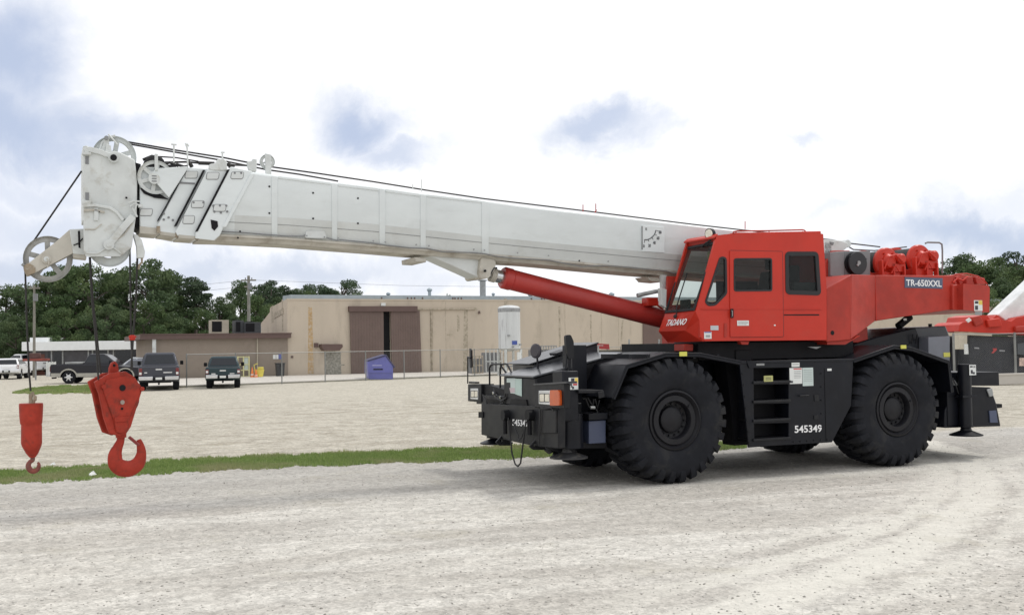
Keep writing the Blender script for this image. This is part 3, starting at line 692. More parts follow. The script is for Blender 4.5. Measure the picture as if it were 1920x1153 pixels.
# ---- cable reel behind the cab
gb = MB(); gb.prism(LP([(1557,473),(1583,471),(1583,520),(1557,518)], 1.0), 1.0, 1.5); 
gb.prism(LP([(1583.3,471),(1632,470.5),(1632,516),(1583.3,516)], 1.03), 1.03, 1.5); part(gb, 'reel_box', M_BOXG, bevel=.01)
rl = MB(); c = P3(1607,494,.93); rl.lathe_y((c[0],c[2]), [(0,.90),(.20,.90),(.205,.91),(.205,.93),(.14,.94),(.14,.99),(.205,1.0),(.205,1.02),(0,1.03)], 40); 
for k in range(3):
    a = .4+k*2.09; rl.cyl((c[0]+.205*math.cos(a),.91,c[2]+.205*math.sin(a)), (c[0]+.205*math.cos(a),.93,c[2]+.205*math.sin(a)), .018, n=8)
part(rl, 'cable_reel', M_REEL, smooth=True)
rc = MB(); rc.cyl((c[0]+.01,.885,c[2]+.01),(c[0]+.01,.90,c[2]+.01), .035, n=14); rc.cyl((c[0]-.02,.88,c[2]-.03),(c[0]-.02,.90,c[2]-.03), .022, n=10); part(rc, 'reel_hub', M_GREYM, smooth=True)

# ---- cab
yc0, yc1 = .12, .99
rubp = [(1344,441.5),(1360,439.5),(1530,436.5),(1543.5,439),(1550,541),(1550,637.5),(1322,639.5),(1313,632),(1311,598),(1304.5,583.5)]
near = LP(rubp, yc0)
qw = rrect([(1350.5,483),(1360.5,484),(1361.5,550),(1341,571),(1328,572),(1323,566)], 4.5)
dw = rrect([(1377,486),(1446,485.5),(1446.5,544.5),(1377,545)], 3.5)
rw = rrect([(1475,476),(1531,476),(1536,550),(1476,548)], 5)
cab = MB()
cab.prism(near, yc0, yc0+.045, [LP(h, yc0) for h in (qw, dw, rw)])
# far wall: same silhouette, one big opening
def shift(poly): return poly
farp = near
xs = [p[0] for p in near]
fo = [(.75, near[0][1]-.25), (2.75, near[0][1]-.25), (2.75, near[0][1]-.95), (.5, near[0][1]-.95)]
fo = [L(1351,462,yc0), L(1530,466,yc0), L(1534,556,yc0), L(1470,556,yc0), L(1316,568,yc0), L(1312,574,yc0)][::1]
cab.prism(farp, yc1-.045, yc1, [fo])
p = {k: L(*v, yc0) for k, v in dict(tf=(1344,441.5), t1=(1360,439.5), t2=(1530,436.5), t3=(1543.5,439), rb=(1550,637.5), fb=(1322,639.5)).items()}
cab.prism([p['t1'], p['t2'], (p['t2'][0], p['t2'][1]-.04), (p['t1'][0], p['t1'][1]-.04)], yc0+.02, yc1-.02)        # roof
cab.prism([p['t2'], p['t3'], (p['t3'][0]-.03, p['t3'][1]-.04), (p['t2'][0], p['t2'][1]-.04)], yc0+.02, yc1-.02)
cab.prism([p['fb'], p['rb'], (p['rb'][0], p['rb'][1]+.04), (p['fb'][0], p['fb'][1]+.04)], yc0+.02, yc1-.02)        # floor
r1 = L(1550,541,yc0)
cab.prism([(p['t3'][0]-.045, p['t3'][1]-.02), (p['t3'][0]-.001, p['t3'][1]-.02), (r1[0]-.001, r1[1]), (p['rb'][0]-.001, p['rb'][1]), (p['rb'][0]-.045, p['rb'][1]), (r1[0]-.045, r1[1])], yc0+.046, yc1-.046)
cabo = part(cab, 'cab', M_RED, bevel=.006)
# raised roof plate
rp = MB(); a = L(1372,437.5,.3); b = L(1532,434.5,.3); rp.prism([a, b, (b[0], b[1]-.05), (a[0], a[1]-.05)], .2, .9); rp.build('roof_plate', M_RED, cabo, bevel=.01)
# windshield frame corners (near, far)
WT0 = Vector(P3(1346,453,yc0)); WB0 = Vector(P3(1303.5,582.5,yc0))
WT1 = Vector((WT0.x, yc1, WT0.z)); WB1 = Vector((WB0.x, yc1, WB0.z))
def onpix(px, py, y): return Vector(P3(px, py, y))
WT1 = onpix(1287.5,464,yc1); WB1 = onpix(1248.5,588,yc1)
WT1.x = WT0.x; WB1.x = WB0.x
nw = (WB0-WT0).cross(WT1-WT0).normalized()
if nw.x > 0: nw = -nw
def quadslab(mb, q, t, n_=None):
    n_ = n_ or (Vector(q[1])-Vector(q[0])).cross(Vector(q[3])-Vector(q[0])).normalized()
    o = [tuple(Vector(v)+n_*t) for v in q]; return mb.hexa([tuple(v) for v in q], o)
def lerp2(a, b, c, d, u, v): return (a.lerp(b, u)).lerp(d.lerp(c, u), v)   # a-b top, d-c bottom
def wsub(u0, u1, v0, v1): return [lerp2(WT0, WT1, WB1, WB0, u, v) for u, v in ((u0,v0),(u1,v0),(u1,v1),(u0,v1))]
gl = MB(); quadslab(gl, wsub(.05,.97,.03,.97), .008, nw); wsg = gl.build('windshield', M_GLSW, cabo)
rb_ = MB()
for q in (wsub(0.02,.055,.0,1), wsub(.95,.995,0,1), wsub(.055,.95,0,.035), wsub(.055,.95,.965,1)): quadslab(rb_, q, .022, nw)
rb_.build('window_seal', M_RUB, wsg)
# pillars and visor
pr = MB()
RT0 = Vector(P3(1344,441.5,yc0)); RT1 = Vector((RT0.x, yc1, RT0.z))
quadslab(pr, [RT0, RT1, WT1, WT0], -.04, nw)
pr.build('front_header', M_RED, cabo)
vis = MB(); o_ = nw*.10
q = [RT0+Vector((.02,0,.0)), RT1+Vector((.02,0,.0)), RT1+Vector((-.05,0,-.05)), RT0+Vector((-.05,.0,-.05))]
quadslab(vis, q, .03, Vector((0,0,1))); vis.build('sun_visor', M_RED, cabo, bevel=.006)
# nose panels below the windshield
Cn = Vector(P3(1234.7,621.5,yc1)); Dn = Vector(P3(1285,620,yc0+.26)); 
xn = (Cn.x*.5+Dn.x*.5); 
En = Vector(P3(1311,600,yc0)); E2 = Vector(P3(1318,640,yc0)); Fn = Vector(P3(1252,642,yc1))
Ap, Bp = WB0, WB1
no = MB()
vs = [Ap, Bp, Cn, Dn, E2, Fn, En, Vector((Ap.x+.25,yc1,Ap.z)), Vector((Ap.x+.25,yc0+.05,Ap.z)), Vector((E2.x+.1,yc1,E2.z)), Vector((E2.x+.1,yc0+.05,E2.z))]
no.add(vs, [(0,1,2,3),(0,3,6),(3,4,6),(3,2,5,4),(1,7,9,5,2),(0,8,7,1),(8,10,9,7),(4,5,9,10),(0,6,4,10,8)])
part(no, 'cab_nose', M_RED, par=cabo)
# TADANO lettering on the nose panel
u_ = (Ap-Bp).normalized(); v_ = (Cn-Bp); nrm = (Ap-Bp).cross(Bp-Cn).normalized()
if nrm.x > 0: nrm = -nrm
def nosepix(px, py):
    r = ray(px, py); org = CR.o
    nW = (CR.ex*nrm.x + CR.ey*nrm.y + Vector((0,0,nrm.z))); b = CR.o + CR.ex*Bp.x + CR.ey*Bp.y + Vector((0,0,Bp.z))
    t = (b-CP).dot(nW)/r.dot(nW); P = CP + r*t - CR.o; return Vector((P.dot(CR.ex), P.dot(CR.ey), P.z))
a = nosepix(1249,611.5); b = nosepix(1287.5,609); h = (nosepix(1251,600)-a)
text('TADANO', 'lettering', M_LTR, cabo, a+nrm*.004, (b-a), nrm.cross(b-a) if nrm.cross(b-a).z > 0 else -(nrm.cross(b-a)), h.length*.95, (b-a).length*.94, bold=.02, shear=.3)
# windows with seals
def window(poly, y, name='window', seal=1.2, par=None, mt=M_GLASS):
    P_ = LP(poly, y); g = MB().prism(P_, y+.018, y+.024).build(name, mt, par or cabo)
    o = offset(P_, .018*seal); i_ = offset(P_, -.018*seal)
    MB().prism(o, y-.008, y+.03, [i_]).build('window_seal', M_RUB, g)
    return g
window(qw, yc0, seal=1.0); window(rw, yc0, seal=2.0)
# door: proud panel with its own pane
door = rrect([(1368.5,470),(1467,472),(1469,631),(1369.5,632)], 2.5)
dr = MB().prism(LP(door, yc0-.014), yc0-.014, yc0-.001, [LP(offset(dw, 1), yc0-.014)]).build('door', M_RED, cabo, bevel=.004)
gs = MB(); DP = LP(door, yc0-.002); gs.prism(offset(DP, .006), yc0-.004, yc0-.0005, [offset(DP, -.004)]); gs.build('door_gap', M_RUB, dr)
window(dw, yc0-.012, par=dr, seal=.8)
hd_ = MB(); hd_.prism(rrect(LP([(1371,579),(1376,579),(1376,596),(1371,596)], yc0-.04), .01), yc0-.035, yc0-.014); hd_.build('handle', M_DARK, dr, bevel=.004)
hd_ = MB(); c0 = P3(1372.5,582,yc0-.05); c1 = P3(1372.5,594,yc0-.05); hd_.tube([(c0[0],yc0-.03,c0[2]),(c0[0],yc0-.06,c0[2]-.01),(c1[0],yc0-.06,c1[2]+.01),(c1[0],yc0-.03,c1[2])], .007); hd_.build('grab_bar', M_GREYM, dr)
# body swage line, rail slot
part(MB().prism(LP([(1470,589.5),(1536,589),(1536,591.5),(1470,591.5)], yc0-.002), yc0-.004, yc0+.001), 'rail_slot', M_DARK, par=cabo)
for pts in ([(1315,578.5),(1368,579),(1368,580.2),(1315,579.8)], [(1377,579),(1468,579),(1468,580.2),(1377,580.2)], [(1469,579),(1541,579),(1541,580.2),(1469,580.2)]):
    part(MB().prism(LP(pts, yc0-.018), yc0-.018, yc0+.002), 'body_crease', M_RED, par=cabo, bevel=.002)
sticker((1382,601),(1404,610.5), yc0-.015, 'label_sticker', M_STK, par=cabo, marks=[(.08,.2,.92,.28,M_GREYM),(.08,.45,.92,.53,M_GREYM),(.08,.7,.8,.78,M_GREYM)])
sticker((1332,610.5),(1347,619), yc0-.002, 'label_sticker', mat('sticker_greyish', (.5,.52,.55), .5), par=cabo)
sticker((1320,622),(1334,635), yc0-.002, 'capacity_sticker', M_STK, par=cabo, marks=[(.06,.02,.94,.16,M_INKB),(.2,.45,.8,.8,M_GREYM)])
sticker((1451,608.5),(1454,611), yc0-.015, 'label_sticker', M_STK, par=cabo)
part(MB().prism(rrect(LP([(1358,606),(1363,606),(1363,632),(1358,632)], yc0-.01), .01), yc0-.012, yc0), 'grab_recess', M_RED2, par=cabo, bevel=.003)
# roof rail and work lamp, wiper
yr = .25
part(MB().tube([P3(1374,438,yr), P3(1376,434.5,yr), P3(1382,433.5,yr), P3(1440,432.8,yr), P3(1505,431,yr), P3(1509,432.5,yr), P3(1511,436,yr)], .012, 8), 'roof_rail', M_RED2, par=cabo, smooth=True)
for px in (1380, 1442, 1505): part(MB().tube([P3(px,433.5,yr), P3(px,438,yr)], .008), 'rail_post', M_RED2, par=cabo)
c = Vector(P3(1334,438.5,.32)); wl = MB(); dd = Vector((-1,-.25,-.05)).normalized()
wl.cyl(c-dd*.05, c+dd*.0, .05, .085, 20); wl.cyl(c, c+dd*.06, .085, .088, 20); wlo = part(wl, 'work_lamp', M_BLK, par=cabo, smooth=True)
MB().cyl(c+dd*.058, c+dd*.072, .076, .07, 20).build('lens', M_LENS, wlo, smooth=True)
part(MB().tube([c, c+Vector((.03,0,-.13))], .016), 'lamp_bracket', M_BLK, par=cabo)
wp = lambda px, py: WB0.lerp(WB1, .5)
a = nosepix(1269,597)+nrm*.02; b = lerp2(WT0,WT1,WB1,WB0,.62,.9)+nw*.03; c_ = lerp2(WT0,WT1,WB1,WB0,.66,.42)+nw*.02; d_ = lerp2(WT0,WT1,WB1,WB0,.60,.86)+nw*.03
part(MB().tube([a, b, c_], .010, 6), 'wiper', M_RUB, par=cabo)
part(MB().cyl(nosepix(1267,594), nosepix(1267,594)+nrm*.03, .03, n=10), 'wiper_hub', M_RUB, par=cabo)
part(MB().tube([WT0+nw*.03+Vector((0,.15,.02)), WT0+nw*.06+Vector((-.01,.25,-.03)), WT0+nw*.03+Vector((-.02,.36,-.06))], .014), 'upper_wiper', M_RUB, par=cabo)
# interior
fx0 = p['fb'][0]; zf_ = p['fb'][1]+.05
it = MB(); it.box(1.55, 2.15, .32, .80, zf_+.30, zf_+.48); it.hexa([(2.05,.34,zf_+.45),(2.18,.34,zf_+.42),(2.18,.78,zf_+.42),(2.05,.78,zf_+.45)], [(2.22,.36,zf_+1.1),(2.33,.36,zf_+1.08),(2.33,.76,zf_+1.08),(2.22,.76,zf_+1.1)])
it.box(2.24,2.33,.45,.68,zf_+1.12,zf_+1.32); it.box(1.7,2.05,.4,.7,zf_,zf_+.3); it.box(1.5,2.1,.24,.31,zf_+.5,zf_+.62); it.box(1.5,2.1,.81,.87,zf_+.5,zf_+.62)
it.build('seat', M_SEAT, cabo, bevel=.03)
it = MB(); xw = WB0.x; it.prism([(xw+.06,zf_+.05),(xw+.05,WB0.z-.12),(xw+.16,WB0.z-.03),(xw+.34,WB0.z-.02),(xw+.40,zf_+.05)], .2, .9); it.build('dashboard', M_SEAT, cabo, bevel=.03)
sw = MB(); cc = Vector((WB0.x+.50,.55,WB0.z+.10)); ax = Vector((.5,0,1)).normalized(); a_x = Vector((0,1,0)); b_x = ax.cross(a_x)
ring = [cc+a_x*(.2*math.cos(t))+b_x*(.2*math.sin(t)) for t in [i*2*math.pi/24 for i in range(25)]]; sw.tube(ring, .015); sw.tube([cc-a_x*.2, cc+a_x*.2], .012); sw.tube([cc, cc-ax*.3], .03); sw.build('steering_wheel', M_RUB, cabo, smooth=True)
it = MB(); it.box(2.45,2.95,.2,.95,zf_,zf_+.9); it.build('rear_console', M_SEAT, cabo, bevel=.02)
it = MB(); it.box(2.55,2.85,.5,.8,zf_+.92,zf_+1.2); it.build('heater', M_SEAT, cabo, bevel=.03)
it = MB(); it.box(WB0.x+.2,WB0.x+.26,.62,.86,WB0.z-.02,WB0.z+.2); it.build('display_screen', M_SEAT, cabo, bevel=.01)
it = MB(); it.box(L(1345,470,.5)[0]-.02, L(1345,470,.5)[0]+.06,.55,.75,L(1345,470,.5)[1]-.12,L(1345,470,.5)[1]); it.build('map_box', mat('pale_yellow', (.5,.5,.25), .6), cabo)
it = MB(); cl = p['t1'][1]-.06; it.box(.95, 2.9, yc0+.05, yc1-.05, cl-.03, cl); it.build('headliner', M_SEAT, cabo)
# white inner panels seen from outside (interior light trim)
it = MB(); it.box(1.45, 2.3, yc1-.055, yc1-.05, zf_+.05, zf_+.95); it.build('inner_trim', M_SEAT, cabo)
# underside of the cab: dark brackets
part(sheet([(1283,645),(1300,645),(1300,658),(1283,658)], .5, .3), 'cab_mount', M_RED2, bevel=.01)
for px in (1284, 1284):
    pass
part(sheet([(1388,640),(1405,640),(1403,646),(1391,646)], .18, .1), 'cab_step_bracket', M_RED2, bevel=.005)

# ---- boom
yb0, yb1 = 1.2, 2.1
def boomsec(T, M, B, y0, ch=.11, top=.03):
    w = yb1+yb0
    t = L(*T, y0); m_ = L(*M, y0); b_ = L(*B, y0+ch)
    near_ = [(t[0], y0+top, t[1]), (t[0], y0, t[1]-top), (m_[0], y0, m_[1]), (b_[0], y0+ch, b_[1])]
    far_ = [(x, w-y, z) for x, y, z in near_[::-1]]
    return near_+far_
bo = MB()
S0 = boomsec((432,313),(392,402),(369,438), yb0)
S1 = boomsec((473,321.5),(473,402+.0),(473,437), yb0)
def straight(px):    # interpolated top / crease / bottom lines of the base section
    top = np.interp(px, [432,473,540,700,780,905,1000,1200,1400,1560], [313,321.5,330.5,349,360,374,387.5,410,433,452])
    mid = np.interp(px, [380,415,540,700,905,1000,1200,1290,1560], [397,402,408.5,420,443,453,471,479,500])
    bt  = np.interp(px, [369,415,540,700,780,1000,1200,1300,1560], [439,440,446.5,459,466,484,503,511,531])
    return (px, top), (px, mid), (px, bt)
rings = [S0] + [boomsec(*straight(px), yb0) for px in (473,540,620,700,780,850,905,1000,1100,1200,1300,1400,1500,1560)]
bo.loft(rings); boom = part(bo, 'boom_base_section', M_WHT, bevel=.012)
def seg(px0, px1, y0=yb0, dz0=0, dz1=0): pass
# lower chamfer carries thin plates with its downward-facing shade in their colour
# bottom flange box (dirty)
fbx = MB(); rr = []
for px in (372, 415, 540, 700, 780, 1000, 1200, 1300, 1560):
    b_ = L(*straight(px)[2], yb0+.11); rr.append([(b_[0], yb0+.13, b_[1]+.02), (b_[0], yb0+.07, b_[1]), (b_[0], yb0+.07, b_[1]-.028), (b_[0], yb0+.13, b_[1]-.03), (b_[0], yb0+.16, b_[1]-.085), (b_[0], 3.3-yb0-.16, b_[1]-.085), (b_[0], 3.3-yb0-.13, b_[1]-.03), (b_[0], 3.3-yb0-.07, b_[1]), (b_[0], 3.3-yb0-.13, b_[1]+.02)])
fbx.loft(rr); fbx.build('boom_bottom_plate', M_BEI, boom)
# welded stiffener ribs
def rib(px, w=6, name='stiffener_rib'):
    mb = MB()
    def pt(dx, k): q = straight(px+dx); return q[k]
    a0 = Vector(P3(*pt(0,0), yb0)); a1 = Vector(P3(*pt(w,0), yb0)); m0 = Vector(P3(*pt(0,1), yb0)); m1 = Vector(P3(*pt(w,1), yb0)); c0 = Vector(P3(*pt(0,2), yb0+.11)); c1 = Vector(P3(*pt(w,2), yb0+.11))
    a0.z -= .03; a1.z -= .03
    t = Vector((0,-.014,0)); tt_ = Vector((0,-.012,-.008))
    mb.loft([[a0,a1,a1+t,a0+t],[m0,m1,m1+t,m0+t],[c0,c1,c1+tt_,c0+tt_]]); return mb.build(name, M_WHT, boom, bevel=.004)
for px, w in ((509,11),(622,10),(711,11),(788,10),(903,13)): rib(px, w)
def hstrip(x0_, x1_, dt, w_, y=yb0, k=0):
    A_ = straight(x0_)[k]; B_ = straight(x1_)[k]
    mb = MB().prism(LP([(A_[0], A_[1]+dt), (B_[0], B_[1]+dt), (B_[0], B_[1]+dt+w_), (A_[0], A_[1]+dt+w_)], y), y-.012, y+.001); return mb.build('boom_edge_strip', M_WHT, boom, bevel=.003)
hstrip(634, 709, 3, 5); hstrip(723, 786, 3, 5); hstrip(800, 902, 3, 4); hstrip(522, 620, 3, 4)
# groove along the lower web, made as a thin raised weld line
gv = MB(); prev = None; pts_ = []
for px in (415, 540, 700, 905, 1000, 1200, 1290, 1540):
    m_ = Vector(P3(*straight(px)[1], yb0)); b_ = Vector(P3(*straight(px)[2], yb0+.11)); q = m_.lerp(b_, .36); pts_.append(q+Vector((0,-.004,0)))
gv.tube(pts_, .005, 5); gv.build('weld_seam', M_GREYM, boom)
# low web plate, its white darkened to shade the down-facing side
lw = MB(); rr = []
for px in (440, 540, 700, 905, 1100, 1300, 1560):
    m_ = Vector(P3(*straight(px)[1], yb0)); b_ = Vector(P3(*straight(px)[2], yb0+.11)); o2 = Vector((0,-.003,-.001)); rr.append([m_+o2, b_+o2, b_+Vector((0,.004,0)), m_+Vector((0,.004,0))])
lw.loft(rr); lw.build('lower_web_shade', M_WHTL, boom)
# cable clipped along the bottom edge
cab_pts = [(402,434),(450,436),(500,440),(540,443),(569,443),(574,439),(578,434.5),(604,434.5),(608,440),(612,446),(631,451),(640,450),(700,456),(724,460),(770,465),(800,466),(830,472),(887,474),(909,476),(933,481),(965,484.5),(1030,488),(1054,493),(1090,500),(1110,499),(1140,498),(1165,500),(1249,508),(1262,512),(1285,515)]
part(MB().tube([P3(px, py, yb0+.06) for px, py in cab_pts], .009, 5), 'electric_cable', M_BOXG, par=boom)
for px in (575, 608, 634, 700, 722, 780, 804, 888, 908, 970, 1028, 1140):
    q = straight(px)[2]; c = Vector(P3(px, q[1]-7, yb0+.05)); MB().cyl(c, c+Vector((0,-.02,0)), .011, n=8).build('cable_clip', M_GREYM, boom)
cp_ = MB(); cp_.prism(rrect(LP([(574,433),(609,433),(613,447),(572,446)], yb0+.04), .03), yb0+.04, yb0+.1); cp_.build('access_cover', M_WHTL, boom, bevel=.006)
for (px, py) in ((587,362),(671,372),(587,410),(671,419),(505,350),(505,400),(1086,489),(450,434),(446,446)):
    c = Vector(P3(px, py, yb0-.001)); MB().cyl(c, c+Vector((0,-.006,0)), .014, n=10).build('bolt_hole', M_DARK, boom)
# angle gauge
ga = MB().prism(LP([(1203,423),(1246,426),(1246,474),(1203,471.5)], yb0-.014), yb0-.014, yb0-.001).build('angle_gauge', M_WHT, boom, bevel=.003)
def GP(px, py): return Vector(P3(px, py, yb0-.018))
MB().tube([GP(1204,424), GP(1204,468)], .010, 5).build('pendulum', M_BOXG, ga)
arc = [(1208.5,449.5),(1214,449.5),(1220,447),(1226,441.5),(1229,435.5),(1229.5,432)]
MB().tube([GP(*q) for q in arc], .007, 5).build('gauge_scale', M_INK, ga)
for a_, b_ in (((1208.5,449.5),(1208.5,455)), ((1215,449),(1217,453)), ((1222,445),(1225,449)), ((1227,439),(1232,441.5)), ((1229.5,432),(1235,433.5))): MB().tube([GP(*a_), GP(*b_)], .004, 4).build('gauge_tick', M_INK, ga)
for s_, px, py in (('0',1206,464.5),('20',1215.5,463.5),('40',1224.5,458),('60',1231.5,449.5),('80',1235.5,438.5)):
    text(s_, 'numeral', M_INK, ga, GP(px, py), (1,0,.02), (0,0,1), .052, .05 if len(s_) > 1 else .028, bold=.01)
sticker((1210,427),(1213,432), yb0-.0145, 'print', M_GREYM, par=ga)
# telescoped inner sections with slanted ends
def slant(name, y0, poly, T=M_WHT, bev=.012, ych=3.3):
    return MB().prism(LP(poly, y0), y0, ych-y0).build(name, T, boom, bevel=bev)
slant('boom_section', 1.335, [(262,313),(356,315),(300,437.5),(262,432)])
slant('boom_section', 1.29, [(352,314),(393,317),(335,445),(297,437),(294,424)], M_WHT)
slant('boom_section', 1.245, [(389,317),(436,317),(373,447),(333,442),(329,434)], M_WHT)
hd0 = MB().prism(LP([(432,313),(473,321.5),(430,402),(412,442),(402,451),(366,447),(367,437)], yb0-.004), yb0-.004, yb0+.02); hd0.build('boom_section_collar', M_WHT, boom, bevel=.008)
for (a_, b_, y0, w_) in (((385,319),(331,424),1.235,4.2), ((431,318),(371,434),1.19,4.2), ((351,318),(297,414),1.283,2.2)):
    MB().prism(LP([a_, (a_[0]-w_,a_[1]), (b_[0]-w_,b_[1]), b_], y0), y0, y0+.06).build('wear_gap', M_DARK, boom)
MB().prism(LP([(470,326),(477,326),(424,426),(417,426)], yb0-.02), yb0-.02, yb0).build('collar_strip', M_WHT, boom, bevel=.004)
for poly in ([(294,424),(300,424),(301,437),(294,437)], [(329,434),(335,434),(336,445),(329,444)], [(365,440),(373,440),(374,449),(364,447)]):
    MB().prism(LP(poly, yb0+.08), yb0+.08, yb0+.2).build('wear_pad', M_RUST, boom)
# bottom edge strips, dirty
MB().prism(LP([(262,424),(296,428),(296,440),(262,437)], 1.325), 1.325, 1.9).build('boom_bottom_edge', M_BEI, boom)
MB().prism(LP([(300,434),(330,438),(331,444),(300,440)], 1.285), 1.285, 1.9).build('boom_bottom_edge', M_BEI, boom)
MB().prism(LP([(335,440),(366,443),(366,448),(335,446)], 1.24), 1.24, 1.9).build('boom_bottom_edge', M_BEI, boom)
# covers, slots and bolts on the sections
def oval(cx, cy, w, h, y, sh=0, mt=M_WHTL, name='cover_plate'):
    pts = rrect([(cx-w,cy-h),(cx+w,cy-h+sh),(cx+w-2,cy+h+sh),(cx-w-2,cy+h)], 3); P_ = LP(pts, y-.012)
    MB().prism(P_, y-.012, y).build(name, mt, boom, bevel=.004)
    MB().prism(offset(P_, .008), y-.004, y-.0005).build('cover_gasket', M_BOXG, boom)
for cx_, cy_, y in ((360,328,1.29),(400,330,1.245),(446,329,1.196),(275,398,1.335),(372,383,1.245),(413,390,1.196)):
    oval(cx_, cy_, 11, 6, y)
oval(355,412,10,7,1.245)
for (px, py, y) in ((307,401,1.29),(307,412,1.29),(316,408,1.29),(324,413,1.29),(363,380,1.245),(381,380,1.245),(400,386,1.196),(412,386,1.196),(424,386,1.196),(402,397,1.196),(414,399,1.196),(426,397,1.196),(440,325,1.196),(452,325,1.196)):
    c = Vector(P3(px, py, y-.001)); MB().cyl(c, c+Vector((0,-.012,0)), .016, n=8).build('bolt_hole', M_BOXG, boom)
MB().prism(LP([(395,412),(408,415),(409,425),(402,433),(397,428)], 1.188), 1.188, 1.2).build('rubber_patch', M_DARK, boom)
MB().prism(LP([(335,341),(366,343),(365,346),(334,344.5)], 1.282), 1.282, 1.29).build('weld_seam', M_BOXG, boom)
# boom rear head behind the cab
rh = MB(); rh.prism(LP([(1545,449),(1578,451),(1589,455),(1593,461),(1582,470),(1568,492),(1556,520),(1545,520)], yb0), yb0, 2.1); part(rh, 'boom_foot', M_HEAD, bevel=.015)
c = Vector(P3(1590,457,1.3)); part(MB().cyl(c, c+Vector((0,.6,0)), .07, n=16), 'boom_foot_sheave', M_HEAD, smooth=True)
MB().prism(LP([(1556,453),(1564,455),(1562,460),(1557,457)], yb0-.01), yb0-.01, yb0).build('bolt_hole', M_BOXG, boom)
# pivot towers (red) either side of the boom foot
part(MB().prism([L(1500,560,1.1), L(1560,470,1.1), L(1590,470,1.1), L(1640,520,1.1), L(1640,600,1.1), L(1500,640,1.1)], 1.06, 1.15), 'boom_tower', M_RED2, bevel=.01)
part(MB().prism([L(1500,560,1.1), L(1560,470,1.1), L(1590,470,1.1), L(1640,520,1.1), L(1640,600,1.1), L(1500,640,1.1)], 2.15, 2.24), 'boom_tower', M_RED2, bevel=.01)
# cylinder bracket under the boom, with its gusset
bk = MB(); bk.prism(LP([(801,477),(915,484),(925,487),(929,500),(921,515),(912,523),(899,521)], 1.42), 1.42, 1.88); bk.build('cylinder_bracket', M_WHTL, boom, bevel=.01)
bk = MB(); bk.prism(rrect(LP([(902,482),(930,488),(929,503),(918,521),(902,524),(898,512)], 1.33), .05), 1.33, 1.97); bk.build('pivot_plate', M_BEI, boom, bevel=.01)
MB().prism(LP([(778,482),(800,485),(799,492),(779,491)], 1.32), 1.32, 1.98).build('boom_rest_pad', M_BEI, boom, bevel=.008)
c = Vector(P3(909,508,1.32)); MB().cyl(c, c+Vector((0,-.02,0)), .02, n=10).build('bolt_hole', M_DARK, boom)
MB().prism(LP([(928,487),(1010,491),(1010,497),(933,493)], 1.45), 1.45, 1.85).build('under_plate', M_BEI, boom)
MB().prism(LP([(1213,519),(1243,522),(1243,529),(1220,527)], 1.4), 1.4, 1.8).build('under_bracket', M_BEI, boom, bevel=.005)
part(MB().prism(LP([(1241,515),(1250,516),(1250,546),(1242,546)], 1.3), 1.3, 1.38), 'boom_rest_post', M_HEAD)
part(MB().prism(LP([(1239,540),(1250,543),(1249,578),(1241,572)], 1.0), 1.0, 1.1), 'boom_rest_post', M_HEAD, bevel=.005)
part(MB().tube([P3(1195,554,1.2), P3(1232,546,1.2), P3(1242,548,1.2)], .035, 10), 'stay_tube', M_GREYM, smooth=True)
part(MB().prism(LP([(1252,518),(1275,518),(1262,560),(1250,575)], 1.15), 1.15, 1.2), 'red_stay', M_RED2)
# lift cylinder
def mid(a, b): return (Vector(a)+Vector(b))/2
yl = 1.65
c0 = Vector(P3(941,520,yl)); c1 = Vector(P3(1243,597.5,yl)); dr_ = (c1-c0).normalized(); c1 = c0 + dr_*((c1-c0).length*1.25)
lc = MB(); 
RL = (Vector(P3(960,504,yl))-Vector(P3(953,542,yl))).length*.5
lc.cyl(c0+dr_*.16, c1, RL, RL, 36)
lc.cyl(c0, c0+dr_*.03, RL*.93, RL*1.06, 36); lc.cyl(c0+dr_*.03, c0+dr_*.15, RL*1.06, RL*1.06, 36); lc.cyl(c0+dr_*.15, c0+dr_*.17, RL*1.06, RL, 36)
lco = part(lc, 'lift_cylinder', mat('cylinder_red', (.42,.035,.028), .45, var=.10, vs=1.2, dirt=(.30,.03,.025), damt=.35, ds=1.5, coat=.1), smooth=True)
MB().cyl(c0-dr_*.16, c0+dr_*.02, RL*.62, n=28).build('piston_rod', M_CHR, lco, smooth=True)
MB().cyl(c0-dr_*.20, c0-dr_*.12, RL*.70, n=28).build('rod_end', M_BEI, lco, smooth=True)
MB().tube([P3(918,521,1.35), P3(922,510,1.33), P3(926,503,1.33), P3(932,502,1.33)], .012).build('hose', M_RUB, lco)
vb = MB(); c = Vector(P3(1222,566,1.45)); vb.box(c.x-.11, c.x+.10, 1.4, 1.6, c.z-.07, c.z+.07); vb.cyl((c.x+.08,1.4,c.z-.02),(c.x+.2,1.4,c.z-.09), .05, n=12); vb.build('valve_block', M_RED, lco, bevel=.015)
MB().tube([P3(1230,567,1.42), P3(1242,570,1.42), P3(1250,580,1.42)], .014).build('hose', M_RUB, lco)

# ---- boom head
yh = 1.25
hp = [(155.5,274),(164,273),(168,278),(185,281),(205,287),(213,283),(226,286),(240,293),(253,300),(257.5,342),(256.5,400),(253,412),(156,412)]
hh = MB().prism(LP(hp, yh+.05), yh+.05, 3.3-yh-.05); head = part(hh, 'boom_head', M_HEAD, bevel=.012)
lp_ = [(156,388),(175,386),(204,391),(214,396),(232,414),(252,403),(254.5,409),(247,464),(226,481),(161,481),(157,470)]
MB().prism(LP(lp_, yh+.005), yh+.005, yh+.045).build('head_cheek_plate', M_HEAD, head, bevel=.008)
MB().prism(LP(lp_, 3.3-yh-.045), 3.3-yh-.045, 3.3-yh-.005).build('head_cheek_plate', M_HEAD, head, bevel=.008)
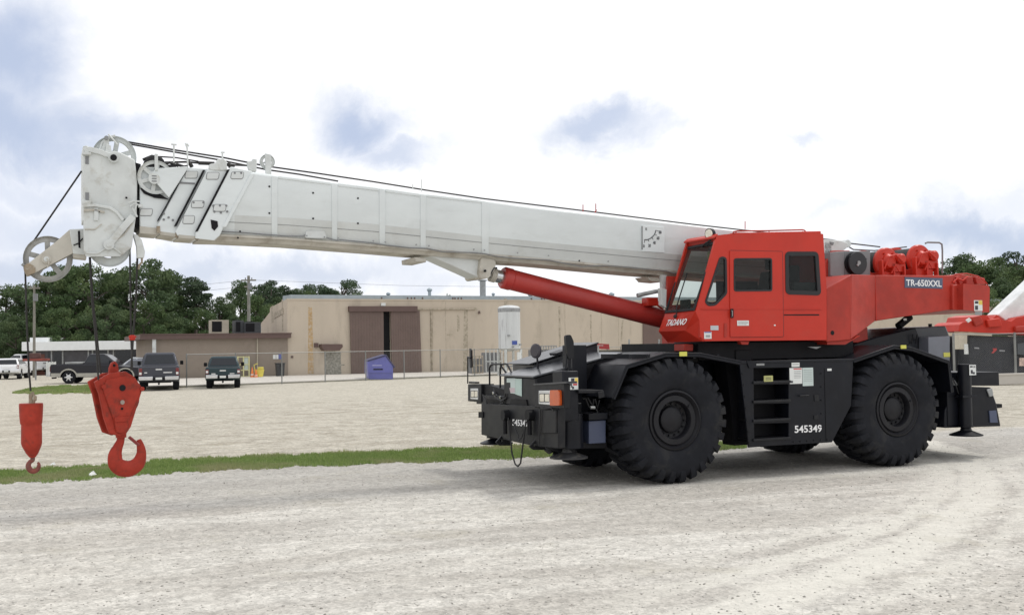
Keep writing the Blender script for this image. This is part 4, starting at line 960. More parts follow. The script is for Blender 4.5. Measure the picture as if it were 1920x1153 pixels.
# raised ribs on the cheek plate
def rod(pts, y, w, t=.03, name='head_rib', mt=M_HEAD):
    P_ = [Vector((*L(px, py, y),)) for px, py in pts]; a_l = []; b_l = []
    for i, q in enumerate(P_):
        d = (P_[min(i+1,len(P_)-1)]-P_[max(i-1,0)]).normalized(); n_ = Vector((-d.y, d.x)); a_l.append(tuple(q+n_*w)); b_l.append(tuple(q-n_*w))
    return MB().prism(a_l+b_l[::-1], y, y+t).build(name, mt, head, bevel=.006)
rod([(156,386),(178,385),(206,390),(219,398),(231,413)], yh-.025, .018)
rod([(157,394),(180,394),(196,398)], yh-.02, .015, .025, mt=M_BEI)
rod([(180,390),(181,405),(180,414)], yh-.02, .028, .025)
rod([(250,405),(230,428),(205,458)], yh-.03, .045, .035)
rod([(249,418),(232,440),(216,452)], yh-.012, .008, .017, mt=M_BEI)
rod([(161,474),(180,475),(190,471),(203,461),(215,466),(228,476)], yh-.02, .010, .025)
rod([(159,430),(178,430),(191,420)], yh-.012, .007, .017, mt=M_BEI)
rod([(158,283),(168,280),(188,285),(206,292)], yh+.02, .035, .035)
def disc(px, py, r, y0, y1, mt, name, n=28):
    c = P3(px, py, y0); return MB().cyl((c[0], y0, c[2]), (c[0], y1, c[2]), r, n=n).build(name, mt, head, smooth=True)
disc(204, 459, .068, yh-.04, yh, M_HEAD, 'pin_boss'); disc(204, 459, .03, yh-.05, yh-.03, M_HEAD, 'pin')
disc(213, 295.5, .066, yh+.0, yh+.1, M_HEAD, 'shaft_boss'); disc(213, 295.5, .042, yh-.012, yh+.01, M_DARK, 'shaft_bore')
disc(237, 371, .014, yh+.04, yh+.06, M_DARK, 'bolt_hole')
for (a_, b_) in (((160,293),(166.5,308)), ((160,361),(167,375))): 
    x0_, z1_ = L(*a_, yh+.04); x1_, z0_ = L(*b_, yh+.04); MB().box(x0_, x1_, yh+.042, yh+.06, z0_, z1_).build('slot', M_BOXG, head)
for (a_, b_) in (((154,285),(171,291)), ((154,376),(170,384))):
    x0_, z1_ = L(*a_, yh+.0); x1_, z0_ = L(*b_, yh+.0); MB().box(x0_, x1_, yh+.0, yh+.06, z0_, z1_).build('hinge_lug', M_HEAD, head, bevel=.006)
# sheaves
def sheave(px, py, R_, y0, w, mt=M_SHVE, spokes=6, par=None, name='sheave', hub=.3, rimw=.78):
    c = P3(px, py, y0+w/2); C_ = (c[0], c[2]); mb = MB()
    n = 40
    rings = []
    for rr, y in ((R_*rimw,y0+w*.3),(R_*rimw,y0+w*.7),(R_*.93,y0+w*.62),(R_*.93,y0+w*.62),(R_,y0+w),(R_*.90,y0+w*.5),(R_,y0),(R_*.93,y0+w*.38)):
        rings.append([(C_[0]+rr*math.cos(2*math.pi*i/n), y, C_[1]+rr*math.sin(2*math.pi*i/n)) for i in range(n)])
    rings.append(rings[0]); mb.loft(rings, cap=False)
    mb.lathe_y(C_, [(0,y0),(R_*hub*.8,y0),(R_*hub,y0+w*.2),(R_*hub,y0+w*.8),(R_*hub*.8,y0+w),(0,y0+w)], 24)
    for k in range(spokes):
        a = 2*math.pi*k/spokes+.35; t = Vector((math.cos(a),0,math.sin(a))); s_ = Vector((-math.sin(a),0,math.cos(a)))*R_*.11
        o = Vector((C_[0],0,C_[1])); b0 = o+t*R_*hub*.9; b1 = o+t*R_*rimw*1.02; y_0 = Vector((0,y0+w*.35,0)); y_1 = Vector((0,y0+w*.65,0))
        mb.hexa([b0-s_+y_0, b1-s_+y_0, b1+s_+y_0, b0+s_+y_0], [b0-s_+y_1, b1-s_+y_1, b1+s_+y_1, b0+s_+y_1])
    return mb.build(name, mt, par or crane, smooth=True)
M_SHL = mat('sheave_light', (.50,.53,.52), .5, var=.1, vs=5, dirt=(.4,.38,.3), damt=.4)
for yy in (1.42, 1.58, 1.78): sheave(214, 295, .285, yy, .06, M_SHL, par=head)
for yy in (1.32, 1.46, 1.60, 1.74, 1.88): sheave(205, 462, .275, yy, .06, M_SHL, par=head, spokes=4, rimw=.6)
for poly, y in (([(188,283),(193,272),(198,256),(204,256),(205,272),(209,284)], 1.35), ([(197,287),(200,270),(208,273),(210,290)], 1.30)):
    MB().prism(LP(poly, y), y, y+.03).build('rope_guard_bracket', M_HEAD, head, bevel=.004)
disc(199.5, 258.5, .028, 1.32, 1.40, M_GREYM, 'guard_pin', 12)
MB().tube([P3(203,252,1.34), P3(214,264,1.34), P3(220,272,1.34)], .011).build('guard_rod', M_HEAD, head)
MB().tube([P3(187,283,1.4), P3(192,268,1.4), P3(200,260,1.4), P3(216,255,1.4)], .02).build('guard_rod', M_HEAD, head)
# hanging bracket on the right of the head
MB().prism(LP([(249,438),(257,440),(266,450),(272,472),(270,484),(257,484),(256,462)], 1.30), 1.30, 1.40).build('rope_anchor', M_HEAD, head, bevel=.01)
MB().tube([P3(266,484,1.3), P3(266,492,1.3), P3(261,497,1.3), P3(260,505,1.3)], .014).build('anchor_link', M_RUST, head)
for pts in ([(241,381),(250,377),(262,378)], [(244,387),(252,382),(265,386)], [(248,390),(254,400),(257,407)], [(253,376),(256,384),(253,395)]):
    MB().tube([P3(px, py, 1.22) for px, py in pts], .012).build('pin_retainer', M_HEAD, head)
MB().box(L(260,383,1.2)[0], L(268,388,1.2)[0], 1.2, 1.3, L(260,388,1.2)[1], L(260,383,1.2)[1]).build('pin_head', M_HEAD, head)
# neck between head and first section, dark gap
MB().prism(LP([(250,304),(264,308),(264,432),(250,425)], 1.40), 1.40, 1.9).build('neck', M_DARK, head)
# ---- single-top arm with its sheave
am = MB(); ya = 1.48
am.prism(LP([(104,454),(131,430),(137,475),(67,511),(50,517),(43,498),(54,493)], ya), ya, ya+.035); am.prism(LP([(104,454),(131,430),(137,475),(67,511),(50,517),(43,498),(54,493)], ya), ya+.22, ya+.255)
armo = part(am, 'single_top_arm', M_BEI, bevel=.006)
MB().prism(LP([(130,430),(159,429),(161,478),(137,476)], ya-.02), ya-.02, ya+.28).build('arm_root', M_HEAD, armo, bevel=.008)
MB().prism(LP([(137,476),(162,478),(162,486),(137,483)], ya), ya, ya+.26).build('arm_root_plate', M_BEI, armo, bevel=.005)
MB().prism(LP([(146,433),(150,433),(151,466),(147,464)], ya-.025), ya-.025, ya-.02).build('slot', M_DARK, armo)
MB().tube([P3(138,460,ya-.03), P3(148,456,ya-.03), P3(155,447,ya-.03)], .008).build('retainer', M_DARK, armo)
MB().prism(rrect(LP([(43,499),(53,493),(66,500),(67,511),(50,517),(45,508)], ya-.01), .03), ya-.012, ya+.27).build('arm_tip', M_RUST, armo, bevel=.01)
c = P3(87,486,ya); MB().cyl((c[0], ya-.03, c[2]), (c[0], ya+.0, c[2]), .058, n=20).build('axle_boss', M_BEI, armo, smooth=True)
MB().cyl((c[0], ya-.036, c[2]), (c[0], ya-.029, c[2]), .034, n=20).build('axle_pin', M_HEAD, armo, smooth=True)
MB().tube([P3(88,484,ya-.05), P3(92,492,ya-.05), P3(89,502,ya-.05)], .009).build('cotter', M_BEI, armo)
for a_, b_ in (((41,495),(45,498)),): MB().tube([P3(*a_, ya), P3(*b_, ya)], .02).build('guard_pin', M_GREYM, armo)
sheave(90, 486, .305, ya+.06, .10, M_SHVE, spokes=5, par=armo, rimw=.76)
# ---- sheave on the boom top behind the head
sheave(291, 333, .232, 1.27, .05, M_HEAD, spokes=6, par=boom, name='extension_sheave', rimw=.80, hub=.38)
c = P3(290,312,1.4); MB().lathe_y((c[0],c[2]), [(0,1.38),(.14,1.38),(.15,1.4),(.15,1.46),(.14,1.48),(0,1.48)], 28).build('hose_drum', M_RUB, boom, smooth=True)
MB().prism(LP([(282,330),(291,317),(352,312),(351,318),(317,371)], 1.235), 1.235, 1.26).build('sheave_cover', M_WHT, boom, bevel=.006)
c = P3(289,335,1.23); MB().cyl((c[0],1.22,c[2]),(c[0],1.24,c[2]), .075, n=22).build('hub_cap', M_HEAD, boom, smooth=True)
for k in range(3): MB().box(c[0]-.03, c[0]+.03, 1.215, 1.222, c[2]-.045+.035*k, c[2]-.03+.035*k).build('hub_bolt', M_BOXG, boom)
MB().box(L(290,325,1.22)[0], L(296,325,1.22)[0], 1.2, 1.24, L(293,320,1.22)[1], L(293,289,1.22)[1]).build('guard_post', M_HEAD, boom, bevel=.005)
MB().prism(LP([(300,364),(262,352),(270,363),(290,371),(316,374)], 1.31), 1.31, 1.334).build('dark_patch', M_DARK, boom)  # dark patch along the lower rim of the extension sheave
# black linkage on top of the sections
for pts, r_ in (([(300,305),(350,304),(372,306)], .014), ([(372,306),(402,307)], .026), ([(298,294),(330,296),(372,303)], .010), ([(425,309),(440,311)], .022), ([(440,310),(476,311)], .012), ([(352,303),(358,310),(360,314)], .028), ([(427,306),(433,314)], .03), ([(268,300),(285,293),(300,296),(306,303)], .02)):
    part(MB().tube([P3(px, py, 1.45) for px, py in pts], r_), 'extension_rod', M_ROPE, par=boom)
for pts in ([(300,307),(312,312),(330,311)], [(330,308),(345,313),(352,312)], [(303,310),(318,305),(335,312)]):
    part(MB().tube([P3(px, py, 1.36) for px, py in pts], .02), 'hose', M_RUB, par=boom)
part(MB().prism(LP([(392,317),(393,308),(403,306),(408,299),(420,298),(425,302),(426,320),(404,320)], 1.23), 1.23, 1.33), 'top_bracket', M_HEAD, par=boom, bevel=.01)
part(MB().prism(LP([(464,303),(474,302),(474,298),(482,299),(481,322),(468,322)], 1.25), 1.25, 1.35), 'top_bracket', M_HEAD, par=boom, bevel=.01)
sheave(501, 304, .105, 1.34, .05, M_HEAD, spokes=4, par=boom, name='guide_roller', rimw=.6)
part(MB().prism(LP([(497,288),(508,290),(509,328),(498,326)], 1.30), 1.30, 1.33), 'roller_bracket', M_HEAD, par=boom, bevel=.005)
for pts in ([(326,305),(326,271)], [(321,270.5),(331,272)], [(352,310),(351,278),(348,269)], [(351,270),(354,275)], [(417,298),(417,285)], [(414,286),(421,286)], [(774,355),(774,346)], [(790,360),(790,337)], [(1093,397),(1093,384)], [(1117,399),(1117,382)], [(1115,398),(1119,394)], [(1397,430),(1397,415)]):
    part(MB().tube([P3(px, py, 1.3) for px, py in pts], .012 if pts[0][0] < 700 else .008, 5), 'rope_guide_pin', M_HEAD if pts[0][0] < 1000 else M_RED2, par=boom)
# ---- ropes
yr_ = 1.62
def rope(pts, y, r=.011, name='hoist_rope'):
    return part(MB().tube([P3(px, py, y) for px, py in pts], r, 6), name, M_ROPE, smooth=True)
rope([(234,265.5),(330,282),(420,296),(500,312),(600,326),(700,341),(800,357),(905,372.5),(1100,396),(1300,421),(1560,450),(1590,456),(1650,463)], yr_, .012)
rope([(234,269),(330,286),(410,300),(500,318.5),(560,327),(634,340)], 1.5, .012)
rope([(1590,462),(1600,468),(1640,470),(1700,463)], 1.75, .012)
rope([(153,321),(62,454),(50,476),(47,500),(47.5,514),(50,600),(54,690),(57.5,733)], 1.60, .013)
rope([(168,482),(172,560),(178,620),(182,672),(184.5,712)], 1.35, .012)
rope([(169,482),(174,560),(181,622),(186,672),(190,708)], 1.72, .012)
rope([(243.5,470),(244.5,560),(246,640),(248,694)], 1.42, .012)
rope([(257.5,484),(255,560),(250,625),(246,694)], 1.35, .014)
aw = MB(); c = Vector(P3(248,633,1.36)); 
aw.lathe_z((c.x, c.y), [(0,c.z-.035),(.03,c.z-.035),(.042,c.z-.02),(.042,c.z+.02),(.03,c.z+.035),(0,c.z+.035)], 14)
for k in range(5):
    a = k*1.256; aw.cyl((c.x+.035*math.cos(a), c.y+.035*math.sin(a), c.z+.01), (c.x+.05*math.cos(a), c.y+.05*math.sin(a), c.z+.015), .012, n=6)
part(aw, 'overwind_weight', M_RED, smooth=True)
# ================================================================== HOOKS
hb0 = CR.o + CR.ex*L(218,760,1.65)[0] + CR.ey*1.62
HB = Frame((hb0.x, hb0.y, 0), R(24+20))
hk = thing('hook_block', HB, 'big red hook block with six-sided plates and a large curved hook, hanging above the grass', 'hook block')
def HL(pts, y): return [HB.L(px, py, y) for px, py in pts]
yy = -.17
plate = [(178,716),(206,700),(236,696),(252,706),(268,728),(246,800),(238,812),(224,818),(206,812),(196,784),(187,740)]
MB().prism(HL(plate, yy), yy, yy+.06).build('side_plate', M_REDH, hk, bevel=.012)
MB().prism(HL(plate, yy), .05, .10).build('side_plate', M_REDH, hk, bevel=.012)
inner_ = [(194,730),(252,722),(263,728),(243,782),(238,790),(214,788),(205,778)]
MB().prism(HL([(200,712),(236,704),(256,712),(265,730),(241,786),(214,790),(193,730)], yy-.02), yy-.022, yy).build('cover_plate', M_REDH, hk, bevel=.01)
MB().prism(HL([(214,790),(241,786),(239,806),(229,813),(218,810)], yy-.02), yy-.03, yy).build('lower_boss', M_REDH, hk, bevel=.012)
MB().prism(HL([(214,782),(243,780),(239,790),(214,792)], yy-.02), yy-.045, yy-.015).build('ledge', M_REDH, hk, bevel=.01)
for px, py, r_, mt_, nm in ((230,727,.042,M_DARK,'shaft_bore'), (229.5,754,.030,mat('label_metal', (.36,.30,.26), .4, metal=.5),'grease_cap'), (229,766,.016,M_DARK,'bolt_hole')):
    c = Vector((0,0,0)); a_ = HB.L(px, py, yy-.03); MB().cyl((a_[0], yy-.034, a_[1]), (a_[0], yy-.02, a_[1]), r_, n=22).build(nm, mt_, hk)
for px, py in ((194,725),(266,729)):
    a_ = HB.L(px, py, yy-.02); MB().cyl((a_[0], yy-.04, a_[1]), (a_[0], yy+.28, a_[1]), .03, n=12).build('tie_bolt', M_REDH, hk, smooth=True)
for yv in (-.08, -.01):   # sheaves between the plates
    a_ = HB.L(224,748,0); MB().lathe_y(a_, [(0,yv-.03),(.22,yv-.03),(.235,yv-.025),(.21,yv),(.235,yv+.025),(.22,yv+.03),(0,yv+.03)], 30).build('sheave', mat('sheave_dark_red', (.16,.02,.018), .6), hk, smooth=True)
MB().prism(HL([(205,704),(206,690),(210,680),(217,677),(222,684),(224,700)], -.03), -.03, .03).build('top_lug', M_REDH, hk, bevel=.012)
a_ = HB.L(214,685,-.03); MB().cyl((a_[0], -.036, a_[1]), (a_[0], -.028, a_[1]), .018, n=14).build('lug_hole', M_DARK, hk)
MB().prism(HL([(200,704),(236,698),(232,706),(203,712)], -.1), -.1, .1).build('top_bridge', M_REDH, hk, bevel=.01)
# the hook: a thick bent horn
def hookmesh(pts, rad, fr, mt, par, name, y=0., n=14, flat=1.0):
    rings = []; P_ = [Vector(fr.L(px, py, y)) for px, py in pts]
    fine = []; fr_ = []
    for i in range(len(P_)-1):
        p0 = P_[max(i-1,0)]; p1 = P_[i]; p2 = P_[i+1]; p3 = P_[min(i+2,len(P_)-1)]
        for t in (0,.25,.5,.75):
            fine.append(.5*((2*p1)+(p2-p0)*t+(2*p0-5*p1+4*p2-p3)*t*t+(3*p1-p0-3*p2+p3)*t**3)); fr_.append(rad[i]*(1-t)+rad[i+1]*t)
    fine.append(P_[-1]); fr_.append(rad[-1])
    for i, q in enumerate(fine):
        d = (fine[min(i+1,len(fine)-1)]-fine[max(i-1,0)]).normalized(); nn = Vector((-d.y, d.x)); r_ = fr_[i]
        rings.append([(q.x+nn.x*r_*math.cos(a), y+r_*flat*math.sin(a), q.y+nn.y*r_*math.cos(a)) for a in [2*math.pi*k/n for k in range(n)]])
    return MB().loft(rings).build(name, mt, par, smooth=True, angle=60)
hookmesh([(227,812),(226,826),(221,838),(216,852),(217,868),(228,877),(244,878),(259,868),(265,850),(263,834),(260,824)],
         [.052,.055,.068,.095,.107,.112,.112,.10,.07,.052,.030], HB, M_REDH, hk, 'hook', 0, 16, .62)
MB().tube([(*(lambda q:(q[0], -.02, q[1]))(HB.L(241,819,0)),), (*(lambda q:(q[0], -.02, q[1]))(HB.L(259,834,0)),)], .022).build('safety_latch', mat('latch_dark_red', (.25,.04,.035), .6), hk)
MB().cyl((*(lambda q:(q[0], 0, q[1]))(HB.L(227,805,0)),), (*(lambda q:(q[0], 0, q[1]))(HB.L(227,820,0)),), .07, n=18).build('hook_shank', M_REDH, hk, smooth=True)

bb0 = CR.o + CR.ex*L(58,800,1.6)[0] + CR.ey*1.6
BB = Frame((bb0.x, bb0.y, 0), R(24))
ob = thing('overhaul_weight', BB, 'slim red cylindrical hook weight with a small rusty hook, leftmost hanging load', 'hook weight')
def BLp(px, py): return BB.L(px, py, 0)
prof = [(58.3,756,0),(58.3,756,22.5),(58.3,760,23),(58.3,782,22),(58.5,793,21),(59,796,19.5),(59.2,799,19.8),(59.2,830,20),(59.5,836,18.5),(60.5,850,11.5),(61,857,6),(61,858,0)]
rings = []
sc_ = (Vector(BB.L(80,780,0))-Vector(BB.L(40,780,0))).length/40
for px, py, r_ in prof:
    x, z = BLp(px, py); rings.append([(x+r_*sc_*math.cos(2*math.pi*i/28), r_*sc_*math.sin(2*math.pi*i/28), z) for i in range(28)])
MB().loft(rings).build('weight_body', M_REDH, ob, smooth=True, angle=35)
hookmesh([(61,856),(61,862),(56,866),(53,873),(57,881),(64,883),(71,879),(73,871),(71,866)], [.028,.03,.028,.034,.036,.034,.03,.022,.012], BB, mat('hook_rusty', (.20,.05,.035), .6, var=.3, vs=15, dirt=(.12,.10,.08), damt=.6, ds=12), ob, 'hook', 0, 10, .7)
so = MB(); a_ = BLp(57.5,757); b_ = BLp(57.5,738); so.tube([(a_[0],0,a_[1]),(b_[0],0,b_[1])], .024, 8); so.tube([(BLp(60,735)[0],0,BLp(60,735)[1]), (BLp(66,746)[0],-.01,BLp(66,746)[1]), (BLp(62,756)[0],0,BLp(62,756)[1])], .02)
so.build('rope_socket', M_RUST, ob, smooth=True)
MB().box(BLp(62,742)[0], BLp(69,750)[0], -.03, .03, BLp(62,751)[1], BLp(62,742)[1]).build('rope_clip', M_RUST, ob, bevel=.008)
# ================================================================== GROUND
def arrmesh(name, V, F, mt, label=None, kind=None, parent=None):
    V = np.asarray(V, dtype=np.float32); F = np.asarray(F, dtype=np.int32); k = F.shape[1]
    me = bpy.data.meshes.new(name); me.vertices.add(len(V)); me.vertices.foreach_set('co', V.ravel())
    me.loops.add(F.size); me.loops.foreach_set('vertex_index', F.ravel()); me.polygons.add(len(F))
    me.polygons.foreach_set('loop_start', np.arange(0, F.size, k, dtype=np.int32)); me.polygons.foreach_set('loop_total', np.full(len(F), k, dtype=np.int32))
    me.update(calc_edges=True); me.materials.append(mt)
    o = bpy.data.objects.new(name, me); COL.objects.link(o)
    if parent: o.parent = parent
    return tag(o, label, None, None, kind)

def circle3(a, b, c):
    ax, ay, bx, by, cx, cy = *a[:2], *b[:2], *c[:2]; d = 2*(ax*(by-cy)+bx*(cy-ay)+cx*(ay-by))
    ux = ((ax*ax+ay*ay)*(by-cy)+(bx*bx+by*by)*(cy-ay)+(cx*cx+cy*cy)*(ay-by))/d
    uy = ((ax*ax+ay*ay)*(cx-bx)+(bx*bx+by*by)*(ax-cx)+(cx*cx+cy*cy)*(bx-ax))/d
    return (ux, uy, 0), math.hypot(ax-ux, ay-uy)
def ground_material():
    mt = bpy.data.materials.new('gravel_ground'); mt.use_nodes = True
    N = NT(mt.node_tree); b = N.n['Principled BSDF']
    pos = N.add('ShaderNodeTexCoord').outputs['Object']
    A = ground(0, 896); B = ground(960, 848); d = (B-A).normalized(); nrm = Vector((-d.y, d.x, 0))
    t = N.math('SUBTRACT', N.vm('DOT_PRODUCT', pos, tuple(nrm), out=1), A.dot(nrm))
    wob = N.math('MULTIPLY', N.math('SUBTRACT', N.noise(pos, .6, 4), .5), 1.2)
    lot = N.ramp(N.math('ADD', t, wob), -.5, .5)
    # coordinates turned to the direction of travel
    mp = N.add('ShaderNodeMapping', vector_type='POINT'); N.l.new(pos, mp.inputs[0]); mp.inputs['Rotation'].default_value = (0,0,-math.atan2(d.y,d.x)); 
    rp = mp.outputs[0]
    stretched = N.vm('MULTIPLY', rp, (.16, 1, 1))
    streak = N.ramp(N.noise(stretched, 1.1, 2.5, .5, .8), .38, .62)
    streak2 = N.ramp(N.noise(N.vm('MULTIPLY', rp, (.45,1,1)), 3.2, 5, .6, .8), .36, .60)
    patch = N.ramp(N.noise(pos, .35, 5, .6), .35, .7)
    fine = N.noise(pos, 22, 8, .8)
    v = N.add('ShaderNodeTexVoronoi', feature='F1'); N.l.new(pos, v.inputs['Vector']); v.inputs['Scale'].default_value = 38
    stone = N.add('ShaderNodeSeparateColor'); N.l.new(v.outputs['Color'], stone.inputs[0])
    v2 = N.add('ShaderNodeTexVoronoi', feature='F1'); N.l.new(pos, v2.inputs['Vector']); v2.inputs['Scale'].default_value = 13
    stone2 = N.add('ShaderNodeSeparateColor'); N.l.new(v2.outputs['Color'], stone2.inputs[0])
    road = N.mix(streak, (.45,.428,.388), (.572,.552,.505))
    road = N.mix(N.math('MULTIPLY', N.math('SUBTRACT', 1, streak2), .36), road, (.33,.31,.28))
    # darker gravelled lane next to the grass
    lane = N.math('MULTIPLY', N.ramp(N.math('ADD', t, N.math('MULTIPLY', wob, 1.6)), -5.2, -3.4), N.ramp(t, .5, -.6))
    road = N.mix(N.math('MULTIPLY', lane, .6), road, (.325,.312,.29))
    road = N.mix(N.math('MULTIPLY', patch, .2), road, (.50,.47,.41))
    # pale packed wheel tracks
    tr = None
    for pts, w, amt in ((((1835,925),(1730,1010),(1330,1153)), .34, .9), (((1760,925),(1665,985),(1150,1130)), .22, .75), (((1920,915),(1800,1055),(1560,1153)), .14, .5), (((1700,930),(1600,975),(1050,1100)), .12, .4), (((1180,905),(1500,895),(1900,862)), .25, .45)):
        c, r = circle3(*[ground(*q) for q in pts])
        dist = N.math('ABSOLUTE', N.math('SUBTRACT', N.vm('DISTANCE', pos, c, out=1), r))
        dist = N.math('ADD', dist, N.math('MULTIPLY', N.math('SUBTRACT', N.noise(pos, 1.6, 6, .65), .5), .7))
        k = N.math('MULTIPLY', N.ramp(dist, w*1.25, w*.45), amt)
        tr = k if tr is None else N.math('MAXIMUM', tr, k)
    side = N.ramp(N.vm('DOT_PRODUCT', pos, (1,0,0), out=1), -.5, 2.5)
    tr = N.math('MULTIPLY', tr, side)
    road = N.mix(tr, road, (.62,.60,.54))
    lotc = N.mix(N.ramp(N.noise(N.vm('MULTIPLY', rp, (.85,1,1)), 1.3, 8, .72, .4), .3, .7), (.33,.30,.245), (.50,.47,.40))
    dk = N.ramp(N.noise(N.vm('MULTIPLY', rp, (.3,1,1)), .8, 6, .7, .5), .585, .66)
    lotc = N.mix(N.math('MULTIPLY', dk, .65), lotc, (.21,.185,.14))
    col = N.mix(lot, road, lotc)
    far = N.ramp(t, 14, 30)
    col = N.mix(N.math('MULTIPLY', far, .55), col, (.47,.44,.37))
    # individual stones
    sp = N.math('MULTIPLY', N.math('SUBTRACT', stone.outputs[0], .5), .32)
    sp = N.math('ADD', sp, N.math('MULTIPLY', N.math('SUBTRACT', stone2.outputs[1], .5), .25))
    sp = N.math('ADD', sp, N.math('MULTIPLY', N.math('SUBTRACT', fine, .5), N.math('ADD', .42, N.math('MULTIPLY', lot, 1.0))))
    keep = N.math('SUBTRACT', 1, N.math('MULTIPLY', tr, .75))
    gain = N.math('ADD', 1, N.math('MULTIPLY', sp, keep))
    col = N.vm('SCALE', col); N.l.new(gain, N.n[-1].inputs['Scale'])
    # sparse darker pebbles, two sizes
    for sc_, thr, rad, amt in ((11, .90, .30, .62), (4.2, .93, .16, .55), (26, .86, .36, .5)):
        vv = N.add('ShaderNodeTexVoronoi', feature='F1'); N.l.new(pos, vv.inputs['Vector']); vv.inputs['Scale'].default_value = sc_
        sc3 = N.add('ShaderNodeSeparateColor'); N.l.new(vv.outputs['Color'], sc3.inputs[0])
        clus = N.ramp(N.noise(pos, .8, 5, .65), .42, .60)
        k = N.math('MULTIPLY', N.ramp(sc3.outputs[0], thr, thr+.01, False), N.ramp(vv.outputs['Distance'], rad, rad*.7))
        k = N.math('MULTIPLY', N.math('MULTIPLY', k, N.math('ADD', .25, N.math('MULTIPLY', clus, .75))), amt)
        col = N.mix(k, col, (.17,.155,.13))
    mid_ = N.noise(pos, 6, 6, .75); gl_ = N.math('ADD', 1, N.math('MULTIPLY', N.math('SUBTRACT', mid_, .5), N.math('ADD', .35, N.math('MULTIPLY', lot, .75)))); col = N.vm('SCALE', col); N.l.new(gl_, N.n[-1].inputs['Scale'])
    # scattered dark debris
    deb = N.ramp(N.noise(N.vm('MULTIPLY', rp, (.5,1,1)), 16, 6, .75), .60, .68)
    grp = N.ramp(N.noise(N.vm('MULTIPLY', rp, (.22,1,1)), 1.15, 5, .65, .5), .50, .64)
    deb = N.math('MULTIPLY', deb, N.math('ADD', .12, N.math('MULTIPLY', grp, .88)))
    col = N.mix(N.math('MULTIPLY', deb, .7), col, (.17,.155,.135))
    brn = N.ramp(N.noise(pos, .55, 6, .7), .56, .68); col = N.mix(N.math('MULTIPLY', brn, .28), col, (.33,.30,.22))
    N.l.new(col, b.inputs['Base Color']); b.inputs['Roughness'].default_value = .95; b.inputs['Specular IOR Level'].default_value = .15
    bp = N.add('ShaderNodeBump', ins={'Strength': .42, 'Distance': .03}); 
    hgt = N.math('ADD', N.math('MULTIPLY', N.noise(pos, 14, 8, .75), .7), N.math('MULTIPLY', v.outputs['Distance'], .5)); N.l.new(hgt, bp.inputs['Height'])
    bp2 = N.add('ShaderNodeBump', ins={'Strength': .35, 'Distance': .09}); N.l.new(N.noise(N.vm('MULTIPLY', rp, (.45,1,1)), 1.8, 2, .5), bp2.inputs['Height']); N.l.new(bp.outputs[0], bp2.inputs['Normal'])
    N.l.new(bp2.outputs[0], b.inputs['Normal'])
    return mt
def grid(x0, x1, y0, y1, nx, ny, zf):
    X_, Y_ = np.meshgrid(np.linspace(x0,x1,nx), np.linspace(y0,y1,ny)); Z_ = zf(X_, Y_)
    V = np.stack([X_,Y_,Z_], -1).reshape(-1,3); i = np.arange(nx*ny).reshape(ny,nx)
    F = np.stack([i[:-1,:-1],i[:-1,1:],i[1:,1:],i[1:,:-1]], -1).reshape(-1,4); return V, F
M_GND = ground_material()
MB().box(-900,900,-200,1500,-.5,0).build('ground', M_GND)['kind'] = 'structure'

# loose stones lying on the road
def stones(n, x0, x1, y0, y1, smin, smax, seed):
    r = np.random.default_rng(seed)
    ico = np.array([(1,0,0),(-1,0,0),(0,1,0),(0,-1,0),(0,0,1),(0,0,-1)], dtype=float)
    fc = np.array([(0,2,4),(2,1,4),(1,3,4),(3,0,4),(2,0,5),(1,2,5),(3,1,5),(0,3,5)])
    yy_ = y0+(y1-y0)*r.random(n)**1.6; xx_ = (r.random(n)*2-1)*yy_*.56
    s = smin+(smax-smin)*r.random(n)**3
    V = ico[None]*(s[:,None,None]*(.6+.7*r.random((n,6,1))))*np.array([1,1,.6])
    a = r.random(n)*6.28; ca, sa = np.cos(a)[:,None], np.sin(a)[:,None]
    Vx = V[:,:,0]*ca-V[:,:,1]*sa; Vy = V[:,:,0]*sa+V[:,:,1]*ca
    V = np.stack([Vx+xx_[:,None], Vy+yy_[:,None], V[:,:,2]+s[:,None]*.2], -1).reshape(-1,3)
    F = (fc[None]+np.arange(n)[:,None,None]*6).reshape(-1,3); return V, F
V, F = stones(15000, -8, 8, 7, 26, .004, .017, 3)
M_STN = bpy.data.materials.new('loose_stone'); M_STN.use_nodes = True
_N = NT(M_STN.node_tree); _b = _N.n['Principled BSDF']; _g = _N.add('ShaderNodeNewGeometry'); _r = _N.ramp(_g.outputs['Random Per Island'], 0, 1, False)
_N.l.new(_N.mix(_r, (.27,.255,.23), (.64,.62,.57)), _b.inputs['Base Color']); _b.inputs['Roughness'].default_value = .9
arrmesh('loose_stones', V, F, M_STN, 'small pale stones scattered over the gravel road', 'stuff')

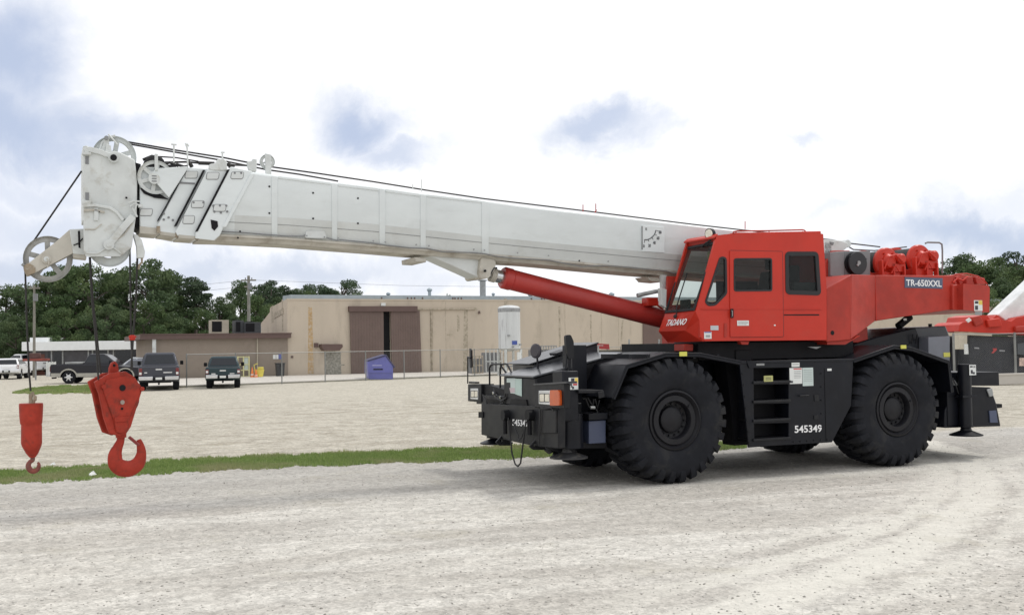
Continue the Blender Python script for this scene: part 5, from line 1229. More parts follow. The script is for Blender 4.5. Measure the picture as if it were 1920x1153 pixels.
# grass strip
def leafmat(name, c0, c1, c2=None, trans=.3, nsc=.7):
    mt = bpy.data.materials.new(name); mt.use_nodes = True; N = NT(mt.node_tree); b = N.n['Principled BSDF']
    g = N.add('ShaderNodeNewGeometry'); tc = N.add('ShaderNodeTexCoord').outputs['Object']
    c = N.mix(N.ramp(g.outputs['Random Per Island'], 0, 1, False), c0, c1)
    if c2: c = N.mix(N.math('MULTIPLY', N.ramp(N.noise(tc, nsc, 4), .45, .65), .7), c, c2)
    oi = N.add('ShaderNodeObjectInfo').outputs['Random']
    k = N.math('ADD', .82, N.math('MULTIPLY', oi, .36)); c = N.vm('SCALE', c); N.l.new(k, N.n[-1].inputs['Scale'])
    N.l.new(c, b.inputs['Base Color']); b.inputs['Roughness'].default_value = .65; b.inputs['Specular IOR Level'].default_value = .25
    tr = N.add('ShaderNodeBsdfTranslucent'); N.l.new(c, tr.inputs[0]); mx = N.add('ShaderNodeMixShader'); mx.inputs[0].default_value = trans
    N.l.new(b.outputs[0], mx.inputs[1]); N.l.new(tr.outputs[0], mx.inputs[2]); N.l.new(mx.outputs[0], N.n['Material Output'].inputs[0]); return mt
M_GRS = leafmat('grass_blades', (.17,.26,.075), (.33,.42,.14), (.40,.38,.22), .4)
M_GSB = mat('grass_soil', (.13,.16,.06), .95, var=.35, vs=6, dirt=(.30,.27,.20), damt=.6, ds=5)
def grass(near_px, far_px, n, h, w, name_, label, seed):
    r = np.random.default_rng(seed)
    A = np.array([ground(*p)[:2] for p in near_px]); B = np.array([ground(*p)[:2] for p in far_px]); k = len(A)
    seglen = np.linalg.norm(np.diff((A+B)/2, axis=0), axis=1); wid = np.linalg.norm(A-B, axis=1)
    wgt = seglen*(wid[:-1]+wid[1:])/2; seg = r.choice(k-1, n, p=wgt/wgt.sum()); u = r.random(n)[:,None]
    v = r.random(n)*1.1-.05+r.normal(size=n)*.07
    a = A[seg]*(1-u)+A[seg+1]*u; b = B[seg]*(1-u)+B[seg+1]*u
    lenp = (seg+u[:,0])
    edge = .10*np.sin(lenp*7.1)+.05*np.sin(lenp*17.7+1)+.04*np.sin(lenp*43)
    ok = (v+edge*.6 > 0) & (v < 1+edge*.8)
    P = (a*(1-v[:,None])+b*v[:,None])[ok]; n = len(P)
    tuft = .55+.45*np.sin(P[:,0]*2.3+np.sin(P[:,1]*3.1)*2)*np.sin(P[:,1]*2.9+P[:,0]*.7)
    hh_ = h*(.45+.8*r.random(n))*(.7+.5*tuft); ang = r.random(n)*6.283; ww = w*(.6+.8*r.random(n)); lean = h*.45*(r.random((n,2))-.5)*2
    dx, dy = np.cos(ang)*ww, np.sin(ang)*ww; z = np.zeros(n)
    V = np.stack([np.stack([P[:,0]-dx,P[:,1]-dy,z],-1), np.stack([P[:,0]+dx,P[:,1]+dy,z],-1), np.stack([P[:,0]+lean[:,0],P[:,1]+lean[:,1],hh_],-1)],1).reshape(-1,3)
    F = np.arange(3*n).reshape(-1,3); arrmesh(name_, V, F, M_GRS, label, 'stuff')
    # thin soil and thatch sheet beneath
    A2 = A+(B-A)*.2; B2 = B+(A-B)*.1; V = np.concatenate([np.c_[A2, np.full(k,.006)], np.c_[B2, np.full(k,.006)]]); F = [(i,i+1,k+i+1,k+i) for i in range(k-1)]
    arrmesh('grass_verge_soil', V, F, M_GSB, None, 'structure')
near_px = [(-260,926),(-120,916),(0,907),(100,903),(170,899),(260,892),(340,886),(450,881),(600,874),(800,867),(960,860),(1020,857),(1150,852),(1300,846),(1400,841)]
far_px  = [(-260,892),(-120,888),(0,884),(100,876),(170,873),(260,866),(340,861),(450,856),(600,850),(800,842),(960,835),(1020,832),(1150,830),(1300,829),(1400,829)]
grass(near_px, far_px, 90000, .055, .008, 'grass_strip', 'narrow strip of green grass between the gravel road and the gravel lot', 5)
grass([(24,737),(60,739),(110,738),(170,737),(200,737)], [(50,731),(85,726),(120,724),(170,723),(200,724)], 26000, .10, .03, 'grass_island', 'small far grass island in front of the parked dark pickup', 6)
# litter
def litter(px, py, s, nm, label):
    g = ground(px, py); f = Frame((g.x, g.y, 0), random.random()*3)
    t = thing(nm, f, label, 'litter'); mb = MB()
    pts = [(-s,-s*.5,.01),(s*.8,-s*.7,.03),(s,s*.5,.02),(-s*.2,s*.8,.04),(0,0,s*1.1),(s*.4,-s*.1,s*1.3),(-s*.6,.1*s,s*.7)]
    mb.add(pts, [(0,1,4),(1,5,4),(1,2,5),(2,3,5),(3,4,5),(3,6,4),(0,4,6),(0,6,3)]); mb.build('crumpled_sheet', M_STK, t)
litter(172, 893, .075, 'paper_litter', 'crumpled white paper at the road edge of the grass, left of the hook block')
litter(99, 873, .055, 'paper_litter', 'small white scrap on the far edge of the grass beside the slim red weight')

# ================================================================== BUILDINGS
M_STUC = mat('painted_block_wall', (.52,.45,.36), .9, var=.05, vs=.5, dirt=(.37,.32,.25), damt=.55, ds=.9, bump=.2, bs=25, stretch=(1,1,.3))
M_TAUP = mat('taupe_block_wall', (.265,.222,.182), .9, var=.06, vs=.6, dirt=(.17,.14,.11), damt=.3, ds=1.2, bump=.2, bs=25)
M_BRWN = mat('brown_sheet_metal', (.145,.100,.085), .6, var=.06, vs=1, dirt=(.10,.075,.06), damt=.3, ds=1.5)
M_BRWD = mat('brown_fascia', (.115,.072,.062), .6, var=.08, vs=2, dirt=(.07,.05,.045), damt=.35, ds=2)
M_ROOF = mat('grey_roof_metal', (.33,.38,.41), .5, metal=.2, var=.08)
M_CONC = mat('concrete_apron', (.52,.49,.44), .9, var=.08, vs=.5, dirt=(.36,.33,.28), damt=.35, ds=.8)
M_BLOT = mat('wall_repair', (.30,.29,.25), .9, var=.35, vs=6, dirt=(.14,.13,.11), damt=.6, ds=7)
M_STAIN= mat('wall_rust_stain', (.44,.30,.15), .9, var=.15, vs=3, dirt=(.52,.45,.36), damt=.75, ds=5, dirtlo=.42)
M_STNG = mat('wall_grey_stain', (.33,.29,.22), .9, var=.15, vs=3, dirt=(.52,.45,.36), damt=.8, ds=4, dirtlo=.42)
A0 = ground(540, 706); B0 = ground(900, 697)
WF = Frame((A0.x, A0.y, 0), slope2d(A0, B0)); WL = WF.L
zt = (WL(545,559.5,0)[1]+WL(900,562,0)[1])/2
wh_ = thing('warehouse', WF, 'long beige warehouse with brown sliding doors and rust-streaked block walls behind the chain-link fence', 'building')
xe = WL(1905,600,0)[0]
def wpoly(pts, y0, t, name, mt, par=None, bevel=0.):
    return MB().prism([WL(px, py, y0) for px, py in pts], y0, y0+t).build(name, mt, par or wh_, bevel=bevel)
g0 = WL(719,640,0)[0]; g1 = WL(733,640,0)[0]; gt = WL(726,584,0)[1]
wl = MB(); wl.box(0, g0, 0, .3, 0, zt); wl.box(g1, xe, 0, .3, 0, zt); wl.box(g0, g1, 0, .3, gt, zt)
wl.box(xe-.3, xe, .3, 30, 0, zt); wall = wl.build('wall', M_STUC, wh_)
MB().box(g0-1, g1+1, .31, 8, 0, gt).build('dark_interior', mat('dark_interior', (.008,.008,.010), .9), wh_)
side = [WF.X(px, py, 0) for px, py in ((538,558),(507,577),(506,586),(490,606))]
sp_ = [(0, 0), (0, zt), (side[1][0], side[1][1]), (side[2][0], side[2][1]), (side[3][0], side[3][1]), (side[3][0], 0)]
MB().prism([(max(0.001, a), b) for a, b in sp_], -.02, .3, axis='x').build('side_wall', M_STUC, wh_)
x_, z_ = WF.X(512,594,-.02), WF.X(530,580,-.02)
MB().prism([WF.X(513,598,-.05), WF.X(531,588,-.05), WF.X(531,578,-.05), WF.X(514,586,-.05)], -.06, -.021, axis='x').build('louvre', M_STNG, wh_)
for pts in ([(508,575),(511,573),(513,604),(509,606)], [(528,562),(530,561),(531,620),(529,621)]):
    MB().prism([WF.X(a, b, -.03) for a, b in pts], -.03, -.021, axis='x').build('stain', M_STNG, wh_)
zr = WL(700,553.5,.35)[1]; MB().prism([(.35,zt-.3),(3.2,zt-.3),(3.2,zr+.04),(.35,zr)], WL(547,556,0)[0], xe+.1, axis='x').build('roof_edge', M_ROOF, wh_); MB().box(.4, xe-.1, 3.2, 26, 2.5, max(2.6, side[3][1]-.15)).build('roof', M_ROOF, wh_)
MB().box(-.03, xe, -.04, 0, zt-.12, zt).build('coping', M_STUC, wall)
# control joints of the wall
for px in (836, 1060, 1128, 1160): 
    x = WL(px, 640, 0)[0]; MB().box(x-.015, x+.015, -.006, 0, 0, zt-.15).build('wall_joint', M_STNG, wall)
# sliding doors
for pts in ([(656,582),(719,582),(720,702),(659.5,703.5)], [(733,583),(787,583),(791,700.5),(735,702)]):
    d = wpoly([(p, q) for p, q in pts], -.22, .12, 'sliding_door', M_BRWN)
    (xa, _), (xb, _) = WL(*pts[0], -.22), WL(*pts[1], -.22); zt_ = WL(*pts[0], -.22)[1]
    for k in range(1, 12): x = xa+(xb-xa)*k/12; MB().box(x-.012, x+.012, -.235, -.22, .1, zt_-.1).build('panel_rib', M_BRWN, d)
wpoly([(655,574),(783,574),(783,584),(655,584)], -.4, .38, 'door_track_hood', M_BRWD)
wpoly([(783,578),(893,577),(893,580.5),(783,581)], -.15, .14, 'door_track', M_STNG)
wpoly([(604,645),(642,645),(643,650),(637,657),(608,657),(603,650)], -.9, .88, 'door_awning', M_BRWD)
wpoly([(608,659),(639,659),(640,703),(609,704)], -.01, .008, 'blocked_doorway', M_BLOT)
for k, (py, px0, px1) in enumerate(((676,609,636),(662,615,640),(683,612,646),(690,608,634),(697,618,640))): wpoly([(px0,py),(px1,py),(px1,py+2),(px0,py+2)], -.02, .008, 'exposed_block', M_BLOT)
wpoly([(578,576),(585,576),(587,640),(588,700),(577,700),(578,640)], -.004, .003, 'rust_stain', M_STAIN)
for pts in ([(870,580),(877,580),(878,700),(868,700)], [(857,590),(861,590),(862,620),(857,622)], [(806,581),(811,581),(812,700),(807,700)], [(945,560),(950,560),(951,690),(944,690)], [(1047,575),(1050,575),(1052,660),(1048,660)], [(1106,590),(1109,590),(1110,660),(1107,660)], [(1166,600),(1169,600),(1166,640),(1163,640)]):
    wpoly(pts, -.004, .003, 'water_stain', M_STNG)
MB().tube([(WL(809,582,-.08)[0], -.08, WL(809,584,-.08)[1]), (WL(809,582,-.08)[0], -.08, .2)], .05).build('downpipe', M_STNG, wh_)
wpoly([(715,568),(723,568),(723,573.5),(715,573.5)], -.2, .15, 'wall_lamp', M_STK); wpoly([(590,643),(597,643),(597,651),(590,651)], -.2, .19, 'junction_box', M_BRWD)
wpoly([(546,667),(550,667),(550,671),(546,671)], -.1, .09, 'junction_box', M_BRWD); wpoly([(838,626),(848,626),(848,629),(838,629)], -.01, .009, 'wall_plate', M_STNG)
wpoly([(1206,600),(1292,600),(1292,700),(1206,700)], -.1, .08, 'brown_wall_panel', M_BRWN)
wpoly([(898,583),(900,583),(901,588),(897,588)], -.1, .09, 'wall_bracket', M_BRWD)
for px in (718,767,774,780,795,1019,1024,852,856,862,868,1000): 
    c = (WL(px,556,-.02)[0]); MB().box(c-.05, c+.05, .30, .345, zt+.02, zt+.16).build('roof_scupper', M_BRWD, wh_)
def vent(px, py0, py1, r_, y=4.):
    a = WL(px, py1, y); b = WL(px, py0, y); v = MB(); v.lathe_z((a[0], y), [(0,a[1]-.3),(r_*.6,a[1]-.3),(r_*.6,b[1]-r_*1.4),(r_,b[1]-r_),(r_,b[1]-r_*.5),(r_*.4,b[1]),(0,b[1])], 14); v.build('roof_vent', M_ROOF, wh_, smooth=True)
vent(805.5,540,558,.22); vent(728,548,557,.18); vent(995,548,560,.25); vent(1147,548,558,.25); vent(925,549,557,.15)
a = WL(905,525,3); v = MB(); v.lathe_z((a[0], 3.), [(0,zt-.3),(.25,zt-.3),(.25,a[1]-.1),(.40,a[1]-.06),(.40,a[1]),(0,a[1]+.02)], 18); v.build('chimney', M_GREYM, wh_, smooth=True)
# concrete apron along the wall
ap = [ground(330,722), ground(745,713), ground(1300,700), ground(1990,690)]
def wpt(px, py):
    g = ground(px, py) - WF.o; return (g.dot(WF.ex), g.dot(WF.ey))
q0, q1 = wpt(350, 725.5), wpt(880, 705); dx_ = (q1[0]-q0[0], q1[1]-q0[1]); ext = lambda k: (q0[0]+dx_[0]*k, q0[1]+dx_[1]*k)
def flat(name, poly, z0, z1, mt):
    o = MB().prism(poly, z0, z1, axis='z').build(name, mt); o.location = WF.o; o.rotation_euler = (0,0,WF.a); return tag(o, kind='structure')
p0_, p1_ = ext(-.12), ext(2.3)
flat('concrete_pavement', [p0_, p1_, (p1_[0], -.3), (p0_[0], -.3)], -.1, .09, mat('concrete_apron', (0,0,0)))
flat('kerb_strip', [(p0_[0], p0_[1]-.45), (p1_[0], p1_[1]-.45), (p1_[0], p1_[1]-.01), (p0_[0], p0_[1]-.01)], -.1, .05, mat('kerb_strip_dark', (.15,.14,.09), .95, var=.4, vs=2, dirt=(.42,.39,.32), damt=.8, ds=1.2))  # dark mottled strip along the pavement edge

# annex
an = thing('annex_building', WF, 'low taupe block building with a brown roof edge, left of the warehouse', 'building')
xl = WL(287,650,-.1)[0]; zf0 = WL(500,634,-.1)[1]; zf1 = WL(500,625,-.4)[1]
MB().box(xl, -.02, -.1, 14, 0, zf0+.1).build('wall', M_TAUP, an); 
MB().box(xl-.9, .15, -.5, 14.2, zf0, zf1).build('roof', M_BRWD, an)
MB().box(xl-.95, .2, -.55, -.49, zf1-.05, zf1+.03).build('roof_edge', M_BRWD, an)
x = WL(482,650,-.1)[0]; MB().tube([(x,-.2,zf0),(x,-.2,.1)], .05).build('downpipe', mat('pipe_cream', (.42,.38,.30), .6), an)
x = WL(289,650,-.3)[0]; MB().box(x-.12, x+.12, -.42, -.18, 0, zf0).build('porch_post', M_HEAD, an)
for (px0, px1, py0, py1, mt_, nm) in ((512,517,665,673,M_STK,'wall_sign'),(518,523,665,673,M_STK,'wall_sign'),(522,528,664,673,mat('sign_blue', (.10,.12,.35), .5),'wall_sign')):
    a = WL(px0, py1, -.13); b = WL(px1, py0, -.13); MB().box(a[0], b[0], -.13, -.101, a[1], b[1]).build(nm, mt_, an)
# rooftop units, each its own thing
def acunit(px0, px1, py0, py1, y, label, light):
    a = WL(px0, py1, y); b = WL(px1, py0, y); f = Frame(WF.o + WF.ex*a[0] + WF.ey*y + Vector((0,0,zf1)), WF.a); w = b[0]-a[0]; h = b[1]-zf1
    t = thing('rooftop_unit', f, label, 'air conditioner', 'air conditioning units on the low brown roof')
    MB().box(0, w, 0, 1.3, .08, h).build('casing', mat('ac_beige', (.42,.38,.30), .6) if light else mat('ac_dark', (.06,.065,.07), .6), t, bevel=.02)
    MB().box(.06, w*.6, -.03, -.002, .2, h-.1).build('coil_grille', M_DARK, t); MB().box(-.05, w+.05, -.05, 1.35, 0, .08).build('kerb_frame', M_GREYM, t)
    MB().lathe_z((w*.4,.65), [(0,h),(.3,h),(.32,h+.06),(0,h+.08)], 16).build('fan', M_DARK, t)
acunit(396,429,600,624,3, 'beige rooftop air conditioner with a dark grille, left on the brown roof', True)
acunit(441,457,601,622,3.5, 'small dark rooftop air conditioner between the beige one and the wide dark one', False)
acunit(459,489,604,622,3, 'wide dark rooftop air conditioner nearest the warehouse corner', False)
# yellow guard frame on the side parapet is a light rail
# white roofed showroom far left
SF = Frame(atdepth(170, 700, 96).xy.to_3d(), R(6)); SL = SF.L
sh = thing('showroom_building', SF, 'low building with a wide white roof band over dark glass, behind the parked cars', 'building')
a = SL(45,658,0); b = SL(296,638,0)
MB().box(a[0], b[0]-.8, -.6, 9, a[1], b[1]).build('roof', mat('white_roof', (.78,.80,.80), .6, var=.03), sh, bevel=.02)
MB().prism([(b[0]-.8, a[1]), (b[0]-.8, b[1]), (b[0]-.25, b[1]-.35), (b[0], a[1]+.1), (b[0], a[1])], -.6, 9).build('roof_end', mat('white_roof', (1,1,1)), sh)
c = SL(56,633,0); d = SL(88,638,0); MB().box(c[0], d[0], 0, 5, b[1]-.02, c[1]).build('roof_box', mat('white_roof', (1,1,1)), sh)
MB().box(a[0]+.5, b[0]-.4, 0, 8.5, 0, a[1]).build('wall', mat('showroom_dark_wall', (.05,.048,.055), .35, var=.2), sh)
for px in (97,118,166,174,203,213,262,268): x = SL(px,670,0)[0]; MB().box(x-.06, x+.06, -.08, -.002, 0, a[1]).build('mullion', M_GREYM, sh)
for (p0, p1) in ((88,97),(99,117),(176,202),(215,260)):
    x0, x1 = SL(p0,670,0)[0], SL(p1,670,0)[0]; MB().box(x0+.1, x1-.1, -.03, -.001, .5, a[1]-.05).build('window', M_DGL, sh)
MB().box(a[0]+1, SL(84,670,0)[0], -.05, -.002, 0, a[1]-.3).build('brick_panel', mat('dull_brick', (.16,.07,.055), .9), sh)
wf_ = Frame(atdepth(96, 700, 90).xy.to_3d(), R(3)); q = wf_.L(88,694,0); r_ = wf_.L(104,679,0)
t = thing('board_fence', wf_, 'short white board fence right of the parked white pickup', 'fence')
MB().box(q[0], r_[0], 0, .08, 0, r_[1]).build('panel', M_STK, t)
for k in range(4): x = q[0]+(r_[0]-q[0])*k/3; MB().box(x-.05, x+.05, -.04, -.002, 0, r_[1]+.05).build('post', M_STK, t)
# red steel plate on a post in front of the white pickup
rf_ = Frame(atdepth(67, 700, 80).xy.to_3d(), R(8)); t = thing('steel_plate_stand', rf_, 'flat rust-red steel plate raised on a dark post in front of the parked white pickup', 'stand')
a = rf_.L(45,677,0); b = rf_.L(91,672,0); MB().box(a[0], b[0], -.4, .4, a[1], b[1]).build('plate', mat('rust_red', (.24,.06,.045), .8, var=.2), t, bevel=.03)
MB().box(-.05, .05, -.05, .05, 0, a[1]).build('post', M_GREYM, t)
MB().box(rf_.L(55,670,0)[0], rf_.L(76,670,0)[0], -.2, .2, b[1], rf_.L(60,662,0)[1]).build('top_block', mat('rust_dark', (.10,.05,.045), .8, var=.3), t, bevel=.05)

# ================================================================== POLES
M_WOOD = mat('weathered_pole', (.22,.21,.18), .9, var=.15, vs=2)
def pole(px, pt, pb, Y, r_, label, arms, far=None):
    g = atdepth(px, 690, Y); f = Frame((g.x, g.y, 0), 0); top = f.L(px-(pb-pt)*.0, pt, 0); t = thing('utility_pole', f, label, 'pole', None)
    h = top[1]; MB().cyl((0,0,0), (0,0,h), r_*1.15, r_*.8, 10).build('pole_shaft', M_WOOD, t, smooth=True)
    for dz, w in arms: MB().box(-w, w, -.06, .06, h-dz, h-dz+.14).build('crossarm', M_WOOD, t)
    for k in range(3): MB().cyl((.3*(k-1),0,h-arms[0][0]+.1), (.3*(k-1),0,h-arms[0][0]+.32), .05, n=8).build('insulator', M_BOXG, t)
    if arms[0][1] < .8: MB().cyl((.1,0,h-1.3), (.1,0,h-.7), .20, n=10).build('transformer', M_BOXG, t)
    return t, h, g
t, h, g = pole(467, 517, 625, 100, .16, 'tall wooden utility pole with a transformer behind the low brown roof', [(.5,.7),(1.1,.4)])
mb = MB()
for dz in (.4, 1.0): mb.tube([(0,0,h-dz), (-12,3,h-dz-.8), (-26,6,h-dz-1.1), (-46,10,h-dz-.2)], .014, 4)
mb.tube([(0,0,h-.4), (14,4,h-.9), (30,10,h-1)], .014, 4); mb.build('power_line', M_ROPE, t)
pole(64, 535, 665, 88, .11, 'thin grey utility pole rising behind the red plate at the far left', [(.3,.45)])

# ================================================================== FENCES
M_FEN = mat('galvanised_steel', (.24,.245,.235), .5, metal=.5, var=.1)
def chainlink(A, B, h, sp, name_label, nposts=None, mesh=True, postr=.035, cell=.11):
    ang = slope2d(A, B); f = Frame((A.x, A.y, 0), ang); Lx = (B-A).xy.length
    t = thing('chain_link_fence', f, name_label, 'fence'); n = max(1, int(round(Lx/sp)))
    for i in range(n+1):
        x = Lx*i/n; MB().cyl((x,0,0), (x,0,h+.05), postr, n=8).build('post', M_FEN, t, smooth=True)
        if i < n:
            w = Lx/n; V = []; F = []
            k = int((w+h)/cell)
            def st(x0, z0, x1, z1):
                o = len(V); d = .0022
                V.extend([(x0-d,0,z0),(x0+d,0,z0),(x1+d,0,z1),(x1-d,0,z1)]); F.append((o,o+1,o+2,o+3))
            for j in range(k):
                s = j*cell
                xa, za = (s, 0) if s <= w else (w, s-w); xb, zb = (s-h, h) if s >= h else (0, s)
                st(x+xa, .05+za*.97, x+xb, .05+zb*.97); st(x+w-xa, .05+za*.97, x+w-xb, .05+zb*.97)
            arrmesh('wire_mesh', V, F, M_FEN, parent=t)
    MB().cyl((0,0,h), (Lx,0,h), .02, n=6).build('top_rail', M_FEN, t, smooth=True)
    MB().cyl((0,0,.06), (Lx,0,.06), .008, n=5).build('bottom_wire', M_FEN, t)
    return t
FA = ground(350,727); FB = ground(880,706)
fd = (FB-FA)
chainlink(FA, FA+fd*1.9, 1.85, 3.0, 'long chain-link fence with a top rail along the front of the warehouse yard')
RA = ground(1790,716); RB = ground(1960,713)
chainlink(RA, RA+(RB-RA)*1.35, 2.35, 2.7, 'short chain-link fence in front of the second crane at the right edge', postr=.06)

# ================================================================== YARD ITEMS
def solid(name, px, py, ang, label, cat, group=None):
    g = ground(px, py); f = Frame((g.x, g.y, 0), ang); return thing(name, f, label, cat, group), f
def fp(f, pts, y0, t, name, mt, par, bevel=0.): return MB().prism([f.L(px, py, y0) for px, py in pts], y0, y0+t).build(name, mt, par, bevel=bevel)
t, f = solid('dumpster', 712, 712, R(14), 'bright blue slope-topped dumpster in front of the brown sliding doors', 'dumpster')
M_DMP = mat('dumpster_blue', (.135,.145,.44), .5, var=.1, vs=1, dirt=(.09,.09,.28), damt=.4, ds=2, coat=.1)
fp(f, [(690,676),(722,667),(725,667),(737,683),(737,711),(693,711),(690,700)], 0, 2.0, 'body', M_DMP, t, .03)
fp(f, [(689,675),(723,664.5),(724,667.5),(690,678)], -.04, 2.08, 'lid', mat('lid_dark_blue', (.04,.04,.12), .5), t, .02)
fp(f, [(724,664.5),(741,688),(739,690),(723,668)], -.04, 2.08, 'lid', mat('lid_dark_blue', (.04,.04,.12)), t, .02)
fp(f, [(700,691),(718,691),(718,693.5),(700,693.5)], -.02, .018, 'lifting_pocket', M_DARK, t)
fp(f, [(698,684),(716,684),(716,686),(698,686)], -.012, .01, 'print', mat('pale_violet', (.35,.35,.6), .5), t)
fp(f, [(690,697),(737,697),(737,699),(690,699)], -.05, .05, 'side_rail', M_DMP, t)
# storage tank
t, f = solid('storage_tank', 964, 704, R(24), 'tall streaky white cylindrical tank on steel legs against the warehouse wall', 'tank')
M_TNK = mat('tank_white', (.60,.62,.62), .5, var=.06, vs=1, dirt=(.20,.185,.20), damt=.75, ds=1.5, stretch=(2.2,2.2,.25))
a = f.L(946,655,0); b = f.L(983,575,0); r_ = (b[0]-a[0])/2; cx_ = (a[0]+b[0])/2
MB().lathe_z((cx_, .9), [(0,a[1]-.15),(r_*.7,a[1]-.1),(r_,a[1]+.05),(r_,b[1]-.05),(r_*.85,b[1]+.05),(r_*.4,b[1]+.12),(0,b[1]+.14)], 32).build('vessel', M_TNK, t, smooth=True)
MB().lathe_z((cx_, .9), [(r_+.002,b[1]-.35),(r_+.02,b[1]-.3),(r_+.02,b[1]-.1),(r_+.002,b[1]-.08)], 32).build('top_band', mat('tank_grey', (.33,.34,.35), .6, dirt=(.1,.1,.1), damt=.6), t, smooth=True)
for dx, dy in ((-.75,.2),(.75,.2),(-.75,1.5),(.75,1.5)): MB().box(cx_+dx*r_-.07, cx_+dx*r_+.07, dy, dy+.14, 0, a[1]).build('leg', M_HEAD, t)
MB().box(cx_-r_*.8, cx_+r_*.8, .2, .3, .6, .7).build('brace', M_GREYM, t)
q = f.L(974,660,-.3); MB().cyl((q[0],-.2,0),(q[0],-.2,q[1]), .14, n=14).build('fill_pipe', M_STK, t, smooth=True)
q = f.L(970,642,-.15); MB().box(q[0]-.28, q[0]+.1, .9-r_-.03, .9-r_-.005, q[1]-.15, q[1]+.12).build('blue_emblem', M_INKB, t)
for (px, py) in ((956,629),(964,650),(978,646)): q = f.L(px,py,-.1); MB().box(q[0]-.08,q[0]+.08,.9-r_-.06,.9-r_+.05,q[1]-.06,q[1]+.06).build('fitting', M_GREYM, t)
def cage(px0, px1, py0, pyb, label, nb, mt, name='storage_crate'):
    t, f = solid(name, (px0+px1)/2, pyb, R(24), label, 'crate'); a = f.L(px0,py0,0); b = f.L(px1,py0,0); h = a[1]; x0, x1 = a[0], b[0]
    MB().box(x0,x1,.25,.9,.12,h*.85).build('contents', M_BOXG, t)
    for i in range(nb+1): x = x0+(x1-x0)*i/nb; MB().box(x-.03,x+.03,-.03,.03,0,h).build('upright', mt, t)
    for z in (.15, h*.5, h-.05): MB().box(x0,x1,-.045,-.031,z-.035,z+.035).build('rail', mt, t)
    return t
cage(911,941,654,701,'tall steel cage with white uprights left of the white tank', 4, M_HEAD)
t_ = cage(1000,1043,648,700,'tall grey slatted steel panel stack right of the white tank', 9, M_GREYM)
cage(886,905,667,703,'narrow dull crate standing furthest left of the white tank', 3, M_STNG)
# cylinder rack, cones, bins, ladder
t, f = solid('steel_rack', 457, 708.5, R(20), 'pale yellow upright steel rack against the taupe wall beside the green pickup', 'rack')
M_YR = mat('rack_pale_yellow', (.62,.60,.30), .6)
a = f.L(446,668,0); b = f.L(467,668,0); x0, x1, h = a[0], b[0], a[1]
for x in (x0, (x0+x1)/2, x1): MB().box(x-.04,x+.04,0,.08,0,h).build('upright', M_YR, t)
for z in (.1, h*.36, h*.62, h-.05): MB().box(x0+.04,x1-.04,.01,.07,z-.03,z+.03).build('rail', M_YR, t)
MB().box((x0+x1)/2+.06, x1-.06, .1, .3, h*.35, h-.12).build('panel', M_PAPER, t)
def cone(px, py, h, label):
    t, f = solid('traffic_cone', px, py, 0, label, 'traffic cone', 'traffic cones by the taupe wall')
    MB().lathe_z((0,0), [(0,.03),(.14,.03),(.03,h),(0,h)], 16).build('cone_body', mat('cone_orange', (.75,.20,.04), .5), t, smooth=True)
    MB().lathe_z((0,0), [(.108,h*.3),(.112,h*.3),(.082,h*.52),(.078,h*.52)], 16).build('stripe', M_STK, t, smooth=True)
    MB().box(-.2,.2,-.2,.2,0,.03).build('base', mat('cone_orange', (1,0,0)), t)
cone(473, 709.5, .80, 'orange traffic cone right beside the pale yellow rack'); cone(480, 709.5, .66, 'orange traffic cone next to the yellow bucket')
t, f = solid('mop_bucket', 486, 709, R(10), 'yellow plastic bucket on wheels between the cones and the dark bin', 'bucket')
MB().lathe_z((0,0), [(0,.1),(.26,.1),(.36,.62),(.33,.62),(.24,.14),(0,.14)], 16).build('pail', mat('bucket_yellow', (.72,.62,.10), .4), t, smooth=True)
MB().box(-.1,.3,-.15,.15,.62,.8).build('wringer', mat('bucket_yellow', (1,1,0)), t, bevel=.02); MB().tube([(-.3,0,.6),(-.36,0,.95),(-.1,0,1.05)], .03).build('handle', mat('bucket_yellow', (1,1,0)), t)
t, f = solid('waste_bin', 526, 707.5, R(24), 'black square waste bin at the right end of the taupe wall', 'bin')
a = f.L(519,682,0); b = f.L(534,682,0); MB().hexa([(a[0]+.05,0,0.02),(b[0]-.05,0,.02),(b[0]-.05,.6,.02),(a[0]+.05,.6,.02)], [(a[0],-.03,a[1]),(b[0],-.03,a[1]),(b[0],.63,a[1]),(a[0],.63,a[1])]).build('bin_body', mat('bin_black', (.025,.027,.03), .6), t, bevel=.02)
MB().box(a[0]-.04,b[0]+.04,-.07,.67,a[1],a[1]+.06).build('lid', mat('bin_black', (0,0,0)), t, bevel=.02); MB().box(a[0]+.2,b[0]-.2,-.11,-.07,a[1]-.2,a[1]-.12).build('handle', M_DARK, t)
t, f = solid('step_ladder', 577, 705, R(20), 'grey metal step ladder leaning by the rust-stained beige wall', 'ladder')
a = f.L(570,672,0); b = f.L(581,684,0)
for x in (a[0], b[0]): MB().tube([(x,0,0),(x,.15,a[1] if x == a[0] else b[1])], .03).build('stile', M_GREYM, t)
for k in range(4): z = .25+.32*k; MB().box(a[0],b[0],.0+.03*k,.1+.03*k,z,z+.04).build('rung', M_GREYM, t)
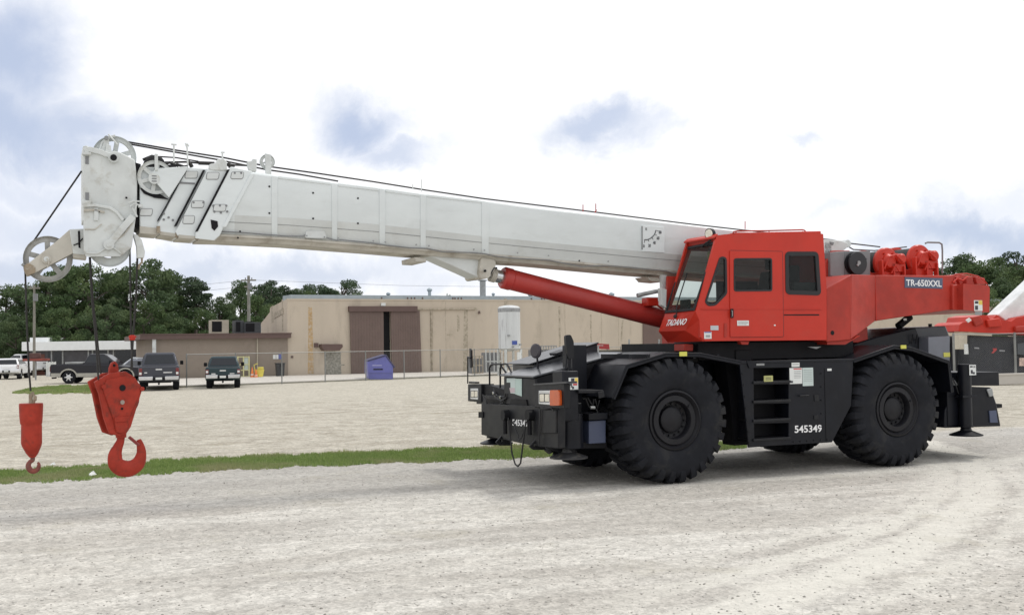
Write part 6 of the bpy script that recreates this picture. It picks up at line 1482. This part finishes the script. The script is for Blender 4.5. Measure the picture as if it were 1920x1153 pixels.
# flat trailer and red sign behind the crane
t, f = solid('flatbed_trailer', 1215, 703, R(12), 'dark flatbed trailer with stake posts behind the crane fender, below the beige wall', 'trailer')
fp(f, [(1090,660),(1330,655),(1330,666),(1090,671)], 0, 2.2, 'bed', M_DARK, t)
fp(f, [(1090,657),(1330,652),(1330,655.5),(1090,660.5)], .02, .1, 'side_rail', mat('rail_olive', (.12,.11,.085), .8), t)
for px in (1122, 1180, 1236): fp(f, [(px-1.3,636 if px != 1122 else 648),(px+1.3,636 if px != 1122 else 648),(px+1.3,668),(px-1.3,668)], -.1, .08, 'stake_post', M_GREYM, t)
for px in (1110,1140,1290): q = f.L(px, 700, .3); MB().lathe_y((q[0], .48), [(0,.2),(.48,.2),(.48,.5),(0,.5)], 20).build('wheel', M_TYRE, t, smooth=True)
fp(f, [(1095,671),(1330,666),(1330,672),(1095,677)], .5, 1.2, 'chassis_rail', M_DARK, t)
t, f = solid('red_sign', 1123, 702, R(12), 'small red board with faded white lettering standing on the dark trailer edge', 'sign')
fp(f, [(1101,643),(1142,645),(1143,655),(1102,653)], -.3, .05, 'board', mat('sign_red', (.42,.05,.05), .6), t)
for k, (x0, x1) in enumerate(((1105,1108),(1111,1113.5),(1114.5,1117),(1118,1121),(1122,1125),(1126,1128),(1129,1131))): fp(f, [(x0,646),(x1,646),(x1,649),(x0,649)], -.312, .01, 'letter_mark', mat('faded_pink', (.6,.35,.33), .6), t)
for px in (1106, 1138): fp(f, [(px,654),(px+2,654),(px+2,702),(px,702)], -.3, .06, 'post', M_GREYM, t)

# ================================================================== SECOND CRANE AND CONTAINERS AT THE RIGHT
t, f = solid('mobile_crane', 1875, 711, R(12), 'second red crane with a steep white boom behind the fence at the right edge', 'crane')
fp(f, [(1797,621),(1799,609),(1806,604),(1822,603),(1825,594),(1840,590),(1852,592),(1858,601),(1869,590),(1880,600),(1896,603),(1905,596),(1935,590),(1975,592),(1975,630),(1850,624)], 0, 2.2, 'superstructure', M_RED, t, .04)
fp(f, [(1872,590),(1920,545),(1962,505),(1985,530),(1925,592),(1889,604)], .6, 1.0, 'boom', mat('second_boom_white', (.74,.76,.76), .5), t, .05)
fp(f, [(1822,595),(1838,591),(1846,606),(1830,612)], -.15, .15, 'winch', M_RED2, t, .04)
fp(f, [(1851,600),(1875,596),(1880,612),(1855,614)], -.2, .2, 'hydraulic_block', M_RED, t, .04); fp(f, [(1905,612),(1935,610),(1935,620),(1905,622)], -.2, .2, 'hydraulic_block', M_RED2, t, .04)
fp(f, [(1812,600),(1818,596),(1822,600),(1816,605)], -.22, .08, 'lamp', M_STK, t)
fp(f, [(1800,621),(1814,622),(1814,655),(1800,655)], .1, .5, 'column', mat('cream_paint', (.55,.50,.40), .7), t, .03)
fp(f, [(1808,645),(1815,645),(1816,664),(1809,664)], .05, .05, 'column_plate', M_STK, t)
fp(f, [(1818,629),(1975,633),(1975,700),(1818,700)], .6, 2., 'carrier_body', mat('slate_dark', (.020,.023,.031), .5, var=.2), t, .04)
fp(f, [(1814,622),(1860,625),(1860,630),(1814,628)], .1, .4, 'underframe', mat('cream_paint', (1,1,1)), t)
for px in (1850, 1915, 1960): q = f.L(px, 700, .5); MB().lathe_y((q[0], .55), [(0,.7),(.53,.7),(.55,.8),(.55,1.2),(0,1.3)], 22).build('wheel', M_TYRE, t, smooth=True)
for (px, py, w_) in ((1827,651,9), (1874,656,10)): fp(f, [(px,py),(px+w_,py+.5),(px+w_,py+3),(px,py+2.5)], .585, .01, 'print', mat('print_grey', (.35,.36,.38), .6), t)
fp(f, [(1861,653),(1869,653),(1869,656),(1863,662),(1859,662),(1863,657)], .585, .01, 'print', M_INKR, t)
fp(f, [(1912,671),(1922,671),(1922,686),(1912,686)], .3, .05, 'hazard_board', mat('hazard_stripe', (.60,.45,.38), .6, var=.5, vs=3), t)
fp(f, [(1908,644),(1940,640),(1940,668),(1908,664)], .3, .2, 'outrigger_box', mat('slate_mid', (.06,.07,.08), .5), t)
t, f = solid('container', 1800, 712, R(12), 'dark slate storage container between the big crane rear and the second crane', 'container')
fp(f, [(1772,642),(1812,643),(1812,702),(1772,703)], 1.2, 3., 'box', mat('container_slate', (.024,.027,.036), .6, var=.15), t, .03)
q = f.L(1776,700,1.2); r2 = f.L(1810,700,1.2)
for k in range(9): x = q[0]+(r2[0]-q[0])*k/8; MB().box(x-.04,x+.04,1.16,1.2,.1,2.2).build('corrugation', mat('container_slate', (0,0,0)), t)
t, f = solid('concrete_barrier', 1895, 722, R(8), 'low pale concrete wall at the right edge below the second crane', 'barrier')
fp(f, [(1868,703),(1990,700),(1990,717),(1868,722)], 0, .35, 'wall', M_CONC, t, .03); fp(f, [(1866,701),(1990,698),(1990,701),(1866,704)], -.03, .41, 'cap', M_CONC, t)
for (px, py, s, lb) in ((1788,697,.5,'heap of pale rubble beside the big crane rear outrigger'), (1884,697,.6,'heap of pale rubble behind the low concrete wall')):
    g = ground(px, 707); f = Frame((g.x, g.y, 0), 0); t = thing('rubble_heap', f, lb, 'rubble'); mb = MB(); rr_ = random.Random(int(px))
    for k in range(26):
        c = (rr_.gauss(0,s), rr_.gauss(0,s*.4), abs(rr_.gauss(0,.18))); e = rr_.uniform(.08,.2); mb.lathe_z((c[0],c[1]), [(0,c[2]),(e,c[2]+.02),(e*.8,c[2]+e),(0,c[2]+e*1.2)], 6)
    mb.build('broken_stone', mat('rubble_pale', (.50,.47,.40), .9, var=.25, vs=4), t)
# ================================================================== VEHICLES
def vehicle(name, px, py, ang, body, label, cat, L_=5.7, W_=1.98, H_=1.92, kind='pickup', bumper=True, plate=True, glass=M_DGL, wheel_rim=M_GREYM, group='parked cars and pickups', toolbox=False, lower=None, tailtext=None):
    g = ground(px, py); f = Frame((g.x, g.y, 0), ang); t = thing(name, f, label, cat, group)
    w = W_/2; wr = .42 if kind == 'pickup' else .35; a1 = 1.15 if kind == 'pickup' else .95; a2 = L_-.95
    bt = .56*H_+.17; hoodz = .58*H_
    def arch(c): return [(c-wr-.09, .42)] + [(c-(wr+.09)*math.cos(q), .42+(wr+.07)*math.sin(q)) for q in [math.pi*k/8 for k in range(1, 8)]] + [(c+wr+.09, .42)]
    prof = [(0,.50)] + arch(a1) + arch(a2) + [(L_-.05,.45),(L_,.75),(L_-.08,hoodz-.12),(L_*.72,hoodz+.04)]
    if kind == 'pickup': prof += [(L_*.66,bt-.02),(.02,bt),(0,bt-.08)]
    else: prof += [(L_*.70,bt-.05),(.06,bt),(0,.9)]
    # a slightly tumbled-in body: three lofted slices across the width
    rings = []
    for x, sh in ((-w,.06),(-w*.96,0),(w*.96,0),(w,.06)):
        rings.append([(x, y, z-(sh*.4 if z > .6 else 0)) for y, z in prof])
    b = MB().loft(rings).build('body', body, t, bevel=.035)
    # cabin
    if kind == 'pickup': c0, c1, t0, t1 = L_*.36, L_*.74, L_*.415, L_*.60
    elif kind == 'suv': c0, c1, t0, t1 = .10, L_*.73, .42, L_*.56
    else: c0, c1, t0, t1 = L_*.14, L_*.72, L_*.27, L_*.54
    bz, tz = bt-.04, H_; bw, tw_ = w*.95, w*.76
    cb = MB().loft([[(-bw,c0,bz),(bw,c0,bz),(bw,c1,bz),(-bw,c1,bz)], [(-bw*.985,c0+.04,bz+.10),(bw*.985,c0+.04,bz+.10),(bw*.985,c1-.1,bz+.10),(-bw*.985,c1-.1,bz+.10)], [(-tw_,t0,tz-.06),(tw_,t0,tz-.06),(tw_,t1,tz-.06),(-tw_,t1,tz-.06)], [(-tw_*.9,t0+.1,tz),(tw_*.9,t0+.1,tz),(tw_*.9,t1-.15,tz),(-tw_*.9,t1-.15,tz)]]).build('cabin', body, t, bevel=.04)
    lo, hi = bz+.10, tz-.07
    def face(u0, u1, v0, v1, side):
        def pt(u, v):
            z = lo+(hi-lo)*v
            if side == 'rear': hw = bw*.985*(1-v)+tw_*v; return Vector(((2*u-1)*hw, (c0+.04)*(1-v)+t0*v-.015, z))
            if side == 'front': hw = bw*.985*(1-v)+tw_*v; return Vector(((2*u-1)*hw, (c1-.1)*(1-v)+t1*v+.015, z))
            s = 1 if side == 'right' else -1; yy = ((c0+.04)*(1-v)+t0*v)*(1-u)+((c1-.1)*(1-v)+t1*v)*u
            return Vector((s*((bw*.985)*(1-v)+tw_*v+.012), yy, z))
        return [pt(u0,v0), pt(u1,v0), pt(u1,v1), pt(u0,v1)]
    def pane(q, nm):
        mb = MB(); n = (q[1]-q[0]).cross(q[3]-q[0]).normalized(); mb.hexa(q, [p-n*.02 for p in q]); return mb.build(nm, glass, t)
    pane(face(.07,.93,.08,.93,'rear'), 'rear_window'); pane(face(.06,.94,.05,.95,'front'), 'windscreen')
    for s in ('left', 'right'):
        for u0, u1 in (((.06,.46),(.50,.92)) if kind == 'pickup' else ((.06,.30),(.34,.62),(.66,.93))): pane(face(u0,u1,.10,.90,s), 'side_window')
    # wheels
    for y in (a1, a2):
        for s in (-1, 1):
            wm = MB(); x0 = s*(w-.02); x1 = s*(w-.33)
            def ringx(rr, x): return [(x, y+rr*math.cos(q), wr+rr*math.sin(q)) for q in [2*math.pi*k/24 for k in range(24)]]
            wm.loft([ringx(wr*.6,x0-s*.03), ringx(wr*.62,x0), ringx(wr*.93,x0), ringx(wr,x0-s*.04), ringx(wr,x1+s*.04), ringx(wr*.9,x1)]); wo = wm.build('wheel', M_TYRE, t, smooth=True)
            rm = MB(); rm.loft([ringx(wr*.6,x0-s*.045), ringx(wr*.2,x0-s*.02), ringx(.01,x0-s*.02)])
            for k in range(6):
                q = k*math.pi/3; rm.hexa(*[[(xx, y+rr*math.cos(q+dq), wr+rr*math.sin(q+dq)) for rr, dq in ((wr*.12,-.5),(wr*.60,-.12),(wr*.60,.12),(wr*.12,.5))] for xx in (x0-s*.03, x0-s*.005)])
            rm.build('rim', wheel_rim, wo)
    ub = MB(); ub.box(-w*.6, w*.6, .4, L_-.4, .40, .56); ub.build('underbody', M_DARK, t)
    # rear details
    if kind == 'pickup':
        tg = MB(); tg.box(-w*.80, w*.80, -.02, .0, .76, bt-.05); tgo = tg.build('tailgate', body, t, bevel=.015)
        MB().box(-.16,.16,-.035,-.02,bt-.2,bt-.13).build('handle', M_CHR, tgo)
        if tailtext:
            for x0, x1 in tailtext: MB().box(x0,x1,-.028,-.02,bt-.36,bt-.30).build('emblem', M_CHR, tgo)
        bd = MB(); bd.box(-w*.86, w*.86, .12, L_*.35, bt-.005, bt+.012)
        bd.build('bed_cover' if not toolbox else 'bed_floor', M_DARK, t)
        MB().box(-w*.96, -w*.86, .05, L_*.36, bt-.01, bt+.03).build('bed_rail', body, t); MB().box(w*.86, w*.96, .05, L_*.36, bt-.01, bt+.03).build('bed_rail', body, t)
        if toolbox: MB().box(-w*.9, w*.9, .9, L_*.355, bt+.03, bt+.16).build('toolbox', M_GREYM, t, bevel=.02)
        lx, lz0, lz1 = w*.90, .80, bt-.10
    else: lx, lz0, lz1 = w*.88, .85, bt+.02
    M_TL = mat('tail_lamp_red', (.17,.018,.018), .3, var=.1, coat=.3)
    for s in (-1, 1):
        MB().box(s*lx-.075, s*lx+.085, -.035, .14, lz0, lz1).build('tail_light', M_TL, t, bevel=.015)
        MB().box(s*lx-.06, s*lx+.06, -.042, -.034, lz0+.05, lz0+.17).build('reverse_light', M_STK, t)
        MB().box(s*(w+.02), s*(w+.20), L_*.66, L_*.66+.12, bt+.02, bt+.24).build('mirror', M_DARK if body is not MATS.get('car_white') else body, t, bevel=.03)
        MB().box(s*(w-.28), s*(w-.05), L_-.04, L_+.02, hoodz-.3, hoodz-.12).build('headlight', M_LENS, t, bevel=.02)
    bmat = M_CHR if bumper else body
    for s in (-1, 1): MB().box(s*w*.30, s*w*.97, -.16, .02, .56, .75).build('bumper_end', bmat, t, bevel=.02)
    MB().box(-w*.30, w*.30, -.13, .02, .54, .70).build('bumper_step', bmat if kind == 'small' else M_DARK, t, bevel=.01)
    MB().box(-w, w, L_-.05, L_+.09, .42, .66).build('front_bumper', bmat, t, bevel=.03)
    if plate: MB().box(-.16, .16, -.185 if kind != 'suv' else -.03, -.131, .58, .70).build('licence_plate', M_STK, t)
    MB().cyl((0,-.2,.36),(0,.1,.38), .05, n=8).build('tow_hitch', M_DARK, t)
    if lower:
        for s in (-1, 1):
            MB().box(s*(w+.001), s*(w+.014), 0.05, a1-wr-.12, .46, .70).build('lower_trim', lower, t); MB().box(s*(w+.001), s*(w+.014), a1+wr+.12, a2-wr-.12, .44, .68).build('lower_trim', lower, t)
            for c_ in (a1, a2):
                mb = MB(); q_ = [math.pi*k/12 for k in range(13)]; o_ = [(c_-(wr+.17)*math.cos(q), .42+(wr+.15)*math.sin(q)) for q in q_]; i_ = [(c_-(wr+.08)*math.cos(q), .42+(wr+.06)*math.sin(q)) for q in q_]
                mb.prism(o_+i_[::-1], s*(w+.001), s*(w+.02), axis='x'); mb.build('wheel_arch', lower, t)
    return t
M_CGR = mat('car_slate_grey', (.050,.054,.068), .38, metal=.2, var=.04, spec=.4, coat=.15)
M_CGN = mat('car_dark_teal', (.012,.034,.042), .35, var=.04, spec=.4, coat=.15)
M_CBK = mat('car_black', (.008,.008,.014), .3, var=.05, spec=.4, coat=.1)
M_CWH = mat('car_white', (.76,.77,.78), .3, var=.02, coat=.6)
M_CSV = mat('car_silver', (.55,.57,.58), .3, metal=.4, var=.02, coat=.6)
M_TAN = mat('trim_tan_metal', (.36,.35,.31), .35, metal=.3)
vehicle('parked_pickup', 298, 732.5, R(17), M_CGR, 'slate grey pickup with chrome bumper ends seen from behind, largest of the parked vehicles', 'pickup truck', tailtext=((-.72,-.58),(.22,.66)), H_=1.98, W_=2.03)
vehicle('parked_pickup', 418, 728.5, R(14), M_CGN, 'dark teal pickup with a chrome rear bumper seen from behind, beside the taupe wall', 'pickup truck', L_=5.0, W_=1.82, H_=1.72, wheel_rim=M_DARK, tailtext=((-.6,-.38),(.36,.6)))
vehicle('parked_pickup', 103, 719, R(-84), M_CBK, 'black pickup with tan lower trim seen side-on, left of the hook block', 'pickup truck', lower=M_TAN, toolbox=True, wheel_rim=M_CHR)
vehicle('parked_pickup', 83, 703.5, R(62), M_CWH, 'small white pickup behind the flat rust-red plate', 'pickup truck', L_=5.2, bumper=False)
vehicle('parked_car', 12, 711.5, R(14), M_CWH, 'white sport utility car cut by the left edge of the photo', 'car', L_=4.6, W_=1.85, H_=1.62, kind='suv', bumper=False)
vehicle('parked_car', 215, 712, R(-78), M_CSV, 'silver car mostly hidden behind the black pickup and the hook block', 'car', L_=4.6, W_=1.8, H_=1.62, kind='small', bumper=False)
vehicle('parked_car', 243, 716, R(-8), mat('car_navy', (.03,.04,.07), .25, coat=.7), 'dark blue car showing between the hook block and the slate grey pickup', 'car', L_=4.6, W_=1.8, H_=1.5, kind='small', bumper=False)

# ================================================================== TREES
def crown(n_clump, n_leaf, rx, ry, z0, z1, leaf, seed, clump_r=(.9,1.7), shape='oak'):
    r = np.random.default_rng(seed); C = []
    while len(C) < n_clump:
        p = r.random(3)*2-1
        if p@p > 1: continue
        if shape != 'pine' and p@p < .25 and r.random() < .55: continue
        z = (p[2]+1)/2
        wz = {'oak': .62+.45*math.sin(math.pi*min(1, z*.85+.12)), 'tall': .75+.35*math.sin(math.pi*z**.8), 'pine': .5+.5*z}[shape]
        C.append((p[0]*rx*wz, p[1]*ry*wz, z0+(z1-z0)*z, clump_r[0]+(clump_r[1]-clump_r[0])*r.random()))
    C = np.array(C); ci = r.integers(0, len(C), n_leaf); d = r.normal(size=(n_leaf,3)); d /= np.linalg.norm(d, axis=1)[:,None]
    rad = C[ci,3]*(.45+.62*r.random(n_leaf)**.6); P = C[ci,:3]+d*rad[:,None]*np.array([1,1,.62 if shape != 'pine' else .42])
    nrm = d*.7+r.normal(size=(n_leaf,3))*.6; nrm /= np.linalg.norm(nrm, axis=1)[:,None]
    a = np.cross(nrm, r.normal(size=(n_leaf,3))); a /= np.linalg.norm(a, axis=1)[:,None]; b = np.cross(nrm, a)
    s = leaf*(.5+r.random(n_leaf))[:,None]
    V = np.stack([P-a*s, P-b*s*.55, P+a*s, P+b*s*.55], 1).reshape(-1,3); F = np.arange(4*n_leaf).reshape(-1,4)
    return V, F, C
M_LEAF = [leafmat('foliage_deep', (.050,.084,.040), (.098,.145,.064), (.120,.158,.070), .34, .35),
          leafmat('foliage_mid', (.058,.100,.040), (.112,.170,.068), (.145,.185,.075), .36, .35),
          leafmat('foliage_pine', (.044,.074,.042), (.086,.124,.066), None, .2)]
M_BARK = mat('bark', (.10,.085,.07), .95, var=.25, vs=4)
PROTO = {}
def tree_meshes(key, shape, H, rx, z0, n_clump, n_leaf, leaf, seed, ml):
    V, F, C = crown(n_clump, n_leaf, rx, rx, z0, H-.8, leaf, seed, shape=shape, clump_r=(.8,1.6) if shape != 'pine' else (.7,1.3))
    c = arrmesh('crown', V, F, ml); r = random.Random(seed)
    mb = MB(); mb.tube([(0,0,0), (.1,0,H*.3), (-.1,.1,H*.6), (.1,0,H*.9)], [.30,.24,.16,.05], 8)
    for k in sorted(range(len(C)), key=lambda i: C[i][2])[::max(1, len(C)//16)]:
        x, y, z, q = C[k]; zz = max(H*.18, z-1.8); mb.tube([(0,0,zz), (x*.5,y*.5,(zz+z)/2+.2), (x,y,z)], [.12,.08,.03], 6)
    tr = mb.build('trunk', M_BARK, None, smooth=True); PROTO[key] = (c, tr, H)
tree_meshes('oak_a', 'oak', 12, 4.6, 1.6, 44, 15000, .15, 11, M_LEAF[0]); tree_meshes('oak_b', 'oak', 12, 4.2, 1.2, 38, 14000, .15, 12, M_LEAF[1])
tree_meshes('tall_a', 'tall', 13, 3.4, 1.5, 46, 15000, .14, 13, M_LEAF[0]); tree_meshes('pine_a', 'pine', 13, 2.8, 7.5, 20, 6500, .13, 14, M_LEAF[2]); tree_meshes('pine_b', 'pine', 13, 3.3, 6.5, 24, 7500, .13, 15, M_LEAF[2])
tree_meshes('shrub_a', 'oak', 5, 3.2, .3, 26, 9000, .13, 16, M_LEAF[1])
used = set()
def plant(key, px, pt, Y, ws, label, group, name='broadleaf_tree', cat='tree'):
    c, tr, H = PROTO[key]; top = atdepth(px, pt-6, Y); s = top.z/H
    o = bpy.data.objects.new(name, None); COL.objects.link(o); o.location = (top.x, top.y, 0); o.rotation_euler = (0,0,random.random()*6.28); o.scale = (s*ws, s*ws, s); tag(o, label, cat, group)
    for m_ in (c, tr):
        if key in used: k = m_.copy(); COL.objects.link(k)
        else: k = m_
        k.parent = o
    used.add(key)
LG = 'trees behind the parked cars'; 
left = [('oak_a',-60,548,104,1.0),('oak_b',12,530,112,.9),('tall_a',52,542,118,.9),('oak_a',92,506,110,1.05),('tall_a',130,498,114,1.0),('oak_b',165,488,108,.95),('tall_a',204,512,116,.8),('oak_b',238,494,112,.85),('oak_a',286,482,110,.95),('tall_a',322,520,118,.85),
        ('oak_b',340,546,114,.8),('pine_a',366,512,112,1.0),('oak_a',412,556,116,.9),('tall_a',452,528,122,.75),('oak_b',484,550,120,.8),('oak_a',30,592,98,.9),('oak_b',120,575,99,.95),('oak_a',200,570,100,.95),('oak_b',270,560,101,.95),('oak_a',325,585,103,.9),('oak_b',385,580,108,.9),('oak_a',435,590,108,.9)]
adj = ['full','rounded','tall narrow','broad','high-topped','leafy','slim','bushy','tallest dense','upright','round','long-trunked airy','wide','pointed','spreading','low','dark low','thick low','pale low','leaning low','middle low','stubby low']
wh_l = ['cut by the left edge of the photo','above the white car at the far left','just left of the small sheave wheel','under the lowered sheave at far left','right of the single hoist rope','behind the left pair of hook ropes','between the two pairs of hook ropes','behind the right hook rope','right of the boom head ropes','sloping down right of the tallest crown',
        'between the tall crowns and the airy pine','standing alone against the sky left of the utility pole','left of the wooden utility pole','directly behind the wooden utility pole','between the utility pole and the warehouse corner','above the white car roof','over the left end of the white roof band','over the middle of the white roof band','over the right end of the white roof band','over the left end of the brown roof','behind the beige rooftop unit','behind the dark rooftop units']
for (k, px, pt, Y, ws), a, w in zip(left, adj, wh_l): plant(k, px, pt, Y, ws, f'{a} green {"pine" if "pine" in k else "tree"} {w}', LG, 'pine_tree' if 'pine' in k else 'broadleaf_tree')
for (k, px, pt, Y, ws, lb) in [('pine_b',508,532,132,.9,'dark pine rising just left of the warehouse corner'),('pine_a',541,531,130,.9,'dark pine crown over the warehouse corner'),('oak_b',575,543,130,.8,'low tree line crown left of the big pine above the warehouse roof'),('pine_b',640,520,134,1.15,'large rounded pine above the left part of the warehouse roof'),('pine_a',608,530,136,.9,'small pine crown just left of the large rounded pine'),('oak_a',520,556,128,.8,'leafy crown behind the stepped side wall of the warehouse'),('pine_a',500,520,140,.9,'tall dark pine between the utility pole and the warehouse corner'),('pine_b',592,528,142,.9,'dark pine left of the small pine over the warehouse roof'),('oak_a',556,540,138,.8,'broad low crown just right of the warehouse corner roof'),('oak_b',622,540,140,.8,'low crown filling between the two pines above the roof')]:
    plant(k, px, pt, Y, ws, lb, 'trees beyond the warehouse roof', 'pine_tree' if 'pine' in k else 'broadleaf_tree')
plant('shrub_a', 838, 546, 112, .5, 'small shrub top peeking over the warehouse roof', 'trees beyond the warehouse roof', 'shrub', 'shrub')
plant('oak_b', 664, 548, 128, .7, 'low crown right of the large rounded pine above the roof', 'trees beyond the warehouse roof')
RG = 'trees beyond the second crane'
for (k, px, pt, Y, ws, lb) in [('oak_a',1768,500,122,.9,'green tree directly right of the rear winches'),('tall_a',1802,478,126,.9,'pointed tree above the counterweight brackets'),('oak_b',1838,484,122,1.0,'round olive tree above the counterweight'),('oak_a',1872,480,124,1.0,'broad tree between the counterweight and the right edge'),('pine_b',1906,465,126,.9,'tall pine poking above the tree line near the right edge'),
        ('oak_b',1935,488,118,1.0,'tree cut by the right edge of the photo'),('oak_a',1815,530,112,.9,'low dark tree in front of the line, behind the counterweight'),('oak_a',1880,520,112,1.0,'low dark tree above the steep white boom'),('oak_b',1850,540,108,.8,'lowest dense tree just right of the counterweight'),('oak_b',1960,520,110,1.0,'low tree beyond the right edge of the white boom')]:
    plant(k, px, pt, Y, ws, lb, RG, 'pine_tree' if 'pine' in k else 'broadleaf_tree')
# hazy hedge mass closing the view beneath the crowns
def thicket(name, pxs, pt, Y, label, seed, n=26000):
    r = np.random.default_rng(seed); a = atdepth(pxs[0], pt, Y); b = atdepth(pxs[1], pt, Y); P = np.array(a)[None]*(1-r.random(n))[:,None]
    u = r.random(n); X_ = a.x+(b.x-a.x)*u; h = a.z*(.75+.25*np.sin(X_*.9)*np.sin(X_*.37+1)); Z_ = h*r.random(n)**.8; Y_ = Y+r.random(n)*3+np.sin(X_*1.3)*.8
    P = np.stack([X_,Y_,Z_],-1); nr = r.normal(size=(n,3)); nr /= np.linalg.norm(nr,axis=1)[:,None]; q = np.cross(nr, r.normal(size=(n,3))); q /= np.linalg.norm(q,axis=1)[:,None]; w = np.cross(nr,q); s = .28*(.5+r.random(n))[:,None]
    V = np.stack([P-q*s,P-w*s*.6,P+q*s,P+w*s*.6],1).reshape(-1,3); arrmesh(name, V, np.arange(4*n).reshape(-1,4), M_LEAF[0], label, 'stuff')
thicket('undergrowth', (-140, 520), 600, 122, 'dense dark undergrowth filling in beneath the trees on the left', 31, 60000)
thicket('undergrowth', (1700, 2000), 540, 130, 'dense dark undergrowth filling in beneath the trees on the right', 32, 40000)
# one lens-free check: no unused prototypes stay behind
for k, (c, tr, H) in PROTO.items():
    if k not in used:
        for o in (c, tr): bpy.data.objects.remove(o)
